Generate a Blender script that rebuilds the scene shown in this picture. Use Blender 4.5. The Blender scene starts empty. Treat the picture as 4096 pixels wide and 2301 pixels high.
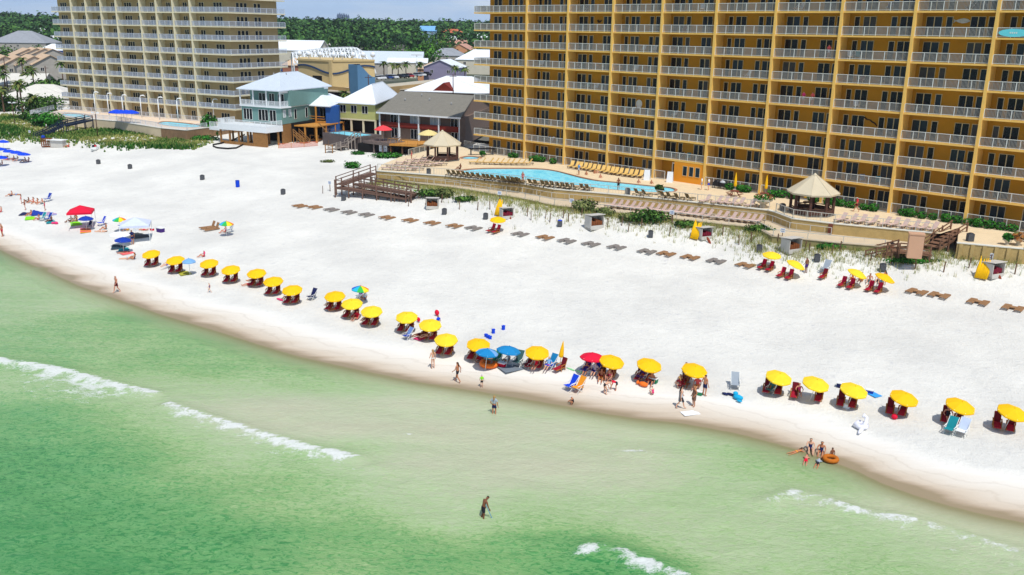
import bpy, math, random
import numpy as np
from mathutils import Vector, Matrix
random.seed(7)
S = bpy.context.scene
COL = S.collection
PI = math.pi
R = math.radians
# ---------------------------------------------------------------- camera model
F, PIT, ROLL, H = 3547.7, .2819, .0157, 27.0
def ray(sx, sy):
    u = (sx-2048)/F; v = (sy-1150.5)/F
    c, s = math.cos(ROLL), math.sin(ROLL)
    u, v = u*c+v*s, -u*s+v*c
    cp, sp = math.cos(PIT), math.sin(PIT)
    return (u, cp-v*sp, -sp-v*cp)
def at(sx, sy, z):
    """point of the plane at height z seen at that spot of the photograph"""
    d = ray(sx, sy); t = (z-H)/d[2]
    return Vector((d[0]*t, d[1]*t, z))
def atY(sx, sy, Y):
    d = ray(sx, sy); t = Y/d[1]
    return Vector((d[0]*t, Y, H+d[2]*t))
def zz(x, y, ox, oy, s=2.334): return ox+x/s, oy+y/s
cam = bpy.data.cameras.new('camera'); cam_o = bpy.data.objects.new('camera', cam); COL.objects.link(cam_o)
cam.sensor_width = 36; cam.lens = F*36/4096; cam.clip_start = .5; cam.clip_end = 12000
cam_o.matrix_world = Matrix.Translation((0, 0, H)) @ Matrix.Rotation(PI/2-PIT, 4, 'X') @ Matrix.Rotation(ROLL, 4, 'Z')
S.camera = cam_o
# ---------------------------------------------------------------- frames
P1 = (1.66, 147.95); AZ = -.765
UX, UY = math.cos(AZ), math.sin(AZ)            # along the yellow building, left to right
NX, NY = math.sin(AZ), -math.cos(AZ)           # outwards to the sea
def Wf(a, b, z): return Vector((P1[0]+a*UX+b*NX, P1[1]+a*UY+b*NY, z))
# ---------------------------------------------------------------- materials
def lin(c):
    return tuple(((x/255)/12.92 if x/255 <= .04045 else ((x/255+.055)/1.055)**2.4) for x in c)
MATS = {}
def mat(name, rgb, rough=.7, var=.12, scale=1.5, metal=0, spec=.3, bump=0, bscale=20, alpha=None, k=1.0):
    """procedural material: base colour broken up by two octaves of noise"""
    if name in MATS: return MATS[name]
    m = bpy.data.materials.new(name); m.use_nodes = True; nt = m.node_tree; N = nt.nodes; L = nt.links
    b = N['Principled BSDF']
    c = [min(1, x*k) for x in lin(rgb)]
    tc = N.new('ShaderNodeTexCoord')
    nz = N.new('ShaderNodeTexNoise'); nz.inputs['Scale'].default_value = scale; nz.inputs['Detail'].default_value = 5; nz.inputs['Roughness'].default_value = .65
    L.new(tc.outputs['Object'], nz.inputs['Vector'])
    mx = N.new('ShaderNodeMix'); mx.data_type = 'RGBA'
    mr = N.new('ShaderNodeMapRange'); mr.inputs['From Min'].default_value = .3; mr.inputs['From Max'].default_value = .7
    L.new(nz.outputs['Fac'], mr.inputs['Value']); L.new(mr.outputs['Result'], mx.inputs['Factor'])
    mx.inputs['A'].default_value = (*[x*(1-var) for x in c], 1)
    mx.inputs['B'].default_value = (*[min(1, x*(1+var)) for x in c], 1)
    L.new(mx.outputs['Result'], b.inputs['Base Color'])
    b.inputs['Roughness'].default_value = rough; b.inputs['Metallic'].default_value = metal
    b.inputs['Specular IOR Level'].default_value = spec
    if bump:
        n2 = N.new('ShaderNodeTexNoise'); n2.inputs['Scale'].default_value = bscale; n2.inputs['Detail'].default_value = 4
        L.new(tc.outputs['Object'], n2.inputs['Vector'])
        bp = N.new('ShaderNodeBump'); bp.inputs['Strength'].default_value = bump; bp.inputs['Distance'].default_value = .1
        L.new(n2.outputs['Fac'], bp.inputs['Height']); L.new(bp.outputs['Normal'], b.inputs['Normal'])
    m.diffuse_color = (*c, 1)
    MATS[name] = m
    return m
# ---------------------------------------------------------------- mesh builder
class MB:
    def __init__(s): s.v = []; s.f = []; s.m = []; s.sm = []
    def add(s, vs, fs, mi=0, smooth=False):
        o = len(s.v); s.v += [tuple(p) for p in vs]
        for f in fs: s.f.append(tuple(i+o for i in f)); s.m.append(mi); s.sm.append(smooth)
        return s
    def hexa(s, b, t, mi=0):                    # bottom quad, top quad
        return s.add(list(b)+list(t), [(3, 2, 1, 0), (4, 5, 6, 7), (0, 1, 5, 4), (1, 2, 6, 5), (2, 3, 7, 6), (3, 0, 4, 7)], mi)
    def box(s, x0, x1, y0, y1, z0, z1, T=None, mi=0):
        b = [(x0, y0, z0), (x1, y0, z0), (x1, y1, z0), (x0, y1, z0)]; t = [(x0, y0, z1), (x1, y0, z1), (x1, y1, z1), (x0, y1, z1)]
        if T: b = [T(*p) for p in b]; t = [T(*p) for p in t]
        return s.hexa(b, t, mi)
    def prism(s, poly, z0, z1, mi=0):           # poly CCW list of xy
        n = len(poly)
        v = [(p[0], p[1], z0) for p in poly]+[(p[0], p[1], z1) for p in poly]
        f = [tuple(range(n-1, -1, -1)), tuple(range(n, 2*n))]+[(i, (i+1) % n, n+(i+1) % n, n+i) for i in range(n)]
        return s.add(v, f, mi)
    def bar(s, p, q, w, h=None, up=(0, 0, 1), mi=0):
        h = h or w; p = Vector(p); q = Vector(q); d = (q-p)
        if d.length < 1e-6: return s
        d.normalize(); up = Vector(up)
        if abs(d.dot(up)) > .98: up = Vector((1, 0, 0))
        x = d.cross(up).normalized()*w/2; y = x.cross(d).normalized()*h/2
        return s.hexa([p-x-y, p+x-y, q+x-y, q-x-y], [p-x+y, p+x+y, q+x+y, q-x+y], mi)
    def tube(s, pts, rs, n=8, mi=0, smooth=True, cap=True):
        pts = [Vector(p) for p in pts]
        if not hasattr(rs, '__len__'): rs = [rs]*len(pts)
        vs = []; fs = []
        for i, p in enumerate(pts):
            d = (pts[min(i+1, len(pts)-1)]-pts[max(i-1, 0)]).normalized()
            up = Vector((0, 0, 1)) if abs(d.z) < .95 else Vector((1, 0, 0))
            x = d.cross(up).normalized(); y = x.cross(d)
            for k in range(n):
                a = 2*PI*k/n; vs.append(p+(x*math.cos(a)+y*math.sin(a))*rs[i])
        for i in range(len(pts)-1):
            for k in range(n): fs.append((i*n+k, i*n+(k+1) % n, (i+1)*n+(k+1) % n, (i+1)*n+k))
        if cap: fs += [tuple(range(n-1, -1, -1)), tuple(range((len(pts)-1)*n, len(pts)*n))]
        return s.add(vs, fs, mi, smooth)
    def lathe(s, c, prof, n=12, mi=0, smooth=True, T=None):   # prof list of (r,z)
        vs = []; fs = []
        for r, z in prof:
            for k in range(n):
                a = 2*PI*k/n; p = (c[0]+r*math.cos(a), c[1]+r*math.sin(a), c[2]+z); vs.append(T(p) if T else p)
        for i in range(len(prof)-1):
            for k in range(n): fs.append((i*n+k, i*n+(k+1) % n, (i+1)*n+(k+1) % n, (i+1)*n+k))
        fs += [tuple(range(n-1, -1, -1)), tuple(range((len(prof)-1)*n, len(prof)*n))]
        return s.add(vs, fs, mi, smooth)
    def ball(s, c, r, n=8, mi=0, sq=(1, 1, 1)):
        vs = []; fs = []; m = max(4, n//2+1)
        for i in range(m+1):
            t = PI*i/m
            for k in range(n):
                a = 2*PI*k/n; vs.append((c[0]+r*sq[0]*math.sin(t)*math.cos(a), c[1]+r*sq[1]*math.sin(t)*math.sin(a), c[2]-r*sq[2]*math.cos(t)))
        for i in range(m):
            for k in range(n): fs.append((i*n+k, i*n+(k+1) % n, (i+1)*n+(k+1) % n, (i+1)*n+k))
        return s.add(vs, fs, mi, True)
    def quad(s, a, b, c, d, mi=0): return s.add([a, b, c, d], [(0, 1, 2, 3)], mi)
    def build(s, name, mats, parent=None, loc=None):
        me = bpy.data.meshes.new(name); me.from_pydata(s.v, [], s.f)
        if not isinstance(mats, (list, tuple)): mats = [mats]
        for m in mats: me.materials.append(m)
        if len(mats) > 1: me.polygons.foreach_set('material_index', s.m)
        me.polygons.foreach_set('use_smooth', s.sm)
        me.update()
        o = bpy.data.objects.new(name, me); COL.objects.link(o)
        if parent: o.parent = parent
        if loc is not None: o.location = loc
        return o
def tag(o, label=None, cat=None, group=None, kind=None):
    if label: o['label'] = label
    if cat: o['category'] = cat
    if group: o['group'] = group
    if kind: o['kind'] = kind
    return o
def empty(name, loc, rz=0, label=None, cat=None, group=None):
    o = bpy.data.objects.new(name, None); COL.objects.link(o); o.empty_display_size = .2
    o.location = loc; o.rotation_euler = (0, 0, rz)
    return tag(o, label, cat, group)
def kids(o): return [c for c in o.children]
def copy_tree(o, parent=None):
    c = o.copy(); COL.objects.link(c)
    if parent: c.parent = parent
    for ch in kids(o): copy_tree(ch, c)
    return c
def recolor(o, slot, m):
    """give one object its own material while it shares its mesh"""
    if len(o.material_slots) > slot:
        o.material_slots[slot].link = 'OBJECT'; o.material_slots[slot].material = m
def frame(o, az):
    c, s = math.cos(az), math.sin(az)
    return lambda x, y, z: Vector((o[0]+x*c-y*s, o[1]+x*s+y*c, (o[2] if len(o) > 2 else 0)+z))
# ================================================================ SETTING
DK = 1.59
SHORE_D = [(0, 628), (60, 658), (130, 688), (200, 720), (260, 741), (330, 765), (400, 790), (480, 814), (560, 838), (650, 867), (750, 898), (850, 921), (950, 943), (1050, 962), (1150, 977), (1230, 990), (1330, 1007), (1430, 1024), (1520, 1041), (1620, 1056), (1700, 1063), (1770, 1075), (1850, 1090), (1940, 1113), (2010, 1133), (2080, 1157), (2150, 1183), (2220, 1217), (2300, 1247), (2380, 1272), (2470, 1295), (2576, 1316)]
SH = [at(x*DK, y*DK, 0) for x, y in SHORE_D]
SH = [(SH[0].x-900, SH[0].y+620), (SH[0].x-60, SH[0].y+46)]+[(p.x, p.y) for p in SH]+[(SH[-1].x+70, SH[-1].y-58), (SH[-1].x+900, SH[-1].y-800)]
SHA = np.array(SH)
def shore_d(x, y):
    """signed distance from the waterline, inland positive (numpy arrays)"""
    x = np.asarray(x, float); y = np.asarray(y, float)
    best = np.full(x.shape, 1e12); sg = np.zeros(x.shape)
    for i in range(len(SHA)-1):
        ax, ay = SHA[i]; bx, by = SHA[i+1]; dx, dy = bx-ax, by-ay; l2 = dx*dx+dy*dy
        t = np.clip(((x-ax)*dx+(y-ay)*dy)/l2, 0, 1)
        ex = x-ax-t*dx; ey = y-ay-t*dy; q = ex*ex+ey*ey
        m = q < best; best = np.where(m, q, best)
        sg = np.where(m, np.sign(dx*(y-ay)-dy*(x-ax)), sg)
    return np.sqrt(best)*np.where(sg == 0, 1, sg)
PROF_D = [-400, -60, -25, -8, 0, 3, 7, 15, 25, 36, 42, 46, 55, 62, 70, 400]
PROF_Z = [-7, -3.2, -1.5, -.45, 0, .25, .75, 1.35, 1.95, 2.85, 3.65, 4.2, 4.25, 4.3, 4.6, 5.0]
def vnoise(x, y, s, seed=0):
    x = np.asarray(x, float); y = np.asarray(y, float)
    return (np.sin(x*s+seed+1.7*np.sin(y*s*.7+seed*2))+np.sin(y*s*1.3+seed*3+1.3*np.sin(x*s*.9+seed)))*.5
def _z2(x, y, z): return tuple(at(*zz(x, y, 2000, 500), z)[:2])
def _z3(x, y, z): return tuple(at(*zz(x, y, 2996, 500), z)[:2])
DUNE = [tuple(at(*zz(1400, 545, 1000, 500), 5.3)[:2]), _z2(0, 690, 5.3), _z2(500, 752, 5.3), _z2(1000, 808, 5.3), _z2(1640, 880, 5.3), _z2(2380, 962, 5.3), _z3(215, 1042, 5.3), _z3(870, 1108, 5.3), _z3(1260, 1140, 5.3), _z3(1700, 1250, 4.6), _z3(2250, 1290, 4.8), _z3(2800, 1340, 4.8)]
def dune_bump(x, y):
    best = np.full(np.shape(x), 1e9)
    for (ax, ay), (bx, by) in zip(DUNE, DUNE[1:]):
        dx, dy = bx-ax, by-ay; t = np.clip(((x-ax)*dx+(y-ay)*dy)/(dx*dx+dy*dy), 0, 1)
        best = np.minimum(best, (x-ax-t*dx)**2+(y-ay-t*dy)**2)
    return .95*np.exp(-best/22)
def sand_z(x, y):
    d = shore_d(x, y)
    z = np.interp(d, PROF_D, PROF_Z)
    k = np.clip((d-4)/8, 0, 1)*np.clip((60-d)/10, 0, 1)
    z = np.minimum(z+dune_bump(np.asarray(x, float), np.asarray(y, float)), np.maximum(z, 5.0))
    z = z+k*(vnoise(x, y, .35, 1)*.06+vnoise(x, y, .9, 2)*.035)
    return z
def gz(x, y): return float(sand_z(np.array([x]), np.array([y]))[0])
def land_z(y): return 5.25+max(0, min(y, 1250)-350)*.02
def atg(sx, sy, dz=0):
    """point on the sand (plus dz) seen at that spot of the photograph"""
    z = 2.0
    for _ in range(12):
        p = at(sx, sy, z+dz); z += (gz(p.x, p.y)-z)*.8
    return Vector((p.x, p.y, z))
def atl(sx, sy, dz=0):
    """point on the inland ground"""
    z = 5.3
    for _ in range(30):
        p = at(sx, sy, min(z+dz, 26.5))
        if p.y < 0 or p.y > 3000: p.y = 1250
        z += (land_z(p.y)-z)*.4
    return Vector((p.x, p.y, z))
def axis(lo, hi, step, far_lo, far_hi):
    a = [lo]
    while a[-1] < hi: a.append(a[-1]+step)
    st = step; b = []
    p = a[-1]
    while p < far_hi: st *= 1.35; p += st; b.append(p)
    st = step; c = []; p = lo
    while p > far_lo: st *= 1.35; p -= st; c.append(p)
    return np.array(c[::-1]+a+b)
def grid_mesh(name, xs, ys, zf, keep, mats, attrs=None):
    X, Y = np.meshgrid(xs, ys); X = X.ravel(); Y = Y.ravel()
    Z = zf(X, Y); K = keep(X, Y)
    nx = len(xs); ny = len(ys)
    i, j = np.meshgrid(np.arange(nx-1), np.arange(ny-1)); q = (j*nx+i).ravel()
    F4 = np.stack([q, q+1, q+nx+1, q+nx], 1)
    F4 = F4[K[F4].any(1)]
    used = np.unique(F4); mp = np.full(len(X), -1); mp[used] = np.arange(len(used)); F4 = mp[F4]
    V = np.stack([X, Y, Z], 1)[used]
    me = bpy.data.meshes.new(name)
    me.vertices.add(len(V)); me.vertices.foreach_set('co', V.ravel())
    me.loops.add(F4.size); me.loops.foreach_set('vertex_index', F4.ravel())
    me.polygons.add(len(F4)); me.polygons.foreach_set('loop_start', np.arange(len(F4))*4); me.polygons.foreach_set('loop_total', np.full(len(F4), 4))
    me.polygons.foreach_set('use_smooth', np.ones(len(F4), bool))
    for k, fn in (attrs or {}).items():
        a = me.attributes.new(k, 'FLOAT', 'POINT'); a.data.foreach_set('value', fn(V[:, 0], V[:, 1]).astype(np.float32))
    me.update(); me.validate()
    for m in mats: me.materials.append(m)
    o = bpy.data.objects.new(name, me); COL.objects.link(o)
    return o
def nodes(m):
    m.use_nodes = True; return m.node_tree.nodes, m.node_tree.links
def ramp(N, stops):
    r = N.new('ShaderNodeValToRGB'); e = r.color_ramp.elements
    while len(e) > 1: e.remove(e[-1])
    e[0].position, e[0].color = stops[0][0], (*stops[0][1], 1)
    for p, c in stops[1:]:
        q = e.new(p); q.color = (*c, 1)
    return r
def noise(N, L, vec, scale, detail=5, rough=.6, dist=0):
    n = N.new('ShaderNodeTexNoise'); n.inputs['Scale'].default_value = scale; n.inputs['Detail'].default_value = detail
    n.inputs['Roughness'].default_value = rough; n.inputs['Distortion'].default_value = dist
    L.new(vec, n.inputs['Vector']); return n
def mth(N, L, op, a, b=None, clamp=False):
    n = N.new('ShaderNodeMath'); n.operation = op; n.use_clamp = clamp
    for i, x in enumerate((a, b)):
        if x is None: continue
        if isinstance(x, (int, float)): n.inputs[i].default_value = x
        else: L.new(x, n.inputs[i])
    return n.outputs[0]
def mixc(N, L, f, a, b):
    n = N.new('ShaderNodeMix'); n.data_type = 'RGBA'
    for k, x in (('Factor', f), ('A', a), ('B', b)):
        if isinstance(x, (int, float)): n.inputs[k].default_value = x
        elif isinstance(x, tuple): n.inputs[k].default_value = (*x, 1)
        else: L.new(x, n.inputs[k])
    return n.outputs['Result']
def maprange(N, L, v, a, b, c=0, d=1):
    n = N.new('ShaderNodeMapRange'); n.inputs['From Min'].default_value = a; n.inputs['From Max'].default_value = b
    n.inputs['To Min'].default_value = c; n.inputs['To Max'].default_value = d; L.new(v, n.inputs['Value']); return n.outputs[0]
def mapping(N, L, rot, scale, src):
    n = N.new('ShaderNodeMapping'); n.inputs['Rotation'].default_value = (0, 0, rot); n.inputs['Scale'].default_value = scale
    L.new(src, n.inputs['Vector']); return n.outputs[0]
# ---- sand
ms = bpy.data.materials.new('white_sand'); N, L = nodes(ms); b = N['Principled BSDF']
tc = N.new('ShaderNodeTexCoord').outputs['Object']
at_d = N.new('ShaderNodeAttribute'); at_d.attribute_name = 'shore'
D = at_d.outputs['Fac']
st = mapping(N, L, -AZ-.1, (.06, .5, 1), tc)
n1 = noise(N, L, tc, .12, 6, .62); n2 = noise(N, L, tc, 1.6, 8, .78); n3 = noise(N, L, st, .6, 5, .6); n4 = noise(N, L, tc, .9, 6, .7, .6)
dry = mixc(N, L, maprange(N, L, n1.outputs['Fac'], .36, .66), (.715, .702, .655), (.85, .833, .77))
# footprints: the shade in trodden dimples put into the dry colour, darker and cooler
tr = mth(N, L, 'MULTIPLY', maprange(N, L, n2.outputs['Fac'], .54, .64), maprange(N, L, n4.outputs['Fac'], .45, .58))
dry = mixc(N, L, mth(N, L, 'MULTIPLY', tr, .75), dry, (.60, .60, .60))
# wet band
dn = mth(N, L, 'ADD', D, maprange(N, L, n3.outputs['Fac'], .25, .75, -.9, .9))
wet = maprange(N, L, dn, .5, 6.0, 1, 0)
damp = ramp(N, [(0, (.845, .825, .765)), (.3, (.80, .765, .70)), (.62, (.715, .65, .555)), (.86, (.60, .50, .385)), (.95, (.44, .345, .245)), (1, (.33, .26, .165))]); L.new(wet, damp.inputs[0])
for c_, w_ in ((1.15, .10), (2.1, .12), (3.3, .16)):      # thin wash lines left by earlier waves
    ln = maprange(N, L, mth(N, L, 'ABSOLUTE', mth(N, L, 'SUBTRACT', mth(N, L, 'ADD', dn, maprange(N, L, n1.outputs['Fac'], .3, .7, -.8, .8)), c_)), 0, w_, .2, 0)
    damp_c = mixc(N, L, ln, damp.outputs[0] if c_ == 1.15 else damp_c, (.40, .33, .25))
isw = maprange(N, L, wet, .05, .3)
colr = mixc(N, L, isw, dry, damp_c)
colr = mixc(N, L, maprange(N, L, D, -.25, -2.0), colr, (.70, .67, .53))
L.new(colr, b.inputs['Base Color'])
b.inputs['Specular IOR Level'].default_value = .25
L.new(maprange(N, L, wet, .55, 1, .95, .45), b.inputs['Roughness'])
bp = N.new('ShaderNodeBump'); bp.inputs['Strength'].default_value = .8; bp.inputs['Distance'].default_value = .2
hgt = mth(N, L, 'MULTIPLY', mth(N, L, 'ADD', n2.outputs['Fac'], n4.outputs['Fac']), maprange(N, L, wet, 0, .4, 1, .05))
L.new(hgt, bp.inputs['Height']); L.new(bp.outputs['Normal'], b.inputs['Normal'])
xs = axis(-125, 85, .6, -1500, 1200); ys = axis(28, 212, .6, -200, 420)
def land_keep(x, y): return y < 268-.35*(x+60)*0
sand = grid_mesh('sand', xs, ys, sand_z, lambda x, y: (shore_d(x, y) > -420) & (y < 330), [ms], {'shore': shore_d})
tag(sand, kind='structure')
# ---- water
TINT = [(20, 640, .8), (80, 655, .65), (150, 700, .4), (60, 700, .38), (150, 735, .34), (30, 760, .5), (200, 770, .34), (250, 800, .62), (100, 835, .58), (350, 830, .66), (450, 850, .58), (500, 880, .68), (600, 900, .66), (750, 930, .62), (650, 950, .6), (850, 950, .5), (950, 975, .3), (300, 900, .5), (100, 880, .58), (30, 890, .55), (500, 940, .5), (420, 985, .25), (600, 1000, .12), (800, 1020, .06), (1000, 1030, .05), (700, 1060, .12), (1100, 1050, .1), (1150, 1000, .25), (1250, 1020, .2), (1400, 1080, .14), (1300, 1150, .08), (1100, 1150, .12), (900, 1180, .3), (600, 1130, .3), (450, 1090, .34), (300, 1050, .4), (150, 1000, .45), (50, 960, .52), (30, 1040, .72), (100, 1080, .88), (250, 1110, .86), (330, 1150, .86), (450, 1170, .6), (60, 1200, .92), (300, 1300, .9), (100, 1400, .98), (500, 1250, .75), (600, 1180, .5), (700, 1230, .6), (800, 1250, .6), (600, 1400, .86), (900, 1350, .66), (1000, 1270, .36), (1100, 1250, .25), (1200, 1300, .3), (1050, 1400, .7), (1300, 1350, .68), (1250, 1430, .62), (1450, 1370, .78), (1500, 1420, .92), (1600, 1400, .88), (1400, 1280, .28), (1600, 1300, .28), (1700, 1330, .36), (1600, 1200, .18), (1500, 1100, .2), (1700, 1130, .25), (1800, 1100, .36), (1900, 1130, .58), (2000, 1150, .62), (2100, 1190, .62), (1850, 1200, .36), (1950, 1200, .42), (2050, 1230, .1), (2200, 1240, .06), (2350, 1280, .06), (2450, 1310, .1), (2560, 1330, .12), (1950, 1260, .34), (2100, 1300, .36), (2250, 1335, .3), (2400, 1365, .34), (2000, 1350, .3), (1900, 1400, .36), (2200, 1420, .46), (2500, 1420, .36), (2540, 1350, .2), (1800, 1280, .34), (2210, 1207, .5), (2140, 1182, .58), (2300, 1252, .35)]
TP = np.array([(*at(x*DK, y*DK, 0)[:2], g) for x, y, g in TINT])
def tint(x, y):
    x = np.asarray(x, float); y = np.asarray(y, float)
    r = np.hypot(x, y)*.030+.5
    num = np.zeros(x.shape); den = np.zeros(x.shape)
    for px, py, g in TP:
        q = ((x-px)**2+(y-py)**2)/(r*r)
        w = np.exp(-q/2)+1e-4/(1+q*q*.05); num += w*g; den += w
    g = num/den
    far = np.clip((40-y)/40, 0, 1)                # open water behind the camera is deep
    d = shore_d(x, y)
    return np.clip(g*(1-far)+.95*far, 0, 1)
# foam: (polyline in photo px, front width m, back width m, strength); the back side trails seawards
FOAM = [([(640, 884), (760, 914), (880, 940), (960, 955)], .1, .22, .5, [.6, 1, 1, .5]), ([(1180, 998), (1300, 1018), (1420, 1040), (1500, 1058)], .1, .22, .5, [.6, 1, 1, .5]), ([(1600, 1078), (1750, 1096), (1850, 1114)], .1, .22, .5, [.6, 1, .6]), ([(2220, 1246), (2350, 1288), (2480, 1322)], .1, .25, .55, [.6, 1, .8]), ([(1300, 1150), (1420, 1170), (1560, 1172)], .1, .22, .45, [.6, 1, .6]), ([(-60, 898), (5, 910), (90, 921), (180, 937), (290, 968), (340, 980), (392, 993)], .25, 4.2, 1.0, [1, .8, .9, 1.6, 1.6, .8, .25]),
        ([(425, 1020), (470, 1034), (560, 1062), (640, 1086), (720, 1110), (790, 1131), (840, 1140), (880, 1150), (900, 1157)], .25, 2.0, 1.0, [.6, .9, 1.1, .9, 1.4, 1.5, 1.3, .8, .2]),
        ([(980, 1093), (1060, 1096), (1120, 1098)], .15, .35, .75, [1, 1, 1]), ([(1560, 1133), (1610, 1138), (1660, 1143), (1700, 1153)], .15, .45, .8, [.8, 1, 1, .5]),
        ([(1930, 1262), (1990, 1242), (2060, 1255), (2130, 1278), (2210, 1300), (2290, 1308), (2380, 1335), (2460, 1360), (2530, 1382), (2620, 1405)], .22, 1.5, .76, [.9, 1.1, .9, 1, 1, 1.3, 1.2, 1.1, 1.4, 1.3]),
        ([(1465, 1384), (1500, 1383), (1560, 1392), (1620, 1413), (1690, 1440), (1740, 1462)], .15, 1.7, .78, [.8, 1.2, 1.6, 1.5, 1.2, 1]),
        ([(90, 677), (108, 679)], .3, .4, 1, [1, 1]), ([(420, 1002), (470, 999), (520, 1008)], .1, .25, .5, [1, 1, 1]), ([(905, 1178), (945, 1182)], .15, .3, .7, [1, 1]),
        ([(1005, 968), (1060, 980), (1110, 988)], .1, .2, .35, [1, 1, 1]), ([(2010, 1270), (2050, 1272)], .15, .3, .8, [1, 1]), ([(2390, 1383), (2420, 1392)], .2, .5, .6, [1, 1])]
FL = []
for pl, w0, w1, st_, ws in FOAM: FL.append((np.array([at(x*DK, y*DK, 0)[:2] for x, y in pl]), w0, w1, st_, ws))
def foam(x, y, ridge=False):
    x = np.asarray(x, float); y = np.asarray(y, float); out = np.zeros(x.shape)
    for P, w0, w1, st_, ws in FL:
        for i in range(len(P)-1):
            ax, ay = P[i]; dx, dy = P[i+1]-P[i]; l = math.hypot(dx, dy)
            t = ((x-ax)*dx+(y-ay)*dy)/(l*l); c = ((x-ax)*dy-(y-ay)*dx)/l      # c > 0: seaward side
            tc_ = np.clip(t, 0, 1); e = np.abs(t-tc_)*l
            wb = w1*(ws[i]*(1-tc_)+ws[i+1]*tc_)
            if ridge: v = np.exp(-((c-.1)/(.7))**2)*np.exp(-(e/.5)**2)*min(1, w1)*.5
            else: v = (np.where(c < 0, np.clip(1+c/w0, 0, 1), np.clip(1-c/np.maximum(wb, .05), 0, 1)**.9)*.92+.35*np.exp(-((c-.2)/.3)**2)*min(1, w1))*np.exp(-(e/.5)**2)*st_
            out = np.maximum(out, v)
    return out
def water_z(x, y):
    d = shore_d(x, y)
    dist = np.hypot(x, y); k = np.clip((-d)/12, 0, 1)*np.clip(2-dist/120, 0, 1)
    ca, sa = math.cos(AZ), math.sin(AZ)
    b = x*sa-y*ca; a = x*ca+y*sa
    s = np.sin(b*.55+.5*np.sin(a*.18)+1)*.06+np.sin(b*.9+.5*np.sin(a*.25)+1)*.035+np.sin(b*2.1+a*.5+.8*np.sin(a*.6))*.02+vnoise(x, y, 2.4, 4)*.018
    return .004+k*s+foam(x, y, True)*.55
mw = bpy.data.materials.new('sea_water'); N, L = nodes(mw); b = N['Principled BSDF']; out = N['Material Output']
tc = N.new('ShaderNodeTexCoord').outputs['Object']
at_t = N.new('ShaderNodeAttribute'); at_t.attribute_name = 'depth_tint'; T_ = at_t.outputs['Fac']
at_f = N.new('ShaderNodeAttribute'); at_f.attribute_name = 'foam'; F_ = at_f.outputs['Fac']
at_s = N.new('ShaderNodeAttribute'); at_s.attribute_name = 'shore'; D_ = at_s.outputs['Fac']
rip = mapping(N, L, -AZ+.15, (.75, 1.6, 1), tc)
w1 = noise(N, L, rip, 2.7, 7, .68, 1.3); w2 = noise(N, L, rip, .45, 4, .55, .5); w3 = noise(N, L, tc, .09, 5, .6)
band = noise(N, L, mapping(N, L, -AZ, (.05, .32, 1), tc), .8, 5, .6)
tt = mth(N, L, 'ADD', T_, maprange(N, L, w3.outputs['Fac'], .25, .75, -.10, .10))
tt = mth(N, L, 'ADD', tt, maprange(N, L, band.outputs['Fac'], .25, .75, -.12, .12))
rp = maprange(N, L, w1.outputs['Fac'], .3, .7, -1, 1)
tt = mth(N, L, 'ADD', tt, mth(N, L, 'MULTIPLY', rp, maprange(N, L, T_, 0, .9, .05, .30)), True)
cr = ramp(N, [(0, lin((218, 217, 190))), (.12, lin((210, 217, 184))), (.32, lin((184, 207, 158))), (.50, lin((156, 190, 128))), (.62, lin((130, 178, 112))), (.80, lin((102, 166, 98))), (1, lin((62, 142, 76)))])
# caustic light painted into the deeper water's colour as a bright net
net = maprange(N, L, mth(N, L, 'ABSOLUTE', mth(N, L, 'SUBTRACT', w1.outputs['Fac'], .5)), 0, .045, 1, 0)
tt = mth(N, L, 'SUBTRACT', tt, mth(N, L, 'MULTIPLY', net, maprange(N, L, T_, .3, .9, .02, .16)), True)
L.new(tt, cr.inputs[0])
# foam broken into lacy patches
fv = mapping(N, L, -AZ, (.8, 1.2, 1), tc)
f1 = noise(N, L, fv, 3.4, 8, .78, 2.2); f2 = noise(N, L, fv, .9, 4, .6, .6)
fm = mth(N, L, 'ADD', mth(N, L, 'MULTIPLY', F_, 1.15), maprange(N, L, mth(N, L, 'ADD', f1.outputs['Fac'], mth(N, L, 'MULTIPLY', f2.outputs['Fac'], 1.1)), .75, 1.35, -1.1, .3))
fm = maprange(N, L, fm, .30, .75, 0, .92)
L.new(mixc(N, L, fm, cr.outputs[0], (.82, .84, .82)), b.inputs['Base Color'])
L.new(maprange(N, L, fm, 0, 1, .12, .8), b.inputs['Roughness'])
b.inputs['IOR'].default_value = 1.333; b.inputs['Specular IOR Level'].default_value = .5
bp = N.new('ShaderNodeBump'); bp.inputs['Strength'].default_value = .7; bp.inputs['Distance'].default_value = .2
L.new(mth(N, L, 'ADD', w1.outputs['Fac'], mth(N, L, 'MULTIPLY', w2.outputs['Fac'], 1.6)), bp.inputs['Height']); L.new(bp.outputs['Normal'], b.inputs['Normal'])
tr = N.new('ShaderNodeBsdfTransparent'); tr.inputs['Color'].default_value = (.90, .95, .86, 1)
mx = N.new('ShaderNodeMixShader')
# thin water near the edge and over the bars lets the sand show
al = mth(N, L, 'MAXIMUM', fm, mth(N, L, 'MULTIPLY', maprange(N, L, D_, .1, -3.2, 0, 1), maprange(N, L, tt, 0, .45, .62, .93)))
L.new(al, mx.inputs[0]); L.new(tr.outputs[0], mx.inputs[1]); L.new(b.outputs[0], mx.inputs[2]); L.new(mx.outputs[0], out.inputs['Surface'])
wxs = axis(-118, 50, .42, -2500, 2500); wys = axis(28, 124, .42, -4000, 1500)
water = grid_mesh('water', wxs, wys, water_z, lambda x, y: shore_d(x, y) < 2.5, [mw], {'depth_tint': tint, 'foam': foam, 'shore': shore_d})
tag(water, kind='structure')
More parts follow.
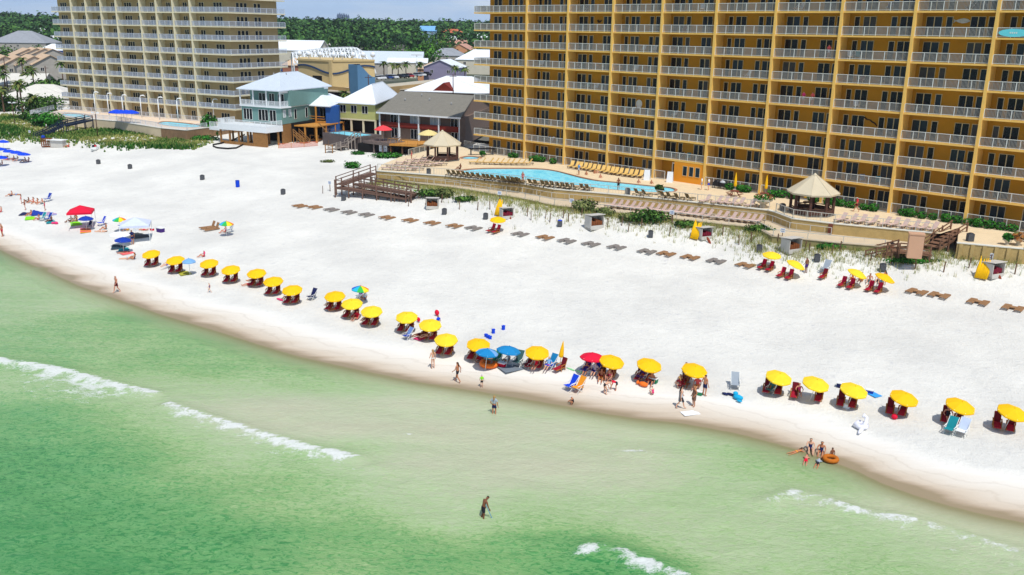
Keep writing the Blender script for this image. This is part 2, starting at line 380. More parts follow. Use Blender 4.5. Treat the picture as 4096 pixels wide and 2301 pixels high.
# ---- inland ground
mg = bpy.data.materials.new('inland_ground'); N, L = nodes(mg); b = N['Principled BSDF']
tc = N.new('ShaderNodeTexCoord').outputs['Object']
n1 = noise(N, L, tc, .02, 6, .6); n2 = noise(N, L, tc, .25, 6, .7)
gcol = mixc(N, L, maprange(N, L, n1.outputs['Fac'], .45, .55), (.035, .06, .022), (.16, .15, .13))
L.new(mixc(N, L, maprange(N, L, n2.outputs['Fac'], .4, .7, 0, .4), gcol, (.20, .19, .165)), b.inputs['Base Color']); b.inputs['Roughness'].default_value = .95
gx = np.array([-6000, -3000, -1500, -800, -400, -200, -100, -50, 0, 50, 100, 200, 400, 800, 1500, 3000, 6000.])
gy = np.array([60, 100, 140, 170, 200, 230, 260, 300, 350, 450, 600, 800, 1000, 1250, 1700, 2500, 4000, 9000.])
def edge_y(x): return np.where(x < -20, 200-.55*(x+20)*.9, 196-.95*(x+20))
MGR = MB()
rows = []
for gx_ in np.concatenate([np.linspace(-6000, -300, 20), np.linspace(-260, 260, 53), np.linspace(300, 6000, 20)]):
    e = float(edge_y(np.array(gx_))); e = max(e, -900)
    col_ = []
    for t in (0, 12, 30, 60, 120, 200, 300, 450, 650, 900, 1250, 2000, 4000, 9000):
        y_ = e+t; col_.append((gx_, y_, land_z(y_)))
    rows.append(col_)
vs = [p for c in rows for p in c]; n = len(rows[0])
MGR.add(vs, [(i*n+j, (i+1)*n+j, (i+1)*n+j+1, i*n+j+1) for i in range(len(rows)-1) for j in range(n-1)])
tag(MGR.build('ground', mg), kind='structure')
# ---- sky and sun
w = bpy.data.worlds.new('World'); S.world = w; w.use_nodes = True; N = w.node_tree.nodes; L = w.node_tree.links
SUN_EL = R(61); sdir = Vector((.36, -.93, 0)).normalized()
sky = N.new('ShaderNodeTexSky'); sky.sky_type = 'NISHITA'; sky.sun_disc = False; sky.sun_elevation = SUN_EL
sky.sun_rotation = math.atan2(sdir.x, sdir.y); sky.air_density = 1.0; sky.dust_density = .2; sky.ozone_density = 2.0
bg = N['Background']; bg.inputs['Strength'].default_value = .1
tcg = N.new('ShaderNodeTexCoord').outputs['Generated']
cl = noise(N, L, mapping(N, L, 0, (2.2, 2.2, 9), tcg), 2.3, 7, .6, .3)
cf = maprange(N, L, cl.outputs['Fac'], .46, .68, 0, .75)
sep = N.new('ShaderNodeSeparateXYZ'); L.new(tcg, sep.inputs[0])
low = maprange(N, L, sep.outputs[2], .02, .30, 1, 0)      # hazy blue air low over the land
skc = mixc(N, L, low, sky.outputs[0], (4.2, 5.8, 8.2))
L.new(mixc(N, L, cf, skc, (6.4, 7.2, 8.4)), bg.inputs['Color'])
sl = bpy.data.lights.new('sun', 'SUN'); sl.energy = 3.3; sl.angle = R(.5); sl.color = (1, .965, .90)
so = bpy.data.objects.new('sun', sl); COL.objects.link(so)
tosun = Vector((sdir.x*math.cos(SUN_EL), sdir.y*math.cos(SUN_EL), math.sin(SUN_EL)))
so.rotation_euler = tosun.to_track_quat('Z', 'Y').to_euler(); so.location = (0, 0, 200)
S.view_settings.view_transform = 'Standard'; S.view_settings.look = 'None'; S.view_settings.exposure = .13; S.view_settings.gamma = 1
S.view_settings.use_curve_mapping = False
S.cycles.max_bounces = 6; S.cycles.transparent_max_bounces = 12; S.cycles.diffuse_bounces = 3; S.cycles.glossy_bounces = 3
S.cycles.sample_clamp_indirect = 4

# ---- thin sea haze over the whole scene
hm = MB(); hm.box(-2600, 900, -150, 3400, -9, 92); hz_m = bpy.data.materials.new('haze_air'); N, L = nodes(hz_m)
N.remove(N['Principled BSDF']); pv = N.new('ShaderNodeVolumePrincipled'); pv.inputs['Color'].default_value = (.80, .88, 1, 1); pv.inputs['Density'].default_value = .00010; pv.inputs['Anisotropy'].default_value = .2
L.new(pv.outputs[0], N['Material Output'].inputs['Volume'])
tag(hm.build('haze', hz_m), 'thin pale sea haze hanging over the beach and town', 'haze', kind='stuff')
S.cycles.volume_bounces = 0; S.cycles.volume_step_rate = 10
# ================================================================ BUILDINGS
def part(mb, name, mats, parent):
    """a mesh in world coordinates under a thing"""
    o = mb.build(name, mats, parent)
    if parent.type == 'EMPTY': o.location = -parent.location
    return o
Y_COL = mat('pale_yellow_paint', (240, 194, 104), .75, .06, .4)
Y_WALL = mat('amber_stucco', (184, 133, 34), .85, .08, .5, bump=.15, bscale=30)
Y_OFF = mat('orange_stucco', (232, 152, 40), .85, .07, .5)
RAILW = mat('white_rail', (222, 224, 218), .5, .04, 2)
GLASS = mat('dark_window_glass', (12, 16, 24), .25, .5, .35, spec=.25)
GLASSB = mat('blue_window_glass', (22, 38, 52), .25, .5, .35, spec=.3)
CURT = mat('drawn_curtain', (66, 72, 78), .6, .2, 3)
WFR = mat('window_frame', (205, 190, 150), .5, .04, 2)
WFRW = mat('white_window_frame', (235, 235, 230), .5, .03, 2)
PICK = mat('grey_balusters', (150, 150, 146), .6, .08, 2); PICKB = mat('blue_grey_balusters', (168, 178, 196), .6, .08, 2)
def wq(mb, T, s0, s1, z0, z1, d, th=.06, mi=0):
    mb.box(s0, s1, d-th, d, z0, z1, T, mi)
def window(parent, T, s0, s1, z0, z1, n=2, fr=None, gl=None, name='window', fw=.05, gap=0, sink=.03):
    """T maps (along, outwards, up) to the world; frame sits proud of the wall at outwards = 0"""
    f = MB(); p = MB()
    w = (s1-s0-gap*(n-1))/n
    for i in range(n):
        a = s0+i*(w+gap); b = a+w
        f.box(a, b, .0, .06, z1-fw, z1, T); f.box(a, b, .0, .06, z0, z0+fw, T)
        f.box(a, a+fw, .0, .06, z0+fw, z1-fw, T); f.box(b-fw, b, .0, .06, z0+fw, z1-fw, T)
        p.box(a+fw, b-fw, .0, sink, z0+fw, z1-fw, T)
    o = part(f, name, fr or WFR, parent)
    q = p.build('pane', gl or GLASS, o)
    return o
def railing(mb, T, s0, s1, z, h=1.06, d=0, step=.13, post=1.45, pw=.042, mi=0, pm=0):
    n = max(1, round((s1-s0)/post))
    mb.box(s0, s1, d-.035, d+.035, z+h-.06, z+h, T, mi); mb.box(s0, s1, d-.02, d+.02, z+.08, z+.13, T, mi)
    for i in range(n+1):
        x = s0+(s1-s0)*i/n; mb.box(x-.035, x+.035, d-.033, d+.033, z, z+h-.06, T, mi)
    k = int((s1-s0)/step)
    for i in range(k):
        x = s0+(i+.5)*(s1-s0)/k; mb.box(x-pw/2, x+pw/2, d-.008, d+.008, z+.13, z+h-.06, T, pm)
# ---------------------------------------------------------------- the yellow tower
BAY = 8.673; ZD = 6.5
YOFF = [-.05, .05, .15, .23, .15, -.05, -.17, -.06]
def ysl(j): return 29.707-2.9*j+(YOFF[j] if 0 <= j < 8 else 0)       # underside of slab j
YT = lambda a, b, z: Wf(a, b, z)
yb = empty('apartment_tower', Wf(34, -8, ZD), 0, 'tall amber yellow beachfront tower with stacked white railed balconies', 'apartment tower')
RC = 2.0; A0 = -12.2; A1 = 11*BAY; AW = -10.35
wl = MB()
ztop = ysl(-3)
YW = lambda a, b, z: Wf(a, b-RC, z)
wl.box(AW, A1, -16, 0, ZD-2, ztop, YW)
part(wl, 'wall', Y_WALL, yb)
for j in range(-3, 8):
    m = MB(); z = ysl(j)
    m.box(A0, A1, -RC+.002, 0, z, z+.2, YT)
    m.box(A0, AW-.002, -RC-6, -RC, z, z+.2, YT)
    part(m, 'balcony_slab', Y_COL, yb)
for i in range(1, 12):
    m = MB(); a = (i-1)*BAY
    m.box(a-.165, a+.165, -RC+.004, .09, ZD-.3, ztop+.4, YT)
    part(m, 'column', Y_COL, yb)
BAYW = {1: [(.8, 1.5, 1), (1.9, 3.5, 2), (5.25, 6.0, 1), (6.3, 7.9, 2)], 0: [(.6, 2.4, 2), (2.8, 3.55, 1), (5.4, 7.0, 2), (7.25, 8.0, 1)]}
wins = []
for j in range(-2, 9):
    z0 = (ysl(j)+.2 if j < 8 else ZD)+.04; zc = ysl(j-1); h = min(2.2, zc-z0-.3)
    for i in range(0, 11):
        if i == 4 and j == 8: continue
        lay = [(-9.0, -7.1, 2), (-5.6, -4.75, 1), (-4.3, -3.5, 1), (-3.1, -2.3, 1), (-1.0+.1, .6, 2)] if i == 0 else [((i-1)*BAY+s, (i-1)*BAY+e, n) for s, e, n in BAYW[i % 2]]
        if i == 0: lay = [(s-.35, e-.35, n) for s, e, n in lay]; lay[-1] = (-1.6, -.3, 2)
        for s, e, n in lay: wins.append((i, j, s, e, z0, z0+h, n))
CP = Vector((0, 0, H))
vis = [w_ for w_ in wins if w_[1] >= 0 and w_[0] <= 9]
vis.sort(key=lambda w_: (Wf(w_[2], -RC, w_[4])-CP).length/((w_[3]-w_[2])**.5))
big = set(vis[:100])
fr = MB(); gl = MB()
rw = random.Random(3)
for w_ in wins:
    i, j, s, e, z0, z1, n = w_
    if w_ in big:
        window(yb, YW, s, e, z0, z1, n, gl=rw.choice([GLASS]*5+[GLASSB]*3+[CURT]))
    else:
        fw = .07; w = (e-s)/n
        for k in range(n):
            a = s+k*w; b_ = a+w
            fr.box(a, b_, 0, .06, z1-fw, z1, YW); fr.box(a, a+fw, 0, .06, z0, z1-fw, YW); fr.box(b_-fw, b_, 0, .06, z0, z1-fw, YW)
            fr.box(a+fw, b_-fw, 0, .03, z0, z1-fw, YW, rw.choice([1]*5+[2]*2+[3]))
tag(part(fr, 'window', [WFR, GLASS, GLASSB, CURT], yb), kind='stuff')
for j in range(0, 8):
    z = ysl(j)+.2
    for i in range(0, 10):
        m = MB(); s0 = A0+.06 if i == 0 else (i-1)*BAY+.2; s1 = i*BAY-.2 if i else -.2
        railing(m, YT, s0, s1, z, d=-.1, pw=.055, pm=1)
        if i == 0:
            TL = lambda a, b, zq: Wf(A0+.1+b*0, -.1-a, zq)
            railing(m, TL, .1, RC+5.8, z, pm=1)
        part(m, 'balcony_railing', [RAILW, PICK], yb)
m = MB()
for j in range(-2, 0):
    for i in range(0, 11): railing(m, YT, (A0+.06 if i == 0 else (i-1)*BAY+.2), (i*BAY-.2 if i else -.2), ysl(j)+.2, d=-.1, step=.3)
tag(part(m, 'balcony_railing', RAILW, yb), kind='stuff')
m = MB(); m.box(A0-.1, A1, -RC-16.3, .2, ztop, ztop+.7, YT); part(m, 'roof', Y_COL, yb)
# ground-floor office in the fourth bay
a4 = 3*BAY
m = MB(); m.box(a4+3.6, a4+BAY-.17, -RC+.01, -.02, ZD, ysl(7)-.01, YT); part(m, 'office_front', Y_OFF, yb)
YO = lambda a, b, z: Wf(a, b-.02, z)
for k in range(3): window(yb, YO, a4+5.1+k*1.05, a4+5.85+k*1.05, ZD+.95, ZD+2.35, 1, WFR, GLASSB, 'office_window')
d_ = MB(); d_.box(a4+2.2, a4+3.58, -RC+.3, -RC+.42, ZD, ZD+2.4, YT); dd = part(d_, 'door', WFRW, yb)
p_ = MB(); p_.box(a4+2.35, a4+2.85, -RC+.4, -RC+.44, ZD+.2, ZD+2.2, YT); p_.box(a4+2.95, a4+3.45, -RC+.4, -RC+.44, ZD+.2, ZD+2.2, YT); p_.build('pane', GLASSB, dd)
# little decorations people hung on the balconies
DECO = mat('grey_metal_plaque', (190, 195, 200), .5, .2, 3); TURQ = mat('turquoise_board', (110, 215, 225), .4, .05, 2); WDISC = mat('white_disc', (225, 228, 225), .6, .05, 2); DARKW = mat('dark_iron', (50, 34, 22), .7, .2, 4)
def plaque(name, label, cat, outline, a, z, m_, d=-RC+.02, th=.05, ins=None):
    n_ = len(outline); v = [Wf(a+x, d, z+y) for x, y in outline]+[Wf(a+x, d+th, z+y) for x, y in outline]
    mb = MB(); mb.add(v, [tuple(range(n_-1, -1, -1)), tuple(range(n_, 2*n_))]+[(i, (i+1) % n_, n_+(i+1) % n_, n_+i) for i in range(n_)])
    mt = [m_]
    if ins:
        for x0, x1, y0, y1 in ins: mb.box(a+x0, a+x1, d+th, d+th+.015, z+y0, z+y1, YT, 1)
        mt.append(RAILW)
    return tag(mb.build(name, mt), label, cat)
fish = [(-.95, .18), (-.7, .05), (-.35, .2), (.1, .3), (.55, .2), (.85, 0), (.5, -.2), (0, -.27), (-.4, -.16), (-.7, -.03), (-.95, -.22), (-.85, 0)]
plaque('fish_plaque', 'silver fish shaped plaque on the amber wall of a high balcony', 'wall decoration', fish, 7*BAY+4.55, ysl(1)+.2+1.75, DECO)
plaque('oval_board', 'turquoise oval surf club board tied to the balcony railing', 'sign', [(1.55*math.cos(t*PI/10), .42*math.sin(t*PI/10)) for t in range(20)], 8*BAY+1.9, ysl(1)+.2+.52, TURQ, d=-.04, th=.05, ins=[(-.42, -.3, -.08, .08), (-.22, -.1, -.08, .08), (-.02, .1, -.08, .08), (.18, .3, -.08, .08)])
plaque('round_disc', 'round white wall hanging on the amber wall of a balcony', 'wall decoration', [(.55*math.cos(t*PI/10), .62*math.sin(t*PI/10)) for t in range(20)], 2*BAY+4.1, ysl(5)+.2+1.45, WDISC)
lizard = [(-.9, .45), (-.5, .2), (-.1, .18), (.1, -.02), (.5, -.2), (.85, -.5), (.9, -.42), (.6, -.05), (.2, .1), (0, .28), (-.4, .32), (-.85, .6)]
plaque('iron_lizard', 'dark lizard shaped ironwork on the amber wall of a low balcony', 'wall decoration', lizard, 6*BAY+4.3, ysl(5)+.2+1.55, DARKW)
plaque('iron_birds', 'small dark wrought wall ornament between two balcony doors', 'wall decoration', [(-.5, .1), (-.2, .25), (.05, .0), (.35, .22), (.5, .1), (.2, -.2), (-.2, -.22)], 1*BAY+4.6, ysl(1)+.2+1.5, DARKW)
# ---------------------------------------------------------------- the tan tower
TX = (-106.31, 221.4); TAZ = -.505; TB = 5.363; TZ = 6.4
TT = frame((TX[0], TX[1], 0), TAZ)
T_COL = mat('cream_paint', (222, 213, 182), .75, .05, .5); T_WALL = mat('tan_stucco', (172, 151, 112), .85, .08, .4, bump=.12, bscale=25)
tb = empty('apartment_tower', TT(24, 10, TZ), 0, 'tan apartment tower with cream columns and wrap around white balconies', 'apartment tower')
def TF(a, b, z): return TT(a, -b, z)                 # b outwards to the sea
RT = 1.6; CA = 9.65*TB; SL = 14.6
def tsl(k): return 29.62-2.9*k
def TS(s, b, z): return TT(CA-RT+b, s+RT, z)      # side face: s runs back, b outwards
TW = lambda a, b, z: TF(a, b-RT, z)
zt = tsl(-2)
m = MB(); m.box(-7.2, CA-RT, -SL, 0, TZ-3, zt, TW); part(m, 'wall', T_WALL, tb)
for k in range(-2, 8):
    m = MB(); z = tsl(k)
    m.box(-7.6, CA, -RT+.003, 0, z, z+.24, TF); m.box(CA-RT+.003, CA, -RT-SL-1.0, -RT, z, z+.24, TF)
    part(m, 'balcony_slab', T_COL, tb)
for c in (0, 1, 2, 3, 4.5, 5.5, 6.5, 7.5):
    m = MB(); m.box(c*TB-.16, c*TB+.16, -RT+.005, .08, TZ-1, zt+.3, TF); part(m, 'column', T_COL, tb)
m = MB(); m.box(-7.8, CA+.2, -RT-SL-1.2, .2, zt, zt+.6, TF); part(m, 'roof', T_COL, tb)
for k in range(0, 9):
    z0 = (tsl(k)+.24 if k < 8 else TZ)+.05; h = 2.0
    for s, e, n in [(-6.1, -3.7, 3), (1.85, 3.05, 2), (TB+1.85, TB+3.05, 2), (2*TB+1.8, 2*TB+3.0, 2), (3*TB+1.0, 3*TB+3.4, 3), (4.5*TB+1.65, 4.5*TB+2.95, 2), (5.5*TB+1.6, 5.5*TB+2.9, 2), (6.5*TB+1.55, 6.5*TB+2.85, 2), (7.5*TB+1.2, 7.5*TB+2.7, 2), (7.5*TB+5.6, 7.5*TB+8.2, 3)]:
        window(tb, TW, s, e, z0, z0+h, n, T_COL, GLASS)
    window(tb, TS, 2.2, 5.4, z0, z0+h, 3, T_COL, GLASS, gap=.25)
m = MB(); mg2 = MB()
for k in range(0, 9):
    z0 = (tsl(k)+.24 if k < 8 else TZ)+.05
    for q in range(2):
        a = 7.4+q*1.15; m.box(a, a+.9, 0, .06, z0, z0+2, TS); m.box(a+.07, a+.83, .06, .075, z0+.07, z0+1.93, TS, 1)
    a = 3*TB+5.4; m.box(a, a+.75, 0, .06, z0, z0+2, TW); m.box(a+.07, a+.68, .06, .075, z0+.07, z0+1.93, TW, 1)
tag(part(m, 'window', [T_COL, GLASS], tb), kind='stuff')
TSR = lambda s, b, z: TT(CA+b, s, z)
TRAIL = mat('bluish_white_rail', (214, 220, 228), .45, .05, 2)
for k in range(0, 8):
    m = MB(); z = tsl(k)+.24
    railing(m, TF, -7.55, CA-.05, z, d=-.1, step=.2, post=1.8, pw=.1, pm=1)
    railing(m, TSR, .12, SL+RT+.9, z, d=-.1, step=.2, post=1.8, pw=.07, pm=1)
    railing(m, lambda s, b, zz_: TF(-7.5, -s, zz_), .12, RT, z, step=.2, pw=.09, pm=1)
    part(m, 'balcony_railing', [TRAIL, PICKB], tb)
# ---------------------------------------------------------------- houses
def quad_frame(A, B):
    A = Vector((A[0], A[1])); B = Vector((B[0], B[1])); d = (B-A); l = d.length; d.normalize(); n = Vector((d.y, -d.x))
    return (lambda s, o, z: Vector((A.x+d.x*s+n.x*o, A.y+d.y*s+n.y*o, z))), l
def inset(q, k):
    c = sum((Vector((p[0], p[1])) for p in q), Vector((0, 0)))/len(q)
    return [tuple(c+(Vector((p[0], p[1]))-c)*(1-k/(Vector((p[0], p[1]))-c).length)) for p in q]
def hip_roof(q, ze, zr, ra, rb, mats, parent, name='roof', th=.18):
    """q eave quad FL FR BR BL; ra, rb the ends of the ridge"""
    v = [(p[0], p[1], ze) for p in q]+[(ra[0], ra[1], zr), (rb[0], rb[1], zr)]
    m = MB()
    m.add(v, [(0, 1, 4), (1, 2, 5, 4), (2, 3, 5), (3, 0, 4, 5)])
    m.prism(list(reversed([p[:2] for p in q])) if False else [p[:2] for p in q], ze-th, ze-.004)
    o = part(m, name, mats, parent)
    e = MB()
    for a, b_ in ((4, 5), (0, 4), (1, 4), (2, 5), (3, 5)): e.bar(v[a], v[b_], .16, .1)
    e.build('ridge_cap', mats, o)
    return o
def gable_roof(q, ze, zr, mats, parent, along=True, name='roof', th=.18):
    """ridge runs parallel to FL-FR when along, else front to back"""
    FL_, FR_, BR_, BL_ = [Vector((p[0], p[1], ze)) for p in q]
    if along: r0 = (FL_+BL_)/2; r1 = (FR_+BR_)/2; sl1 = (FL_, FR_, r1, r0); sl2 = (BR_, BL_, r0, r1)
    else: r0 = (FL_+FR_)/2; r1 = (BL_+BR_)/2; sl1 = (BL_, FL_, r0, r1); sl2 = (FR_, BR_, r1, r0)
    r0.z = r1.z = zr
    m = MB(); dz = Vector((0, 0, th))
    for s in (sl1, sl2): m.hexa([p-dz for p in s], list(s))
    return part(m, name, mats, parent), r0, r1
def prism_wall(q, z0, z1, mats, parent, name='wall'):
    m = MB(); m.prism([p[:2] for p in q], z0, z1); return part(m, name, mats, parent)
R_WHITE = mat('white_metal_roof', (236, 240, 244), .35, .04, 1.0); R_GREY = mat('grey_shingle', (128, 124, 114), .9, .12, 1.5, bump=.3, bscale=8); R_PALE = mat('pale_metal_roof', (205, 215, 225), .4, .04, 1)
W_TEAL = mat('teal_siding', (112, 148, 142), .8, .05, 1); W_GRN = mat('lime_siding', (186, 188, 118), .8, .05, 1); W_BLUE = mat('bright_blue_siding', (40, 92, 168), .75, .06, 1); W_BRN = mat('brown_siding', (128, 108, 96), .85, .1, 1.4)
TRIM = mat('white_trim', (230, 234, 236), .6, .03, 2); WOOD = mat('weathered_timber', (150, 108, 62), .85, .22, 3); WOODO = mat('new_orange_timber', (196, 138, 64), .8, .18, 3); WOODG = mat('grey_timber', (112, 98, 92), .9, .18, 2.5); WOODD = mat('dark_timber', (92, 66, 48), .85, .2, 3); DARK = mat('dark_opening', (22, 20, 20), .9, .2, 2); SHEER = mat('pale_curtain', (190, 200, 205), .7, .2, 2)  # the dark opening colour stands in for shade; tyres and eyes share it
GREYV = mat('grey_vent_pipe', (150, 152, 154), .6, .08, 2)
R_RED = mat('dark_red_boards', (120, 38, 26), .8, .15, 2)
# --- teal house
tq = [(-56.2, 182.4), (-46.0, 176.9), (-39.6, 195.7), (-49.8, 201.0)]
th_ = empty('beach_house', (-48, 188, 5), 0, 'teal three storey house on stilts with a pale hipped metal roof', 'house')
wq_ = inset(tq, .9)
TFr, Lf = quad_frame(wq_[0], wq_[1]); TSd, Ls = quad_frame(wq_[1], wq_[2])
m = MB(); bk = [TFr(0, -2.6, 0)[:2], TFr(Lf, -2.6, 0)[:2], wq_[2], wq_[3]]
m.prism([tuple(p) for p in wq_], 8.4, 11.7); m.prism([tuple(p) for p in bk], 11.7, 14.9)
s2 = [TFr(Lf-.25, 0, 0)[:2], TFr(Lf, 0, 0)[:2], TFr(Lf, -2.6, 0)[:2], TFr(Lf-.25, -2.6, 0)[:2]]
m.prism([tuple(p) for p in s2], 11.7, 11.75)
part(m, 'wall', W_TEAL, th_)
hip_roof(tq, 15.0, 18.1, ((-51.1+3.2), (179.65+5.2)), (-44.7-1.2, 198.3-6.5), R_PALE, th_)
m = MB(); m.box(-.2, Lf+.3, -2.6, .35, 11.55, 11.8, TFr)
for s in (0, Lf/3, 2*Lf/3, Lf): m.box(s-.1, s+.1, .1, .3, 11.8, 14.85, TFr)
m.box(-.2, Ls, .0, .05, 11.55, 11.8, TSd); m.box(0, Ls, 0, .05, 14.4, 14.82, TSd)
part(m, 'balcony', TRIM, th_)
m = MB(); railing(m, TFr, 0, Lf, 11.8, d=.2, step=.16, pw=.06); railing(m, TSd, -.1, 2.5, 11.8, d=.02, step=.16, pw=.06); part(m, 'balcony_railing', TRIM, th_)
TB2 = lambda s, o, z: TFr(s, o-2.6, z)
for s, e in ((2.4, 4.2), (5.2, 6.6), (7.6, 9.2)): window(th_, TB2, s, e, 12.0, 14.1, 2, WFRW)
for s, e, n in ((.5, 2.9, 3), (4.6, 7.2, 3), (7.6, 9.3, 2)): window(th_, TFr, s, e, 8.9, 11.1, n, WFRW)
for s, z0, z1 in ((.6, 10.6, 11.2), (2.6, 10.6, 11.2)): window(th_, TSd, s, s+.9, z0-.9, z1, 1, WFRW, SHEER)
for s, z0, z1 in ((4.6, 9.1, 11.1), (8.8, 9.1, 11.1), (12.2, 13.6, 14.3), (15.0, 12.9, 14.3)): window(th_, TSd, s, s+.85, z0, z1, 1, WFRW)
# terrace in front, white fascia and rail
m = MB(); m.box(-2.2, Lf+.2, .02, 4.6, 7.1, 8.2, TFr); m.box(-6.2, -2.2, .5, 3.2, 6.6, 7.2, TFr); part(m, 'terrace', TRIM, th_)
m = MB(); railing(m, TFr, -2.1, Lf+.1, 8.2, d=4.5, step=.16, pw=.06); railing(m, lambda s, o, z: TFr(Lf+.1+o, s, z), .1, 4.5, 8.2, step=.16, pw=.06); railing(m, lambda s, o, z: TFr(-2.1+o, s, z), .1, 4.5, 8.2, step=.16, pw=.06); railing(m, TFr, -6.1, -2.3, 7.2, d=3.1, step=.16, pw=.06); part(m, 'terrace_railing', TRIM, th_)
def one(name, mt, parent, *a):
    m_ = MB(); m_.box(*a); return part(m_, name, mt, parent)
for s in np.linspace(-1.9, Lf-.2, 6):
    for o in (1.0, 4.2): one('stilt', WOOD, th_, s-.15, s+.15, o-.15, o+.15, 3.2, 7.09, TFr)
for s in np.linspace(2, Ls-1, 6): one('stilt', WOOD, th_, s-.15, s+.15, -.5, -.2, 4.0, 8.39, TSd)
one('board_fence', WOOD, th_, Lf-3.6, Lf, 4.38, 4.48, 3.4, 7.08, TFr); one('board_fence', WOOD, th_, .02, 3.4, -.17, -.06, 3.8, 8.38, TSd); one('board_fence', WOOD, th_, -1.9, Lf-3.7, 4.38, 4.46, 3.9, 4.9, TFr)
m = MB(); m.box(0, Lf-.5, -Ls+3, -3.4, 4.5, 8.3, TFr); part(m, 'undercroft_shade', DARK, th_)  # near-black block paints in the shade under the house
# timber side deck under construction beside it
dk = empty('timber_deck', TSd(10, 4, 4.5), 0, 'unfinished orange timber deck frame beside the teal house', 'deck')
m = MB(); m.box(4.0, 15.5, .1, 5.4, 7.7, 7.95, TSd); part(m, 'floor', WOODO, dk)
for s in (4.2, 8, 11.6, 15.2):
    for o in (2.6, 5.2):
        m = MB(); m.box(s-.14, s+.14, o-.14, o+.14, 4.2, 7.69, TSd); part(m, 'post', WOODO, dk)
m = MB(); m.box(6.2, 15.0, 5.6, 9.0, 5.6, 5.85, TSd); part(m, 'lower_floor', WOODO, dk)
m = MB(); m.bar(TSd(4.5, 5.6, 8.6), TSd(6.5, 8.8, 4.4), .22); m.bar(TSd(7.5, 9.5, 6.4), TSd(9.5, 12.5, 4.3), .25); part(m, 'brace', WOOD, dk)
# --- lime house
lq = [(-37.6, 189.7), (-28.7, 185.7), (-27.4, 213.5), (-36.6, 217)]
lh = empty('beach_house', (-33, 200, 5.5), 0, 'lime green house with a steep white metal roof and open garage bays', 'house')
wl_ = inset(lq, .7); LF, lf = quad_frame(wl_[0], wl_[1]); LS, ls = quad_frame(wl_[1], wl_[2])
prism_wall(wl_, 8.6, 11.95, W_GRN, lh)
a_ = atY(*zz(1365, 778, 900, 0), 193.5); b_ = atY(*zz(1470, 771, 900, 0), 205)
hip_roof(lq, 12.0, (a_.z+b_.z)/2, a_, b_, R_WHITE, lh)
for k in range(3): window(lh, LF, .55+k*2.75, 2.0+k*2.75, 9.9, 11.5, 2, WFRW)
for s in np.linspace(.15, lf-.15, 4): one('post', T_COL, lh, s-.16, s+.16, -.33, 0, 5.2, 8.58, LF)
for s in np.linspace(3, ls-.3, 4): one('post', T_COL, lh, s-.16, s+.16, -.33, 0, 5.2, 8.58, LS)
one('trim_board', T_COL, lh, 0, lf, .01, .06, 8.45, 8.75, LF)
m = MB(); m.box(.4, lf-.4, -ls+2, -1.6, 5.2, 8.55, LF); part(m, 'garage_bay_shade', DARK, lh)  # solid near-black fill: shade of the open bays put into colour
# --- blue house
bq = [(-44.2, 188.0), (-37.9, 185.2), (-37.2, 202), (-43.8, 204)]
bh = empty('beach_house', (-41, 195, 5.5), 0, 'bright blue house with a low white roof and timber porch', 'house')
wb = inset(bq, .6); BF, bf = quad_frame(wb[0], wb[1]); BS, bs = quad_frame(wb[1], wb[2])
m = MB(); m.prism([tuple(p) for p in [BF(0, -3, 0)[:2], BF(bf, -3, 0)[:2], wb[2], wb[3]]], 5.3, 11.4); m.box(bf-1.2, bf, -3, -.01, 5.3, 11.4, BF); part(m, 'wall', W_BLUE, bh)
hip_roof(bq, 11.5, 13.2, (-41, 192.2), (-40.6, 198), R_WHITE, bh)
BB = lambda s, o, z: BF(s, o-3, z)
window(bh, BB, 1.6, 4.0, 8.6, 10.8, 3, WFRW); window(bh, BB, 1.2, 4.0, 5.8, 7.8, 3, WFRW)
m = MB(); m.box(-1.0, bf-1.3, -2.9, .4, 8.0, 8.25, BF)
for z in (8.7, 9.2): m.box(-1.0, bf-1.3, .3, .4, z, z+.12, BF)
part(m, 'porch', WOODO, bh)
for s in (-.6, 3.2): one('porch_post', WOODO, bh, s-.12, s+.12, .42, .66, 4.6, 11.3, BF)
# --- brown two storey motel
mq = [(-27.6, 179.3), (-10.2, 169.9), (-4.6, 199.5), (-24.0, 209.5)]
mo = empty('beach_house', (-15, 185, 6), 0, 'long brown two storey lodge under a grey shingle roof', 'house')
wm = inset(mq, .6); MF, mf = quad_frame(wm[0], wm[1]); MS, mss = quad_frame(wm[1], wm[2])
r0 = atY(*zz(1640, 850, 900, 0), 194.5); r1 = atY(*zz(2330, 892, 900, 0), 184.0)
RC2 = 1.9
m = MB(); mid = [tuple(MF(0, -RC2, 0)[:2]), tuple(MF(mf, -RC2, 0)[:2]), wm[2], wm[3]]
m.prism(mid, 5.6, 10.9); m.box(-.02, .25, -RC2, 0, 5.6, 10.9, MF); m.box(mf-.25, mf+.02, -RC2, 0, 5.6, 10.9, MF)
e1 = MS(0, .0, 10.9); e2 = MS(mss, .0, 10.9); rr = Vector((r1.x, r1.y, r1.z-.25)); nrm = (MS(0, .02, 0)-MS(0, -.2, 0))
m.add([e1, e2, rr, e1-nrm, e2-nrm, rr-nrm], [(0, 1, 2), (5, 4, 3), (0, 3, 4, 1), (1, 4, 5, 2), (2, 5, 3, 0)])
part(m, 'wall', W_BRN, mo)
m = MB(); zr = (r0.z+r1.z)/2; E_ = [Vector((p[0], p[1], 11.1)) for p in mq]; dz = Vector((0, 0, .2)); r0 = Vector((r0.x, r0.y, r0.z)); r1 = Vector((r1.x, r1.y, r1.z))
m.hexa([E_[0]-dz, E_[1]-dz, r1-dz, r0-dz], [E_[0], E_[1], r1, r0]); m.hexa([E_[2]-dz, E_[3]-dz, r0-dz*1.02, r1-dz*1.02], [E_[2], E_[3], r0, r1])
part(m, 'roof', R_GREY, mo)
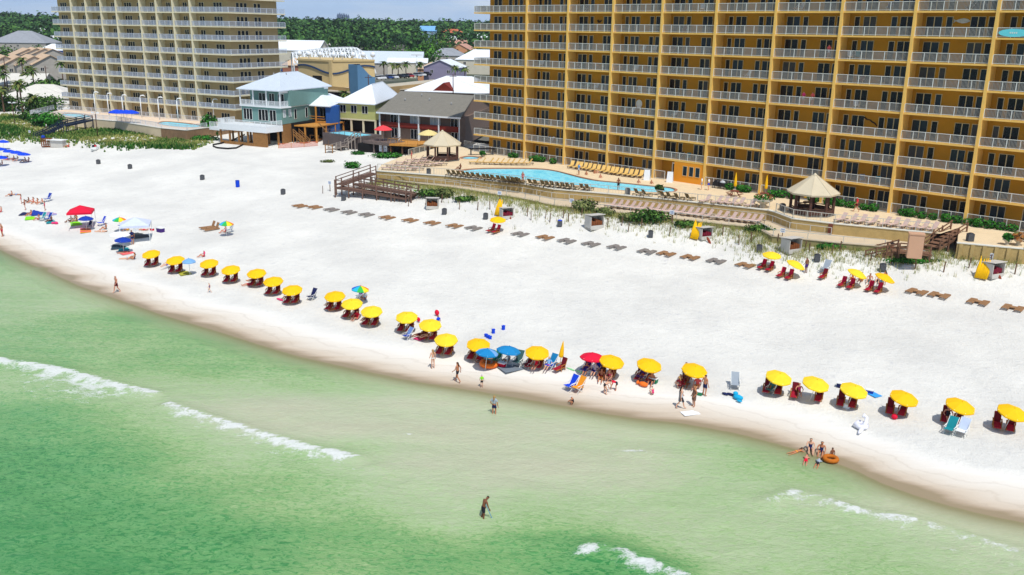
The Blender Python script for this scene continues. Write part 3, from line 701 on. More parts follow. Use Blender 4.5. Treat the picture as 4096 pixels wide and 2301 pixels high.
m = MB(); m.bar(E_[0]-dz*.9, E_[1]-dz*.9, .2, .3); part(m, 'gutter', TRIM, mo)
MB2 = lambda s, o, z: MF(s, o-RC2, z)
for i in range(4):
    s = mf*i/4
    window(mo, MB2, s+1.5, s+3.9, 8.6, 10.5, 3, WFRW, SHEER if i in (1, 2) else GLASS); window(mo, MB2, s+1.6, s+3.9, 5.9, 7.9, 3, WFRW)
for i in range(5):
    m = MB(); s = .15+(mf-.3)*i/4; m.box(s-.13, s+.13, -.25, .02, 5.6, 10.88, MF); part(m, 'post', TRIM, mo)
m = MB(); m.box(.3, mf-.3, -RC2+.01, -.28, 8.1, 8.3, MF); m.box(.3, mf-.3, -.2, -.12, 8.35, 9.2, MF); part(m, 'balcony', R_RED, mo)
for t, u_ in ((.2, .55), (.5, .62), (.8, .5), (.35, .8)):
    p = E_[0].lerp(E_[1], t).lerp(r0.lerp(r1, t), u_); m = MB(); m.tube([p-Vector((0, 0, .1)), p+Vector((0, 0, .55))], .14, 8); part(m, 'roof_vent', GREYV, mo)
for t, zq in ((.35, 0), (.6, 0)):
    p = Vector(((tq[1][0]+tq[2][0])/2*t+(tq[0][0]+tq[3][0])/2*(1-t), (tq[1][1]+tq[2][1])/2, 17.3)); m = MB(); m.tube([p-Vector((0, 0, .6)), p+Vector((0, 0, .7))], .12, 8); part(m, 'roof_vent', GREYV, th_)
# --- garage, commercial building, blue tower
G_WALL = mat('sandstone_stucco', (178, 148, 100), .85, .08, .3); C_WALL = mat('pale_tan_stucco', (206, 182, 132), .85, .06, .3); C_BLUE = mat('slate_blue_stucco', (96, 140, 176), .8, .06, .3); NAVY = mat('navy_trim', (38, 66, 104), .7, .1, 1); CONC = mat('concrete', (190, 180, 160), .9, .1, .3)
ga = empty('parking_garage', (-45, 290, 5.3), 0, 'long sandstone parking garage with cars on its roof deck', 'parking garage')
gl_ = atY(*zz(780, 742, 900, 0), 284); gt1 = atY(*zz(1150, 775, 900, 0), 268); gt2 = atY(*zz(1395, 800, 900, 0), 266.5); gr = atY(*zz(2330, 700, 900, 0), 335)
GA, la = quad_frame(gl_, gt1); GB, lb = quad_frame(gt2, gr)
zp = 10.0; zr_ = 9.0
m = MB()
for Tq, l in ((GA, la), (GB, lb)):
    for z0, z1 in ((7.3, zp),): m.box(0, l, -.4, 0, z0, zp, Tq)
    n = max(2, int(l/9))
    for i in range(n+1):
        s = .5+(l-1)*i/n; m.box(s-.5, s+.5, -.5, -.02, 4.6, 7.32, Tq)
part(m, 'parapet_wall', G_WALL, ga)
m = MB(); m.box(0, la, -60, -.42, zr_-.3, zr_, GA); m.box(-2, lb, -17, -.42, zr_-.35, zr_-.05, GB); part(m, 'roof_deck', CONC, ga)
m = MB(); m.box(.2, la-.2, -40, -5, 4.6, zr_-.4, GA); m.box(.2, lb-.2, -16, -5, 4.6, zr_-.4, GB); part(m, 'interior_shade', DARK, ga)  # near-black blocks behind the openings, painted-in shade of the parking floor
tw = empty('stair_tower', (-46, 268, 5.3), 0, 'slate blue stair tower with a curved top at the garage corner', 'tower')
ta = atY(*zz(1152, 640, 900, 0), 268.5); tc_ = atY(*zz(1236, 640, 900, 0), 264.5); tr_ = atY(*zz(1398, 640, 900, 0), 269)
zt1 = atY(*zz(1236, 606, 900, 0), 264.5).z
m = MB(); TA, l1 = quad_frame(ta, tc_); TR, l2 = quad_frame(tc_, tr_)
m.prism([tuple(ta[:2]), tuple(tc_[:2]), tuple(TR(.01, -4, 0)[:2]), tuple(TA(0, -4, 0)[:2])], 4.8, zt1)
n_ = 10
for i in range(n_):
    f0 = i/n_; f1 = (i+1)/n_; zf = lambda f: zt1-3.6*(0.5-.5*math.cos(PI*min(1, f*1.05)))
    m.hexa([TR(l2*f0, -4, 4.8), TR(l2*f0, 0, 4.8), TR(l2*f1, 0, 4.8), TR(l2*f1, -4, 4.8)], [TR(l2*f0, -4, zf(f0)), TR(l2*f0, 0, zf(f0)), TR(l2*f1, 0, zf(f1)), TR(l2*f1, -4, zf(f1))])
part(m, 'wall', C_BLUE, tw)
cb = empty('commercial_building', (-58, 292, 9), 0, 'pale tan hall with a navy wave band and white roof globes', 'commercial building')
ca = atY(*zz(680, 560, 900, 0), 292); cm = atY(*zz(1003, 558, 900, 0), 284); cr_ = atY(*zz(1395, 552, 900, 0), 293)
CA_, c1 = quad_frame(ca, cm); CB_, c2 = quad_frame(cm, cr_); zc_ = (ca.z+cm.z+cr_.z)/3
m = MB(); m.prism([tuple(ca[:2]), tuple(cm[:2]), tuple(cr_[:2]), (cr_.x-10, cr_.y+16), (ca.x-4, ca.y+18)], 8.6, zc_); part(m, 'wall', C_WALL, cb)
m = MB(); m.box(-.2, c1, 0, .25, zc_-.5, zc_+.06, CA_); m.box(0, c2, 0, .25, zc_-.5, zc_+.06, CB_); m.box(c1-1.2, c1, .02, .5, 8.7, zc_-.1, CA_); part(m, 'cornice', C_WALL, cb)
m = MB()
def wv(f): return zc_-3.2+1.3*math.cos(2*PI*f)*.9
for Tq, l, f0, f1 in ((CA_, c1, -.1, .5), (CB_, c2, .5, 1.15)):
    for i in range(14):
        g0 = i/14; g1 = (i+1)/14; h0 = wv(f0+(f1-f0)*g0); h1 = wv(f0+(f1-f0)*g1)
        m.hexa([Tq(l*g0, 0, h0), Tq(l*g0, .3, h0), Tq(l*g1, .3, h1), Tq(l*g1, 0, h1)], [Tq(l*g0, 0, h0+.5), Tq(l*g0, .3, h0+.5), Tq(l*g1, .3, h1+.5), Tq(l*g1, 0, h1+.5)])
part(m, 'wave_band', NAVY, cb)
window(cb, CA_, 1.6, 4.2, 9.4, 11.6, 3, WFRW); m = MB(); m.box(6.2, 10.2, 0, .06, 8.7, 12.4, CA_); part(m, 'doorway', DARK, cb)
GLOBE = mat('white_globe', (235, 240, 245), .3, .02, 1)
for k, (x, y) in enumerate([(675, 522), (775, 520), (880, 520), (1003, 535), (1100, 528), (1200, 528), (1295, 525), (1388, 520)]):
    Tq, f = (CA_, (x-680)/323*c1) if k < 4 else (CB_, (x-1003)/392*c2)
    m = MB(); p = Tq(max(.3, f), -.5, zc_); m.tube([p, p+Vector((0, 0, .8))], .12); m.ball(p+Vector((0, 0, 1.55)), .85, 12)
    part(m, 'roof_globe', GLOBE, cb)
tr = empty('truss_canopy', (-58, 325, 9), 0, 'long arched white steel truss canopy behind the tan hall', 'canopy')
p0 = atY(*zz(640, 520, 900, 0), 318); p1 = atY(*zz(1405, 515, 900, 0), 326)
TRF, lt = quad_frame(p0, p1)
m = MB()
def hz(f, r): return (20.2-2.0*(1-min(1, f/.75))**2 if f < .78 else 20.2-6.5*((f-.78)/.22)**2)-[3.6, 1.5, .2, 0, 1.2][r]*(1 if f < .9 else .6)
OO = (0, -4, -8, -12, -17); NS = 22
for r_ in range(5):
    P_ = [TRF(lt*i/NS, OO[r_], hz(i/NS, r_)) for i in range(NS+1)]
    for i in range(NS): m.bar(P_[i], P_[i+1], .42)
for i in range(NS+1):
    q = [TRF(lt*i/NS, OO[r_], hz(i/NS, r_)) for r_ in range(5)]
    for a_, b_ in zip(q, q[1:]): m.bar(a_, b_, .34)
    if i < NS:
        for r_ in range(4):
            ra_, rb2 = (r_, r_+1) if i % 2 else (r_+1, r_); m.bar(q[ra_], TRF(lt*(i+1)/NS, OO[rb2], hz((i+1)/NS, rb2)), .26)
    if i % 5 == 0: m.bar(q[0], Vector((q[0].x, q[0].y, 8)), .35); m.bar(q[4], Vector((q[4].x, q[4].y, 8)), .35)
part(m, 'truss', TRIM, tr)
# --- generic small houses
def house(name, label, q, z0, ze, zr, wm_, rm, roof='hip', along=True, wins=2, ov=.6, cat='house', rise=None, group=None):
    c = sum((Vector((p[0], p[1])) for p in q), Vector((0, 0)))/4
    e = empty(name, (c.x, c.y, z0), 0, label, cat, group)
    iq = inset(q, ov); prism_wall(iq, z0-.6, ze-.02, wm_, e)
    if roof == 'hip':
        v = [Vector((p[0], p[1])) for p in q]
        if (v[1]-v[0]).length > (v[2]-v[1]).length: ra = (v[0]+v[3])/2; rb = (v[1]+v[2])/2
        else: ra = (v[0]+v[1])/2; rb = (v[2]+v[3])/2
        l = (rb-ra).length; w_ = min((v[1]-v[0]).length, (v[2]-v[1]).length)/2; k = min(.48, w_/l)
        hip_roof(q, ze, zr, ra.lerp(rb, k), rb.lerp(ra, k), rm, e)
    else:
        o, r0_, r1_ = gable_roof(q, ze, zr, rm, e, along)
        I = [Vector((p[0], p[1], ze-.1)) for p in iq]
        ends = ((I[3], I[0]), (I[1], I[2])) if along else ((I[0], I[1]), (I[2], I[3]))
        for a_, b_ in ends:
            t_ = (a_+b_)/2; t_.z = zr-.25; ic = (Vector((c.x, c.y, t_.z))-t_).normalized()*.3; ic.z = 0
            m = MB(); m.add([a_, b_, t_, a_+ic, b_+ic, t_+ic], [(0, 1, 2), (5, 4, 3), (0, 3, 4, 1), (1, 4, 5, 2), (2, 5, 3, 0)])
            part(m, 'gable', wm_, e)
    if wins:
        for A, B in ((iq[0], iq[1]), (iq[1], iq[2])):
            Tq, l = quad_frame(A, B)
            for i in range(wins):
                s = l*(i+.5)/wins
                zz0 = max(z0+.9, ze-2.3)
                window(e, Tq, s-.6, s+.6, zz0, zz0+1.3, 2, WFRW)
    return e
def rectq(c, w, d, az):
    T = frame((c[0], c[1], 0), az); return [tuple(T(x, y, 0)[:2]) for x, y in ((-w/2, -d/2), (w/2, -d/2), (w/2, d/2), (-w/2, d/2))]
def at_px(x, y, Y, ox=0, oy=0, s=2.334): return atY(*zz(x, y, ox, oy, s), Y)
PEACH = mat('peach_stucco', (222, 160, 118), .85, .06, .5); CREAMW = mat('cream_siding', (214, 206, 186), .85, .05, .5); GREYW = mat('grey_siding', (176, 170, 160), .85, .08, .5); R_TAN = mat('tan_shingle', (206, 178, 148), .9, .1, .6); R_REDM = mat('red_metal_roof', (200, 52, 64), .5, .08, .6); R_LBL = mat('light_blue_roof', (120, 176, 224), .5, .06, .6); R_PINK = mat('pinkish_tile_roof', (196, 150, 130), .9, .1, .6); R_DG = mat('dark_grey_roof', (150, 154, 160), .85, .1, .6); R_OFF = mat('off_white_roof', (216, 212, 202), .8, .06, .5)
def hp(name, label, x, y, Y, w, d, az, hw, hr, wm_, rm, roof='hip', along=True, wins=2, ox=0, cat='house'):
    """house whose front eave centre shows at that spot of the photograph, Y metres out"""
    p = at_px(x, y, Y, ox); ze = p.z; z0 = min(land_z(Y), ze-hw)
    T = frame((p.x, p.y, 0), az); q = [tuple(T(X_, Y_, 0)[:2]) for X_, Y_ in ((-w/2, 0), (w/2, 0), (w/2, d), (-w/2, d))]
    return house(name, label, q, z0, ze, ze+hr, wm_, rm, roof, along, wins, cat=cat)
# left of the tan tower
hp('house', 'off white roofed villa under the palms left of the tan tower', 330, 915, 262, 21, 16, .12, 3.2, 3.4, CREAMW, R_OFF, 'hip', True, 3)
hp('house', 'low villa wing with a flat white eave below the palms', 200, 965, 250, 26, 8, .1, 2.6, .5, CREAMW, R_OFF, 'hip', True, 3)
hp('house', 'grey sided hall with a pale gable roof at the left edge', -10, 790, 300, 26, 20, .2, 4, 3.2, GREYW, R_OFF, 'gable', True, 2)
for i, (x, y) in enumerate([(60, 610), (190, 615), (330, 612), (480, 605)]):
    hp('townhouse', ['tan roofed townhouse nearest the left edge', 'tan roofed townhouse behind the tallest palm', 'tan roofed townhouse right of the tallest palm', 'tan roofed townhouse beside the tan tower'][i], x, y, 352-i*2, 13.5, 24, .6, 6.5, 3.6, GREYW, R_TAN, 'gable', False, 2, cat='townhouse')
for i, (x, y) in enumerate([(275, 520), (350, 515), (425, 517), (500, 522)]):
    hp('townhouse', ['pale gabled townhouse second row far left', 'pale gabled townhouse second row left of middle', 'pale gabled townhouse second row right of middle', 'pale gabled townhouse second row beside the tower'][i], x, y, 430, 14, 22, .6, 6, 3.2, GREYW, R_TAN, 'gable', False, 1, cat='townhouse')
hp('house', 'large grey house with a pyramid roof on the wooded left', 160, 400, 560, 34, 26, .1, 14, 7, GREYW, R_DG, 'hip', True, 3)
hp('house', 'house with a long bright red roof left of the tan tower', 385, 402, 640, 28, 16, .1, 7, 4, CREAMW, R_REDM, 'hip', True, 2)
hp('house', 'white roofed house behind the red roof', 530, 400, 600, 24, 18, .1, 7, 6, CREAMW, R_WHITE, 'hip', True, 2)
hp('house', 'blue sided house low beside the tan tower', 470, 470, 520, 14, 12, .1, 6, 3.5, W_BLUE, R_WHITE, 'hip', True, 2)
hp('house', 'orange roofed house deep in the left woods', 260, 240, 860, 30, 16, 0, 4, 3, PEACH, R_PINK, 'hip', True, 1)
hp('house', 'small white roofed house at the edge of the left woods', 345, 305, 760, 22, 14, 0, 5, 4, CREAMW, R_WHITE, 'hip', True, 1)
hp('house', 'small pale grey house beside the tan tower at the wood edge', 450, 310, 740, 16, 14, 0, 5, 4, CREAMW, R_PALE, 'hip', True, 1)
hp('house', 'tiny white roofed house high in the left woods', 50, 218, 900, 14, 10, 0, 4, 3, CREAMW, R_WHITE, 'hip', True, 1)
# between the towers (zoom offset 900)
hp('warehouse', 'long grey metal roofed shed right of the tan hall', 1520, 590, 420, 32, 26, .05, 4, 5, GREYW, R_PALE, 'gable', True, 2, 900, 'warehouse')
hp('house', 'long white roofed building in front of the grey sheds', 1700, 585, 400, 18, 12, .05, 3.5, 1.8, CREAMW, R_WHITE, 'gable', True, 2, 900)
hp('house', 'white gabled cottage with a lavender wall by the lot', 2005, 630, 368, 15, 14, -.25, 3.2, 3, mat('lavender_siding', (150, 144, 168), .85, .05, .5), R_WHITE, 'gable', False, 2, 900)
hp('house', 'small brown roofed cottage left of the white gabled cottage', 1890, 645, 384, 10, 10, -.25, 3, 2.6, PEACH, R_TAN, 'hip', True, 1, 900)
hp('house', 'grey pyramid roofed house before the peach house', 2070, 520, 520, 22, 16, 0, 8, 4, GREYW, R_DG, 'hip', True, 3, 900)
hp('house', 'large peach house with a blue arched window', 2185, 505, 560, 24, 18, -.2, 9, 6, PEACH, R_PINK, 'gable', False, 2, 900)
hp('house', 'pinkish tiled house on the right wood edge', 2190, 445, 640, 30, 18, 0, 6, 5, PEACH, R_PINK, 'hip', True, 2, 900)
hp('house', 'orange walled house half behind the yellow tower', 2270, 590, 440, 14, 16, -.5, 9, 5, PEACH, R_OFF, 'gable', False, 2, 900)
hp('house', 'cream house with a white roof beside the yellow tower', 2400, 560, 430, 26, 16, -.1, 9, 4.5, CREAMW, R_WHITE, 'hip', True, 3, 900)
hp('house', 'white house among the trees at the right wood edge', 2122, 385, 700, 14, 12, 0, 9, 4, CREAMW, R_WHITE, 'hip', True, 2, 900)
hp('house', 'light blue roofed tall house standing clear of the trees', 1895, 290, 760, 14, 11, 0, 12, 4, mat('pale_blue_siding', (150, 180, 205), .8, .05, .5), R_LBL, 'gable', True, 2, 900)
hp('house', 'red roofed house in the right woods', 2112, 305, 820, 22, 12, 0, 4, 3, PEACH, mat('orange_tile_roof', (196, 110, 78), .9, .08, .6), 'hip', True, 1, 900)
hp('house', 'white low house behind the right woods', 2340, 350, 780, 24, 12, 0, 4, 3, CREAMW, R_WHITE, 'hip', True, 1, 900)
hp('house', 'flat pale roofed building above the truss canopy', 810, 425, 640, 36, 20, 0, 6, 2, PEACH, R_OFF, 'hip', True, 2, 900)
hp('house', 'white roofed hall left of the truss canopy by the tan tower', 600, 470, 470, 32, 16, -.2, 6, 5, CREAMW, R_WHITE, 'gable', True, 2, 900)
hp('house', 'brick coloured house beside the tan tower above parked cars', 630, 610, 360, 9, 10, 0, 4, 3, mat('brick_wall', (168, 110, 86), .9, .1, .8), R_TAN, 'hip', True, 1, 900)
hp('house', 'wide white roofed restaurant with a dark red gable behind the lodge', 2090, 862, 268, 28, 20, -.25, 3, 4.2, W_BRN, R_WHITE, 'hip', True, 0, 900)
m = MB(); p = at_px(2070, 810, 272, 900); TG = frame((p.x, p.y, 0), -.25)
m.add([TG(-3.4, -3, p.z-1.1), TG(3.4, -3, p.z-1.1), TG(0, -3, p.z+1.3), TG(-3.4, 5, p.z-1.1), TG(3.4, 5, p.z-1.1), TG(0, 5, p.z+1.3)], [(0, 1, 2), (5, 4, 3), (0, 3, 4, 1), (1, 4, 5, 2), (2, 5, 3, 0)])
tag(m.build('roof_dormer', R_RED), 'dark red dormer gable standing on the white restaurant roof', 'dormer')
# distant skyline beyond the woods
FARB = mat('hazed_facade', (92, 116, 150), .9, .05, .02)  # distance haze is put into this facade blue
for i, (x, w_, y) in enumerate([(1043, 9, 140), (1060, 11, 132), (1080, 10, 138), (1100, 10, 136), (1122, 9, 142), (1142, 8, 148)]):
    a_ = at_px(x, y, 3000, 900); m = MB(); wd = w_/2.334/F*3000
    m.box(a_.x, a_.x+wd, 3000, 3020, 5, a_.z); m.box(a_.x+wd*.3, a_.x+wd*.7, 3004, 3016, a_.z, a_.z+4)
    tag(m.build('distant_tower', FARB), 'hazy blue tower block on the horizon in the distant cluster', 'tower block', 'distant tower blocks on the horizon')
# ================================================================ DECKS, WALLS, FENCES, PLANTS
import bmesh
def poly(mb_name, loops, z, mats, kind=None):
    """flat sheet from an outer loop and holes, all lists of xy"""
    bm = bmesh.new(); es = []
    for lp in loops:
        vs_ = [bm.verts.new((p[0], p[1], z)) for p in lp]
        for i in range(len(vs_)): es.append(bm.edges.new((vs_[i], vs_[(i+1) % len(vs_)])))
    bmesh.ops.triangle_fill(bm, use_beauty=True, edges=es)
    bmesh.ops.recalc_face_normals(bm, faces=bm.faces)
    for f in bm.faces:
        if f.normal.z < 0: f.normal_flip()
    me = bpy.data.meshes.new(mb_name); bm.to_mesh(me); bm.free(); me.materials.append(mats)
    o = bpy.data.objects.new(mb_name, me); COL.objects.link(o)
    return tag(o, kind=kind) if kind else o
def smooth_loop(pts, n=6):
    out = []; k = len(pts)
    for i in range(k):
        p0, p1, p2, p3 = (Vector(pts[(i+j-1) % k][:2]) for j in range(4))
        for j in range(n):
            t = j/n
            out.append(tuple(.5*((2*p1)+(p2-p0)*t+(2*p0-5*p1+4*p2-p3)*t*t+(3*p1-p0-3*p2+p3)*t**3)))
    return out
A1k = lambda x, y, z: at(*zz(x, y, 1000, 500), z)       # measured off enlargements of the photograph
A2k = lambda x, y, z: at(*zz(x, y, 2000, 500), z)
A3k = lambda x, y, z: at(*zz(x, y, 2996, 500), z)
A0 = lambda x, y, z: at(*zz(x, y, 0, 0), z)
A9 = lambda x, y, z: at(*zz(x, y, 900, 0), z)
DECKM = mat('tan_pool_deck', (224, 203, 168), .85, .07, .7, bump=.1, bscale=15); PLANK = mat('olive_timber_wall', (184, 158, 104), .9, .14, 1.2, bump=.3, bscale=6); PEBBLE = mat('grey_concrete_path', (206, 188, 160), .9, .07, .8)
KNOT = mat('white_cap', (225, 222, 210), .7, .04, 2)
ZW = 5.3
DFp = [A1k(1180, 432, ZD), A1k(1840, 482, ZD), A1k(2560, 556, ZD), A2k(500, 603, ZD), A2k(1000, 645, ZD), A2k(1500, 693, ZD), A2k(2000, 745, ZD), A2k(2500, 800, ZD), A3k(240, 817, ZD), A3k(400, 878, ZD), A3k(790, 925, ZD), A3k(1700, 1012, ZD), A3k(1790, 1015, ZD), A3k(1960, 960, ZD), A3k(1945, 1105, ZD), A3k(2567, 1162, ZD)]
endr = DFp[-1]+(DFp[-1]-DFp[-2])*2
DFx = [p[:2] for p in DFp]+[endr[:2]]
outer = [Wf(-22, -3, 0)[:2], A1k(1400, 300, ZD)[:2], A1k(1230, 370, ZD)[:2]]+DFx+[Wf(12*BAY, -RC-.3, 0)[:2], Wf(-14, -RC-.3, 0)[:2]]
pool_px = [A1k(1962, 434, ZD), A1k(2040, 414, ZD), A1k(2200, 405, ZD), A1k(2400, 404, ZD), A2k(230, 405, ZD), A2k(400, 411, ZD), A2k(520, 428, ZD), A2k(640, 458, ZD), A2k(770, 492, ZD), A2k(910, 517, ZD), A2k(1110, 536, ZD), A2k(1400, 566, ZD), A2k(1565, 580, ZD), A2k(1632, 602, ZD), A2k(1590, 624, ZD), A2k(1440, 628, ZD), A2k(1240, 616, ZD), A2k(1050, 603, ZD), A2k(870, 582, ZD), A2k(600, 548, ZD), A2k(300, 517, ZD), A2k(0, 494, ZD), A1k(2100, 462, ZD)]
pool = smooth_loop(pool_px)
kid = smooth_loop([A1k(1972, 308, ZD), A1k(2040, 292, ZD), A1k(2130, 300, ZD), A1k(2140, 312, ZD), A1k(2040, 318, ZD)], 5)
dko = poly('pool_deck', [[tuple(p) for p in outer], pool, kid], ZD, DECKM, 'structure')
POOLW = bpy.data.materials.new('pool_water'); N, L = nodes(POOLW); b = N['Principled BSDF']; tcn = N.new('ShaderNodeTexCoord').outputs['Object']
nz_ = noise(N, L, tcn, 1.0, 7, .7, 2.0); L.new(mixc(N, L, maprange(N, L, nz_.outputs['Fac'], .4, .6), (.10, .60, .82), (.34, .86, .97)), b.inputs['Base Color'])
b.inputs['Roughness'].default_value = .3; b.inputs['Specular IOR Level'].default_value = .15; bpn = N.new('ShaderNodeBump'); bpn.inputs['Strength'].default_value = .25; bpn.inputs['Distance'].default_value = .05; L.new(nz_.outputs['Fac'], bpn.inputs['Height']); L.new(bpn.outputs['Normal'], b.inputs['Normal'])
COPE = mat('pool_coping', (176, 120, 92), .8, .1, 2)
def pool_thing(name, lp, z, label, depth=.14):
    e = empty(name, (*lp[0], z), 0, label, 'pool')
    w = poly('water_surface', [lp], z-depth, POOLW); w.parent = e; w.location = -e.location
    c = Vector((sum(p[0] for p in lp)/len(lp), sum(p[1] for p in lp)/len(lp)))
    m = MB(); n = len(lp)
    inn = [Vector(p) for p in lp]; outp = [p+(p-c).normalized()*.38 for p in inn]
    vs_ = [(*p, z+.02) for p in inn]+[(*p, z+.02) for p in outp]+[(*p, z-.5) for p in inn]+[(*p, z+.004) for p in outp]
    m.add(vs_, [f for i in range(n) for f in ((i, (i+1) % n, n+(i+1) % n, n+i), (i, 2*n+i, 2*n+(i+1) % n, (i+1) % n), (n+i, n+(i+1) % n, 3*n+(i+1) % n, 3*n+i))])
    part(m, 'coping', COPE, e); return e
pool_thing('swimming_pool', pool, ZD, 'long kidney shaped turquoise swimming pool in front of the yellow tower')
pool_thing('wading_pool', kid, ZD, 'small round wading pool beside the left gazebo')
def wall_run(name, pts, z0, z1, th, m_, label, cat='wall', cap=None, z0f=None):
    e = empty(name, (pts[0][0], pts[0][1], z0), 0, label, cat); w = MB(); c = MB()
    for i, (p, q) in enumerate(zip(pts, pts[1:])):
        T, l = quad_frame(p, q)
        w.box(0, l+.0, -th, 0, z0, z1, T)
        if cap: c.box(-.05, l+.05, -th-.05, .07, z1+.002, z1+.1, T)
    part(w, 'wall_face', m_, e)
    if cap: part(c, 'cap', cap, e)
    return e
wall_run('retaining_wall', DFx[:12], 2.5, ZD-.004, .35, PLANK, 'tall olive timber retaining wall below the pool deck', cap=KNOT)
wall_run('retaining_wall', DFx[-3:], 2.5, ZD-.004, .3, PLANK, 'timber bulkhead with upright ribs at the right edge', cap=KNOT)
eb = empty('bulkhead_rib_row', Vector((*DFx[-3], 4)), 0, 'row of upright timber ribs on the right bulkhead', 'ribs')
T, l = quad_frame(DFx[-3], DFx[-1])
for i in range(int(l/1.1)):
    m = MB(); m.box(.2+i*1.1, .55+i*1.1, .005, .16, 2.5, ZD-.05, T); part(m, 'rib', PLANK, eb)
# walkway one storey down
WFp = [A1k(1165, 500, ZW), A1k(1900, 585, ZW), A1k(2560, 692, ZW), A2k(500, 752, ZW), A2k(1000, 808, ZW), A2k(1640, 880, ZW), A2k(2380, 962, ZW), A3k(70, 962, ZW), A3k(215, 1042, ZW), A3k(870, 1108, ZW), A3k(1260, 1140, ZW)]
WFx = [tuple(p[:2]) for p in WFp]
back = [tuple(Vector(p)+Vector((-NX, -NY))*.2) for p in DFx[:12]]
o = poly('walkway', [WFx+[tuple(DFx[12])]+back[::-1]], ZW, PEBBLE, 'structure')
wall_run('seawall', WFx, 2.4, ZW-.004, .25, mat('mossy_seawall', (150, 140, 96), .9, .18, 1.2), 'low mossy seawall between the walkway and the dune grass', cap=PEBBLE)
FENCEM = mat('pale_fence_rail', (198, 196, 186), .5, .05, 2)
def fence(name, pts, z, label, h=1.1, step=.14, post=2.2, pw=.02, m_=None, cat='fence', group=None):
    e = empty(name, (pts[0][0], pts[0][1], z), 0, label, cat, group)
    for p, q in zip(pts, pts[1:]):
        T, l = quad_frame(p, q)
        if l < .3: continue
        m = MB(); railing(m, T, 0, l, z, h=h, step=step, post=post, pw=pw); part(m, 'panel', m_ or FENCEM, e)
    return e
ins_ = [tuple(Vector(p)+Vector((-NX, -NY))*.25) for p in DFx]
fence('pool_fence', ins_[:8], ZD, 'thin pale picket fence along the edge of the pool deck', step=.4, post=2.4, pw=.02)
fence('pool_fence', ins_[8:12], ZD, 'thin pale picket fence round the right gazebo corner', step=.3, post=1.8, pw=.02)
fence('walkway_fence', [tuple(Vector(p)+Vector((NX, NY))*.35) for p in DFx[:11]], ZW, 'low pale rail along the foot of the timber wall', h=.85, step=1.2, post=2.6, pw=.03)
fence('walkway_rail', [tuple(Vector(p)+Vector((-NX, -NY))*.2) for p in WFx], ZW, 'thin wire rail on the outer edge of the walkway', h=.8, step=4, post=3.4, pw=.02)
for i in range(0, 10):
    if i == 4: sp = [(a4+.2, a4+2.1)]
    else: sp = [((A0_ if i == 0 else (i-1)*BAY+.2), i*BAY-.2 if i else -.2) for A0_ in (-12.2,)]
    for s0, s1 in sp:
        m = MB(); railing(m, YT, s0, s1, ZD, d=.0, h=1.25, step=.13, post=1.45, pw=.03, pm=1); part(m, 'terrace_railing', [RAILW, PICK], yb)
fence('pool_fence', [A1k(1480, 290, ZD)[:2], A1k(1680, 235, ZD)[:2]], ZD, 'fence climbing beside the pink loungers left of the gazebo', step=.2)
fence('pool_fence', [A1k(2000, 200, ZD)[:2], A1k(2390, 275, ZD)[:2]], ZD, 'pale fence between the left gazebo and the yellow tower', step=.14, pw=.03)
# ---- leaf clumps
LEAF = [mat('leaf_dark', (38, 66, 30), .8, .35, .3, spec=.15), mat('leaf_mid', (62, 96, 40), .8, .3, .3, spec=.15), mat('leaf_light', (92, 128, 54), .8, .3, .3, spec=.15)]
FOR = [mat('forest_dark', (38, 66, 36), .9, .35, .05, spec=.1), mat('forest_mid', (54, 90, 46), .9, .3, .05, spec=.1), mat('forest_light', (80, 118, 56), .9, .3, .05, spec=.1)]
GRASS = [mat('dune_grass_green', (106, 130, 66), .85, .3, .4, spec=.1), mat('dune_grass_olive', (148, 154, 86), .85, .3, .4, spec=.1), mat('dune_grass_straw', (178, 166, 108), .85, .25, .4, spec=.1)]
def leaf_quads(mb, c, r, n, size, rng, shell=.55, lump=.25):
    """small leaf faces spread through an uneven ellipsoid"""
    ph = [rng.uniform(0, 6.3) for _ in range(4)]
    for _ in range(n):
        u = rng.uniform(-1, 1); t = rng.uniform(0, 2*PI); q = math.sqrt(1-u*u)
        d = Vector((q*math.cos(t), q*math.sin(t), u))
        k = (rng.uniform(shell, 1)**.6)*(1+lump*math.sin(3*t+ph[0])*math.sin(4*u+ph[1])+lump*.6*math.sin(6*t+ph[2]+5*u))
        p = Vector((c[0]+d.x*r[0]*k, c[1]+d.y*r[1]*k, c[2]+d.z*r[2]*k))
        nrm = (d+Vector((rng.uniform(-.9, .9), rng.uniform(-.9, .9), rng.uniform(-.3, 1.1)))).normalized()
        x = nrm.orthogonal().normalized(); a = rng.uniform(0, 2*PI); y = nrm.cross(x)
        x, y = x*math.cos(a)+y*math.sin(a), y*math.cos(a)-x*math.sin(a)
        s = size*rng.uniform(.6, 1.3)
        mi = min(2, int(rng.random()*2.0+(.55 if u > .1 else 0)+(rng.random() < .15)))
        mb.add([p-x*s*.5-y*s*.3, p+x*s*.5-y*s*.35, p+x*s*.4+y*s*.4, p-x*s*.45+y*s*.3], [(0, 1, 2, 3)], mi)
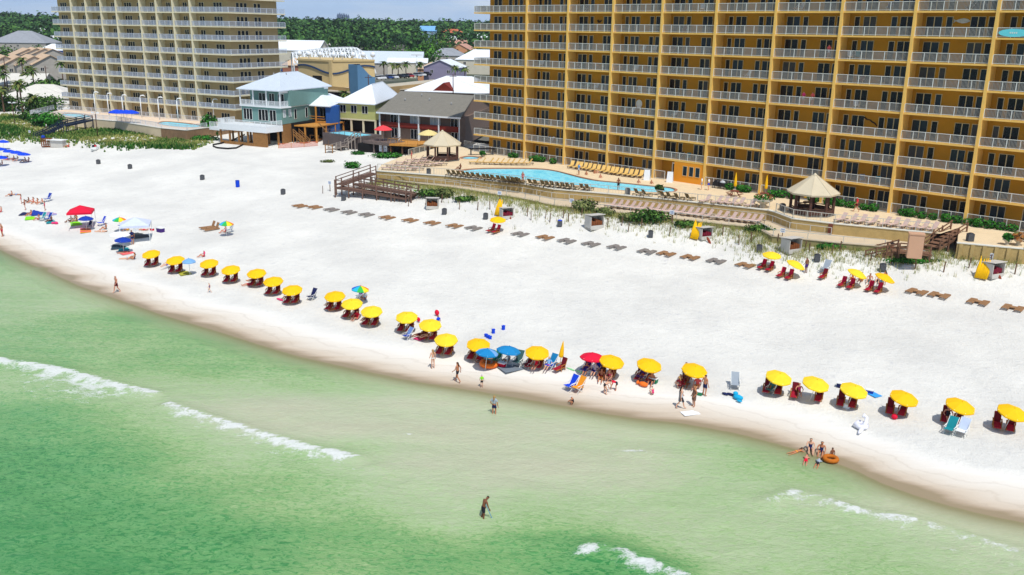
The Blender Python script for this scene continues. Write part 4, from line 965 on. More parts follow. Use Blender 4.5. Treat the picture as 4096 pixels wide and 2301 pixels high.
def tree(name, label, p, h, r, rng, mats=LEAF, n=420, size=.9, group=None, cat='tree', crowns=None):
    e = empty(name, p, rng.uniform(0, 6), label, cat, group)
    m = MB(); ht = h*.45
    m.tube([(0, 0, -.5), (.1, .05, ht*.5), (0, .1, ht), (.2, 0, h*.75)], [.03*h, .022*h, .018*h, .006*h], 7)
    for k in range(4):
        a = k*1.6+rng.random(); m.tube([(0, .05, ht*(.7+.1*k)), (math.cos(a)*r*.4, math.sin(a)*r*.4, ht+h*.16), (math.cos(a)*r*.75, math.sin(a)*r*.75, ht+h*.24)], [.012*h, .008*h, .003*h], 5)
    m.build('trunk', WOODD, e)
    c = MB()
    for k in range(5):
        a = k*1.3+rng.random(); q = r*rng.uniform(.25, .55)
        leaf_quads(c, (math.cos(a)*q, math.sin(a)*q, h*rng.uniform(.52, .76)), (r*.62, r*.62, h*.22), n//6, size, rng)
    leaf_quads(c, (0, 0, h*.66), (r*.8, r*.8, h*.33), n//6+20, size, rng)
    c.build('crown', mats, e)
    return e
def place_copy(src, p, rz, sc, label=None, group=None):
    o = copy_tree(src); o.location = p; o.rotation_euler = (0, 0, rz); o.scale = (sc,)*3 if not hasattr(sc, '__len__') else sc
    if label: o['label'] = label
    if group: o['group'] = group
    return o
# ---- hedge bushes along the fence
rg = random.Random(11)
def make_bush(n=260):
    e = empty('hedge_bush', (0, 0, 0), 0, 'round clipped green bush', 'bush'); c = MB(); leaf_quads(c, (0, 0, .42), (.62, .55, .48), n, .17, rg, .7, .12); c.build('foliage', HEDGE, e)
    m = MB(); m.tube([(0, 0, 0), (0.02, 0, .35)], [.05, .03], 5); m.build('stem', WOODD, e); return e
HEDGE = [mat('hedge_dark', (28, 78, 24), .8, .25, 1, spec=.15), mat('hedge_mid', (44, 104, 32), .8, .25, 1, spec=.15), mat('hedge_light', (64, 128, 44), .8, .25, 1, spec=.15)]
bush0 = make_bush(); nb = [0]
def hedge(x0, y0, x1, y1, fn, where):
    p, q = fn(x0, y0, ZD), fn(x1, y1, ZD); n = max(1, round((q-p).length/.95))
    for i in range(n):
        t = (i+.5)/n; r_ = p.lerp(q, t); s = rg.uniform(.9, 1.2)
        loc = Vector((r_.x, r_.y, ZD)); lab = f'round clipped green bush {where}'
        if nb[0] == 0: bush0.location = loc; bush0['label'] = lab; bush0['group'] = 'clipped bushes '+where; nb[0] = 1
        else: place_copy(bush0, loc, rg.uniform(0, 6), (s*1.05, s*1.05, s), lab, 'clipped bushes '+where)
for a in [(85, 305, 170, 308), (275, 335, 410, 348), (460, 360, 530, 366)]: hedge(*a, A2k, 'at the fence behind the pool')
for a in [(2100, 600, 2180, 612), (2215, 622, 2320, 632), (2500, 655, 2560, 664)]: hedge(*a, A2k, 'at the fence behind the picnic tables')
for a in [(190, 668, 330, 682), (360, 686, 450, 695), (560, 722, 630, 728), (700, 738, 890, 765), (920, 772, 985, 778), (1030, 790, 1110, 798), (1130, 803, 1190, 808)]: hedge(*a, A3k, 'behind the right gazebo')
for a in [(1405, 845, 1460, 850), (1480, 855, 1530, 858), (1560, 868, 1765, 890), (1790, 900, 1985, 922), (2020, 932, 2060, 936), (2085, 946, 2390, 985), (2415, 990, 2490, 997)]: hedge(*a, A3k, 'under the right end of the tower')
# ---- gazebos
GZR = mat('beige_gazebo_roof', (204, 192, 166), .85, .06, .8); GZP = mat('dark_brown_post', (84, 58, 50), .8, .12, 2)
def gazebo(px, r, label):
    c = px; e = empty('gazebo', (c.x, c.y, ZD), .2, label, 'gazebo')
    m = MB(); n = 8; V = [(r*math.cos(2*PI*i/n+.2), r*math.sin(2*PI*i/n+.2)) for i in range(n)]
    v = [(x, y, 2.62) for x, y in V]+[(x*.1, y*.1, 4.55) for x, y in V]+[(x*.985, y*.985, 2.42) for x, y in V]+[(x*.9, y*.9, 2.44) for x, y in V]
    m.add(v, [f for i in range(n) for f in ((i, (i+1) % n, n+(i+1) % n, n+i), (2*n+i, 2*n+(i+1) % n, (i+1) % n, i), (3*n+i, 3*n+(i+1) % n, 2*n+(i+1) % n, 2*n+i), (n+i, n+(i+1) % n, 3*n+(i+1) % n, 3*n+i))]+[tuple(range(n, 2*n))])
    ro = m.build('roof', GZR, e)
    m = MB(); 
    for x, y in V: m.bar((x, y, 2.63), (x*.1, y*.1, 4.57), .09, .06)
    m.build('ridge_strip', GZR, ro)
    m = MB(); m.lathe((0, 0, 4.5), [(.3, 0), (.22, .18), (.02, .35)], 8); m.build('finial', GZR, ro)
    for x, y in V:
        m = MB(); k = .8; m.box(x*k-.13, x*k+.13, y*k-.13, y*k+.13, .06, 2.5); m.build('post', GZP, e)
    m = MB(); m.prism([(x*.92, y*.92) for x, y in V], .004, .06); m.build('floor', mat('grey_slab', (110, 108, 104), .9, .1, 1), e)
    for i in range(n):
        if i == 2: continue
        m = MB(); a, b_ = V[i], V[(i+1) % n]; k = .8; m.bar((a[0]*k, a[1]*k, .85), (b_[0]*k, b_[1]*k, .85), .1, .08); m.bar((a[0]*k, a[1]*k, .45), (b_[0]*k, b_[1]*k, .45), .06, .5); m.build('rail_panel', GZP, e)
    return e
gazebo(A3k(600, 628, ZD+2.55), 3.05, 'beige roofed octagonal gazebo on the right corner of the deck')
gazebo(A1k(1797, 178, ZD+2.55), 3.25, 'beige roofed octagonal gazebo left of the swimming pool')
# ---- boardwalk ramp on the left
BW = mat('brown_boardwalk', (112, 86, 74), .85, .2, 2)
rampo = empty('boardwalk_ramp', A1k(1150, 640, 3.4), 0, 'long brown timber switchback ramp with rails down to the sand', 'ramp')
def ramp_lane(p, q, w, side):
    """deck from p to q (centre line, top of boards) with a rail on each listed side"""
    p = Vector(p); q = Vector(q); d = (q-p); fl = Vector((d.x, d.y, 0)).normalized(); n_ = Vector((fl.y, -fl.x, 0)); l = d.length
    m = MB(); k = int(l/.3)
    for i in range(k):
        a = p.lerp(q, i/k); b_ = p.lerp(q, (i+.9)/k); z = Vector((0, 0, .06))
        m.hexa([a-n_*w/2-z, b_-n_*w/2-z, b_+n_*w/2-z, a+n_*w/2-z][::-1][::-1], [a-n_*w/2, b_-n_*w/2, b_+n_*w/2, a+n_*w/2])
    for s in (-1, 1): m.bar(p+n_*w/2*s*.98-Vector((0, 0, .14)), q+n_*w/2*s*.98-Vector((0, 0, .14)), .08, .17)
    part(m, 'boards', BW, rampo)
    for s in side:
        off = n_*w/2*s*1.03
        for z in (1.05, .55):
            m = MB(); m.bar(p+off+Vector((0, 0, z)), q+off+Vector((0, 0, z)), .06, .1); part(m, 'rail', BW, rampo)
        for i in range(int(l/2.2)+1):
            a = p.lerp(q, i/max(1, int(l/2.2)))+off; m = MB(); m.box(a.x-.08, a.x+.08, a.y-.08, a.y+.08, gz(a.x, a.y)-.3, a.z+1.12); part(m, 'post', BW, rampo)
ra = A1k(830, 575, 4.9); rb_ = A1k(1490, 678, 4.6); rd_ = A1k(1540, 640, 5.28); re_ = A1k(1150, 445, 6.4)
ramp_lane(ra, rb_, 1.7, (1,)); ramp_lane(rd_, A1k(1000, 545, 5.4), 1.5, (-1, 1)); ramp_lane(ra+Vector((0, 0, .3)), re_, 1.5, (-1, 1))
ramp_lane(rb_, rd_, 1.5, (1,))
# ---- stairs on the right with the beige box
STW = mat('brown_stair_timber', (122, 90, 70), .85, .2, 2)
def stairs(e, p, q, w, m_, steps=None, rails=True):
    """p top, q bottom: treads, stringers and rails"""
    p = Vector(p); q = Vector(q); d = q-p; fl = Vector((d.x, d.y, 0)); L_ = fl.length; fl.normalize(); n_ = Vector((fl.y, -fl.x, 0))
    steps = steps or max(3, int(abs(d.z)/.18)); m = MB()
    for i in range(steps):
        a = p.lerp(q, i/steps); b_ = a+fl*(L_/steps)*1.05; zt_ = Vector((0, 0, a.z-.02)); zb_ = Vector((0, 0, a.z-.07))
        fx = lambda v, z: Vector((v.x, v.y, z))
        m.hexa([fx(a-n_*w/2, a.z-.07), fx(b_-n_*w/2, a.z-.07), fx(b_+n_*w/2, a.z-.07), fx(a+n_*w/2, a.z-.07)], [fx(a-n_*w/2, a.z-.01), fx(b_-n_*w/2, a.z-.01), fx(b_+n_*w/2, a.z-.01), fx(a+n_*w/2, a.z-.01)])
    part(m, 'treads', m_, e)
    for s in (-1, 1):
        o = n_*(w/2+.04)*s
        m = MB(); m.bar(p+o-Vector((0, 0, .1)), q+o-Vector((0, 0, .1)), .07, .3); part(m, 'stringer', m_, e)
        if rails:
            for z in (.95, .5):
                m = MB(); m.bar(p+o+Vector((0, 0, z)), q+o+Vector((0, 0, z)), .08, .13); part(m, 'rail', m_, e)
            for t in (0, .33, .66, 1):
                a = p.lerp(q, t)+o*1.12; m = MB(); m.box(a.x-.07, a.x+.07, a.y-.07, a.y+.07, min(gz(a.x, a.y), a.z)-.3, a.z+1.02); part(m, 'post', m_, e)
se = empty('beach_stairs', A3k(1600, 1230, 4.0), 0, 'brown timber stairs with a landing from the deck down to the sand', 'stairs')
stairs(se, A3k(1955, 985, ZD), A3k(1700, 1150, 5.35), 1.5, STW)
la_ = A3k(1400, 1190, 5.3); lb_ = A3k(1690, 1215, 5.3)
T, l = quad_frame(la_, lb_); m = MB(); m.box(-.1, l+.2, -1.7, .2, 5.2, 5.3, T); part(m, 'landing', STW, se)
for s in (0, l*.5, l):
    m = MB(); m.box(s-.08, s+.08, .05, .2, 2.8, 6.3, T); part(m, 'post', STW, se)
for z in (6.25, 5.8): m = MB(); m.box(0, l, .06, .16, z, z+.12, T); part(m, 'rail', STW, se)
stairs(se, A3k(1385, 1172, 5.25), A3k(1085, 1240, 4.1), 1.5, STW)
be = empty('shower_wall', A3k(1530, 1250, 4.0), 0, 'tall plain pinkish beige box beside the beach stairs', 'utility box')
T, l = quad_frame(A3k(1462, 1225, 5.3), A3k(1590, 1235, 5.3)); m = MB(); m.box(0, l+.1, -.1, .9, 5.31, 7.75, T); BXM = mat('pinkish_beige_panel', (200, 158, 128), .8, .05, .8); part(m, 'panel', BXM, be)
m = MB(); m.box(-.06, l+.16, -.16, .96, 7.752, 7.87, T); part(m, 'lid', BXM, be)
# ---- timber pool platform, decks and stairs in front of the lodge
B2 = lambda x, y, z: at(*zz(x, y, 1350, 350, 4.1345), z)
pe = empty('pool_platform', B2(200, 1000, 5), 0, 'dark timber platform holding a small turquoise plunge pool', 'platform')
pa = B2(-250, 740, 7.1); pb = B2(345, 815, 7.1); T, l = quad_frame(pa, pb)
m = MB(); m.box(0, l, -6, 0, 3.6, 7.0, T); part(m, 'plank_wall', mat('dark_grey_planks', (96, 86, 84), .9, .2, 1.5, bump=.3, bscale=6), pe)
m = MB(); m.box(1.4, l-1.0, -4.2, -.5, 7.0, 7.04, T); part(m, 'pool_water', POOLW, pe)
m = MB(); railing(m, T, 0, l*.62, 7.0, d=-.1, h=.9, step=.5, post=1.6, pw=.03); part(m, 'railing', WOODG, pe)
WOODP = mat('pale_grey_timber', (158, 146, 136), .9, .15, 2.5)
s1e = empty('platform_stairs', B2(200, 850, 5), 0, 'grey timber stairs with pale handrails climbing the pool platform', 'stairs')
stairs(s1e, B2(335, 822, 7.05), B2(165, 945, 5.4), 1.3, WOODP)
s2e = empty('sand_stairs', at(*zz(1050, 1330, 900, 0), 4.4), 0, 'weathered grey stairs running from the platform onto the white sand', 'stairs')
stairs(s2e, B2(120, 975, 5.4), at(*zz(1000, 1400, 900, 0), 4.3), 1.5, WOODP)
de = empty('timber_deck', B2(640, 870, 6.6), 0, 'grey timber deck on posts left of the lodge umbrellas', 'deck')
T, l = quad_frame(B2(420, 880, 6.7), B2(830, 930, 6.7)); m = MB(); m.box(0, l, -4.6, 0, 6.25, 6.7, T); part(m, 'floor', WOODG, de)
for s in (.5, l*.4, l*.75):
    m = MB(); m.box(s-.12, s+.12, -.4, -.16, 3.4, 6.24, T); part(m, 'post', WOODG, de)
m = MB(); railing(m, T, 0, l, 6.7, d=-.15, h=.95, step=1.2, post=2, pw=.03); part(m, 'railing', WOODG, de)
de2 = empty('timber_deck', B2(1150, 930, 6.6), 0, 'orange timber deck in front of the lodge with cream umbrella', 'deck')
T2, l2_ = quad_frame(B2(832, 935, 6.6), B2(1480, 965, 6.6)); m = MB(); m.box(0, l2_+2, -6.5, 0, 6.3, 6.6, T2); part(m, 'floor', WOODO, de2)
for s in (.4, l2_*.35, l2_*.7, l2_+1.5):
    m = MB(); m.box(s-.12, s+.12, -.5, -.26, 3.4, 6.29, T2); part(m, 'post', WOODD, de2)
m = MB(); m.box(.2, l2_+1.8, -6.4, -2.2, 3.4, 6.2, T2); m.box(-l-.2, -.2, -5.5, -1.8, 3.4, 6.2, T2); part(m, 'undercroft_shade', DARK, de2)  # near-black blocks paint in the shade beneath both decks
m = MB(); railing(m, T2, 0, l2_+2, 6.6, d=-.12, h=1.0, step=.9, post=2, pw=.04); part(m, 'railing', WOODO, de2)
s3e = empty('deck_stairs', B2(900, 950, 5.5), 0, 'grey deck stairs with a white notice board on the rail', 'stairs')
stairs(s3e, B2(1010, 890, 6.6), B2(800, 1085, 4.6), 1.5, WOODG)
sg = empty('notice_board', B2(805, 1060, 5), 0, 'white notice board with blue lines of text on the deck stairs', 'sign')
SIGNW = mat('sign_white', (232, 236, 240), .5, .03, 2); SIGNB = mat('sign_text_blue', (90, 110, 160), .6, .1, 4)
p = B2(808, 1005, 5.5); T, _ = quad_frame(p-Vector((.5, 0, 0)), p+Vector((.5, -.25, 0))); m = MB(); m.box(-.75, .85, .3, .36, 4.9, 6.3, T); part(m, 'board', SIGNW, sg)
m = MB()
for k in range(4): m.box(-.55, .65-.2*(k % 2), .36, .372, 6.0-k*.28, 6.1-k*.28, T)
part(m, 'lettering', SIGNB, sg)
# black silt fence near the teal house
SILT = mat('black_fabric', (24, 22, 24), .9, .3, 2)
for lab, pts in (('black silt fence curving below the teal house', [(820, 1340), (900, 1325), (1000, 1300), (1080, 1260), (1120, 1245)]), ('black silt fence sagging in a curve on the open sand', [(820, 1352), (860, 1368), (960, 1376), (1040, 1370), (1110, 1335), (1190, 1300)])):
    P_ = [atg(*zz(x-0, y, 500, 0)) for x, y in pts] if False else [atg(*zz(x, y+20, 500, 0)) for x, y in pts]
    m = MB()
    for p, q in zip(P_, P_[1:]): m.bar(p+Vector((0, 0, .1)), q+Vector((0, 0, .1)), .05, .45)
    tag(m.build('silt_fence', SILT), lab, 'fence')
# ---- tan tower pool deck
tp = [A0(285, 1076, TZ), A0(600, 1092, TZ), A0(1080, 1133, TZ), A0(1500, 1198, TZ), A0(1740, 1220, TZ), A0(1925, 1196, TZ)]
tl = [tuple(p[:2]) for p in tp]
p1_ = smooth_loop([A0(575, 1072, TZ), A0(640, 1058, TZ), A0(760, 1066, TZ), A0(850, 1085, TZ), A0(820, 1098, TZ), A0(700, 1092, TZ)], 5)
p2_ = smooth_loop([A0(1480, 1152, TZ), A0(1540, 1134, TZ), A0(1700, 1146, TZ), A0(1860, 1168, TZ), A0(1840, 1188, TZ), A0(1700, 1186, TZ), A0(1560, 1172, TZ)], 5)
poly('tower_deck', [tl+[tuple(TF(CA-.3, -RT-12, 0)[:2]), tuple(TF(-14, -RT-12, 0)[:2])], p1_, p2_], TZ, mat('peach_deck', (228, 206, 182), .85, .05, .6), 'structure')
pool_thing('swimming_pool', p1_, TZ, 'narrow blue pool on the left of the tan tower deck'); pool_thing('swimming_pool', p2_, TZ, 'blue pool on the right end of the tan tower deck')
wall_run('deck_wall', tl[:4], 3, TZ-.004, .3, mat('cream_wall', (214, 196, 164), .85, .06, .6), 'cream wall carrying the front of the tan tower deck', cap=KNOT)
wall_run('deck_wall', tl[3:]+[tuple(TF(CA-.3, -6, 0)[:2])], 3, TZ-.004, .3, mat('brown_board_wall', (140, 112, 84), .9, .18, 1.2), 'brown board wall under the right end of the tan deck', cap=KNOT)
fence('deck_fence', [tuple(Vector(p)+Vector((.1, .25))) for p in tl], TZ, 'white fence along the front of the tan tower deck', step=.2, pw=.06, m_=TRAIL)
fence('deck_fence', [tl[0], tuple(TF(-9, 1.5, 0)[:2])], TZ, 'white fence across the left end of the tan tower deck', step=.25, pw=.06, m_=TRAIL)
fence('deck_fence', [tuple(TF(-9, .6, 0)[:2]), tuple(TF(CA, .6, 0)[:2])], TZ, 'white fence along the foot of the tan tower', step=.25, pw=.05, m_=TRAIL)
lamp0 = empty('deck_lamp', (0, 0, 0), 0, 'x', 'lamp post', 'white lamp posts on the tan tower deck')
m = MB(); m.tube([(0, 0, 0), (0, 0, 4.6)], [.13, .09], 8); m.build('pole', TRIM, lamp0)
m = MB(); m.tube([(0, 0, 4.6), (.2, 0, 5.0), (.75, 0, 5.05), (1.1, 0, 4.8)], [.1, .12, .16, .12], 8); m.build('lamp_arm', TRIM, lamp0)
for i, (x, y) in enumerate([(895, 1060), (1018, 1075), (1155, 1095), (1325, 1100), (1490, 1120), (1665, 1135), (2000, 1140)]):
    p = A0(x, y, TZ); lab = ['left of the blue umbrellas, first', 'left of the blue umbrellas, second', 'just beside the blue umbrellas', 'right of the blue umbrellas', 'left of the right pool', 'behind the right pool', 'at the right end by the teal house'][i]
    o = lamp0 if i == 0 else copy_tree(lamp0); o.location = p; o.rotation_euler = (0, 0, .3); o['label'] = 'white curved lamp post on the tan deck, '+lab
NAVYW = mat('navy_timber', (30, 44, 66), .8, .15, 2)
bs_ = empty('dune_stairs', A0(600, 1180, 5), 0, 'dark navy timber stairs descending through the dune bushes', 'stairs')
stairs(bs_, A0(830, 1120, 6.3), A0(580, 1175, 5.9), 1.6, NAVYW, 6); stairs(bs_, A0(580, 1175, 5.9), A0(325, 1290, 3.6), 1.6, NAVYW)
for i, (x, y, y1) in enumerate([(140, 1170, 1060), (915, 1290, 1150)]):
    p = atg(*zz(x, y, 0, 0)); h = 5.0
    e = empty('dune_lamp', p, 0, ['dark dune lamp post with two white heads at the left edge', 'dark dune lamp post with two white heads in the middle dune'][i], 'lamp post')
    m = MB(); m.tube([(0, 0, 0), (0, 0, h)], .09, 7); m.build('pole', GZP, e)
    for s in (-1, 1):
        m = MB(); m.bar((0, 0, h), (s*.55, 0, h+.1), .07); m.box(s*.55-.28, s*.55+.28, -.16, .16, h+.05, h+.3); m.build('lamp_head', TRIM, e)
# ---- sand fence posts, dune grass and shrubs
def blade(mb, p, h, lean, a, w, mi):
    d = Vector((math.cos(a), math.sin(a), 0)); n_ = Vector((-d.y, d.x, 0))*w
    q = p+Vector((0, 0, h*.6))+d*lean*.35*h; r_ = p+Vector((0, 0, h))+d*lean*h
    mb.add([p-n_, p+n_, q+n_*.8, q-n_*.8, r_], [(0, 1, 2, 3), (3, 2, 4)], mi)
def tuft(mb, p, h, n, rng, w=.02, mis=(0, 1, 2)):
    for _ in range(n): blade(mb, p+Vector((rng.gauss(0, .12), rng.gauss(0, .12), -.02)), h*rng.uniform(.6, 1.2), rng.uniform(.1, .7), rng.uniform(0, 6.3), w*rng.uniform(.7, 1.4), rng.choice(mis))
rg = random.Random(21)
m = MB()
def on_sand(p): return Vector((p[0], p[1], gz(p[0], p[1])))
def along(pts, t):
    ls = [(Vector(b)-Vector(a)).length for a, b in zip(pts, pts[1:])]; d = t*sum(ls)
    for (a, b), l_ in zip(zip(pts, pts[1:]), ls):
        if d <= l_: return Vector(a).lerp(Vector(b), d/l_)
        d -= l_
    return Vector(pts[-1])
strip = [WFx[0]]+WFx[1:]+[tuple(A3k(1500, 1300, 3.6)[:2]), tuple(A3k(2100, 1330, 3.7)[:2]), tuple((A3k(2700, 1380, 3.7))[:2])]
for _ in range(5200):
    t = rg.random(); q = along(strip, t); off = abs(rg.gauss(0, 2.0))+.1
    if rg.random() < .15: off += 1.5
    p = on_sand(q+Vector((NX, NY))*off)
    tuft(m, p, rg.uniform(.3, .75), rg.randint(3, 6), rg, .016, (0, 1, 1, 2, 2))
tag(m.build('dune_grass', GRASS), 'sparse tufts of sea oats on the sand below the seawall', 'dune grass', kind='stuff')
postm = mat('weathered_post', (118, 92, 72), .9, .2, 3)
post0 = MB(); post0.box(-.045, .045, -.045, .045, -.4, 1.15); post0.box(-.05, .05, -.05, .05, .9, .96); post0 = post0.build('fence_post', postm); tag(post0, 'short weathered wooden stake in the dune grass below the seawall', 'stake', 'wooden stakes in the dune grass')
PX = [(1, 1640, 745), (1, 1790, 730), (1, 1955, 790), (1, 2125, 800), (1, 2240, 810), (1, 680, 640), (1, 1050, 660), (1, 1200, 700), (1, 1350, 720), (1, 1480, 760), (2, 255, 855), (2, 290, 890), (2, 425, 880), (2, 465, 910), (2, 640, 920), (2, 590, 880), (2, 760, 900), (2, 805, 960), (2, 1005, 960), (2, 1135, 950), (2, 1195, 1000), (2, 1320, 970), (2, 1510, 980), (2, 1580, 1040), (2, 1710, 1010), (2, 1610, 930), (2, 2075, 1060), (2, 2230, 1120), (2, 2345, 1090), (3, 20, 1100), (3, 270, 1110), (3, 330, 1190), (3, 520, 1180), (3, 560, 1200), (3, 770, 1240), (3, 850, 1180), (3, 1130, 1290), (3, 1325, 1310), (3, 1550, 1350), (3, 1815, 1380), (3, 2050, 1340), (3, 2250, 1310), (3, 2480, 1400)]
for i, (k, x, y) in enumerate(PX):
    p = atg(*zz(x, y, {1: 1000, 2: 2000, 3: 2996}[k], 500)); o = post0 if i == 0 else post0.copy()
    if i: COL.objects.link(o)
    o.location = p; o.rotation_euler = (rg.uniform(-.08, .08), rg.uniform(-.08, .08), rg.random())
for i, (x, y) in enumerate([(1850, 1350), (1900, 1365), (2000, 1340), (2080, 1365)]):
    p = atg(*zz(x-1000+500 if False else x, y, 500, 0)); o = post0.copy(); COL.objects.link(o); o.location = p
    o['label'] = 'lone thin stake on bare sand below the beach houses'; o['group'] = 'stakes on the bare sand'
def shrub(label, px, rx, ry, rz, mats=LEAF, n=500, size=.3, name='dune_shrub', dz=0):
    p = px; e = empty(name, p, 0, label, 'shrub'); c = MB(); rq = random.Random(hash(label) % 999 if False else len(label)*7+int(rx*100))
    for k in range(5): 
        a = rq.uniform(0, 6.3); q = rq.random()
        leaf_quads(c, (math.cos(a)*rx*.5*q, math.sin(a)*ry*.5*q, rz*.45), (rx*.6, ry*.6, rz*.55), n//5, size, rq)
    c.build('foliage', mats, e)
    m = MB()
    for k in range(3): m.tube([(0, 0, -.2), (rq.uniform(-.3, .3)*rx, rq.uniform(-.3, .3)*ry, rz*.5)], [.06, .02], 5)
    m.build('stem', WOODD, e); return e
OL = [mat('olive_leaf_dark', (70, 84, 48), .85, .25, .6, spec=.1), mat('olive_leaf_mid', (96, 108, 62), .85, .25, .6, spec=.1), mat('olive_leaf_light', (122, 128, 78), .85, .25, .6, spec=.1)]
g2 = lambda x, y: atg(*zz(x, y, 2000, 500)); g1 = lambda x, y: atg(*zz(x, y, 1000, 500)); g3 = lambda x, y: atg(*zz(x, y, 2996, 500)); g0 = lambda x, y: atg(*zz(x, y, 0, 0)); g9 = lambda x, y: atg(*zz(x, y, 900, 0))
shrub('olive shrub mound against the seawall left of the lounger row', g2(760, 815), 2.4, 1.5, 1.7, OL)
shrub('low olive shrub right of the mound under the walkway', g2(960, 850), 2.0, 1.2, 1.0, OL)
shrub('broad dark green shrub below the walkway loungers', g2(1400, 905), 3.2, 1.6, 1.5, LEAF, 800)
shrub('olive shrub at the left of the broad dark one', g2(1240, 885), 1.8, 1.2, .9, OL)
shrub('small leafy shrub right of the broad dark one', g2(1720, 945), 2.0, .9, .6)
shrub('dark green creeper bank right of the boardwalk ramp', g1(1720, 665), 3.4, 1.4, .9, LEAF, 700)
shrub('brown green shrub in the creeper bank', g1(1810, 670), 1.6, 1.1, 1.2, OL)
shrub('low creeper trailing right from the ramp', g1(2000, 700), 2.2, .9, .5)
shrub('bright sea grape bush on the sand left of the pink loungers', g1(965, 405), 2.0, 1.3, 1.1, HEDGE, 420, .3)
shrub('green dune shrubs left of the gazebo under the dark deck', g1(1300, 305), 4.0, 1.5, .9, HEDGE, 700, .3)
shrub('low green shrub at the foot of the platform stairs', g1(1000, 275), 2.0, 1.2, .6, HEDGE, 300, .25)
shrub('small grass clump beside the sand stairs', g1(720, 350), 1.6, .8, .5, OL, 250, .22)
shrub('green weeds at the foot of the shower box', g3(1480, 1290), 3.6, .8, .5, HEDGE, 500, .25)
shrub('green weeds under the low seawall left of the sign', g3(760, 1160), 2.2, .8, .6, HEDGE, 400, .25)
shrub('dark creeper on the seawall bend below the right gazebo', g3(60, 1000), 2.2, 1.0, .9, LEAF, 400)
shrub('tall dark bush between the tan deck wall and teal house', g0(1965, 1270), 2.6, 2.0, 4.2, HEDGE, 900, .5)
shrub('bright green creeper patch before the brown board wall', g0(1900, 1310), 3.4, 1.6, 1.0, HEDGE, 420, .35)
shrub('large dark green bush beside the navy stairs', g0(420, 1180), 5.0, 3.0, 3.2, HEDGE, 1300, .5)
shrub('dark green bush left of the large bush', g0(300, 1130), 4.0, 2.5, 2.4, LEAF, 800, .5)
# left dune: thick cover of grass
m = MB(); outl = [(0, 1075), (150, 1068), (290, 1090), (620, 1105), (860, 1120), (1100, 1150), (1500, 1215), (1760, 1300), (1900, 1330), (1830, 1400), (1500, 1395), (1200, 1370), (900, 1345), (600, 1310), (300, 1310), (100, 1290), (0, 1270), (-300, 1250), (-300, 1080)]
def inpoly(x, y, P):
    c = False; j = len(P)-1
    for i in range(len(P)):
        if (P[i][1] > y) != (P[j][1] > y) and x < (P[j][0]-P[i][0])*(y-P[i][1])/(P[j][1]-P[i][1])+P[i][0]: c = not c
        j = i
    return c
PW = [g0(x, y) for x, y in outl]; PWx = [(p.x, p.y) for p in PW]
xs_ = [p[0] for p in PWx]; ys_ = [p[1] for p in PWx]; cnt = 0
bx = np.array([[random.Random(i).uniform(min(xs_), max(xs_)), random.Random(i+99999).uniform(min(ys_), max(ys_))] for i in range(30000)])
bz = sand_z(bx[:, 0], bx[:, 1])
for (x, y), z in zip(bx, bz):
    if not inpoly(x+rg.gauss(0, 1.8), y+rg.gauss(0, 1.8), PWx): continue
    f = float(vnoise(np.array([x]), np.array([y]), .22, 3)[0])
    if rg.random() < (.1 if f > -.3 else .55): continue
    tuft(m, Vector((x, y, z)), rg.uniform(.28, .62)*(1.1+.5*f), 7, rg, .085, (3, 4, 0) if f > .35 else (0, 0, 1, 4) if f > -.1 else (0, 1, 1, 2))
tag(m.build('dune_grass', GRASS+[HEDGE[0], HEDGE[1]]), 'thick green and straw dune grass in front of the tan tower', 'dune grass', kind='stuff')
# ---- palms
PALM = [mat('palm_green', (78, 106, 48), .8, .25, .5, spec=.2), mat('palm_olive', (110, 116, 60), .8, .25, .5, spec=.2)]
def palm(label, p, h, rng, n=34, fl=2.1):
    e = empty('palm_tree', p, rng.uniform(0, 6), label, 'palm tree')
    m = MB(); m.tube([(0, 0, -.4), (.1, .05, h*.5), (0, .1, h)], [.24, .19, .17], 8); m.build('trunk', postm, e)
    c = MB()
    for k in range(n):
        a = k*2.4; el = rng.uniform(-.6, 1.2); l_ = fl*rng.uniform(.8, 1.1); P_ = []
        for i in range(5):
            t = i/4; P_.append(Vector((math.cos(a)*l_*t*math.cos(el*(1-.4*t)), math.sin(a)*l_*t*math.cos(el*(1-.4*t)), h+l_*(math.sin(el)*t-.55*t*t))))
        n_ = Vector((-math.sin(a), math.cos(a), 0))
        for i in range(4):
            w0, w1 = [.08, .34, .4, .28, .03][i], [.08, .34, .4, .28, .03][i+1]
            c.add([P_[i]-n_*w0, P_[i]+Vector((0, 0, .1)), P_[i+1]+Vector((0, 0, .1)), P_[i+1]-n_*w1, P_[i]+n_*w0, P_[i+1]+n_*w1], [(0, 1, 2, 3), (1, 4, 5, 2)], k % 2)
    c.build('fronds', PALM, e); return e
gl0 = lambda x, y: atl(*zz(x, y, 0, 0)); gl9 = lambda x, y: atl(*zz(x, y, 900, 0))
for lab, p, h in [('tall cabbage palm in front of the off white villa', g0(215, 1045), 7.6), ('palm with brownish fronds at the far left by the villa', g0(40, 1050), 5.8), ('short palm hugging the villa right of the tall palm', g0(325, 1040), 3.8), ('palm leaning behind the tall cabbage palm', g0(180, 1030), 6.6)]: palm(lab, p, h, rg)
for lab, x, y, Y, h in [('tall palm between the tan roofed townhouses', 200, 560, 330, 9), ('shaggy palm in front of the townhouses', 235, 690, 310, 5.5), ('palm right of the tall townhouse palm', 265, 635, 325, 6.5), ('palm at the left edge among the townhouses', 20, 630, 315, 6), ('low palm at the left edge in front of the townhouses', 30, 690, 300, 4.5), ('palm fronds rising beside the tan tower corner', 568, 590, 330, 8), ('small dark palm between townhouse gables', 300, 660, 300, 4.5)]:
    p = at_px(x, y, Y); palm(lab, (p.x, Y, p.z-h), h, rg, 30, 2.4)
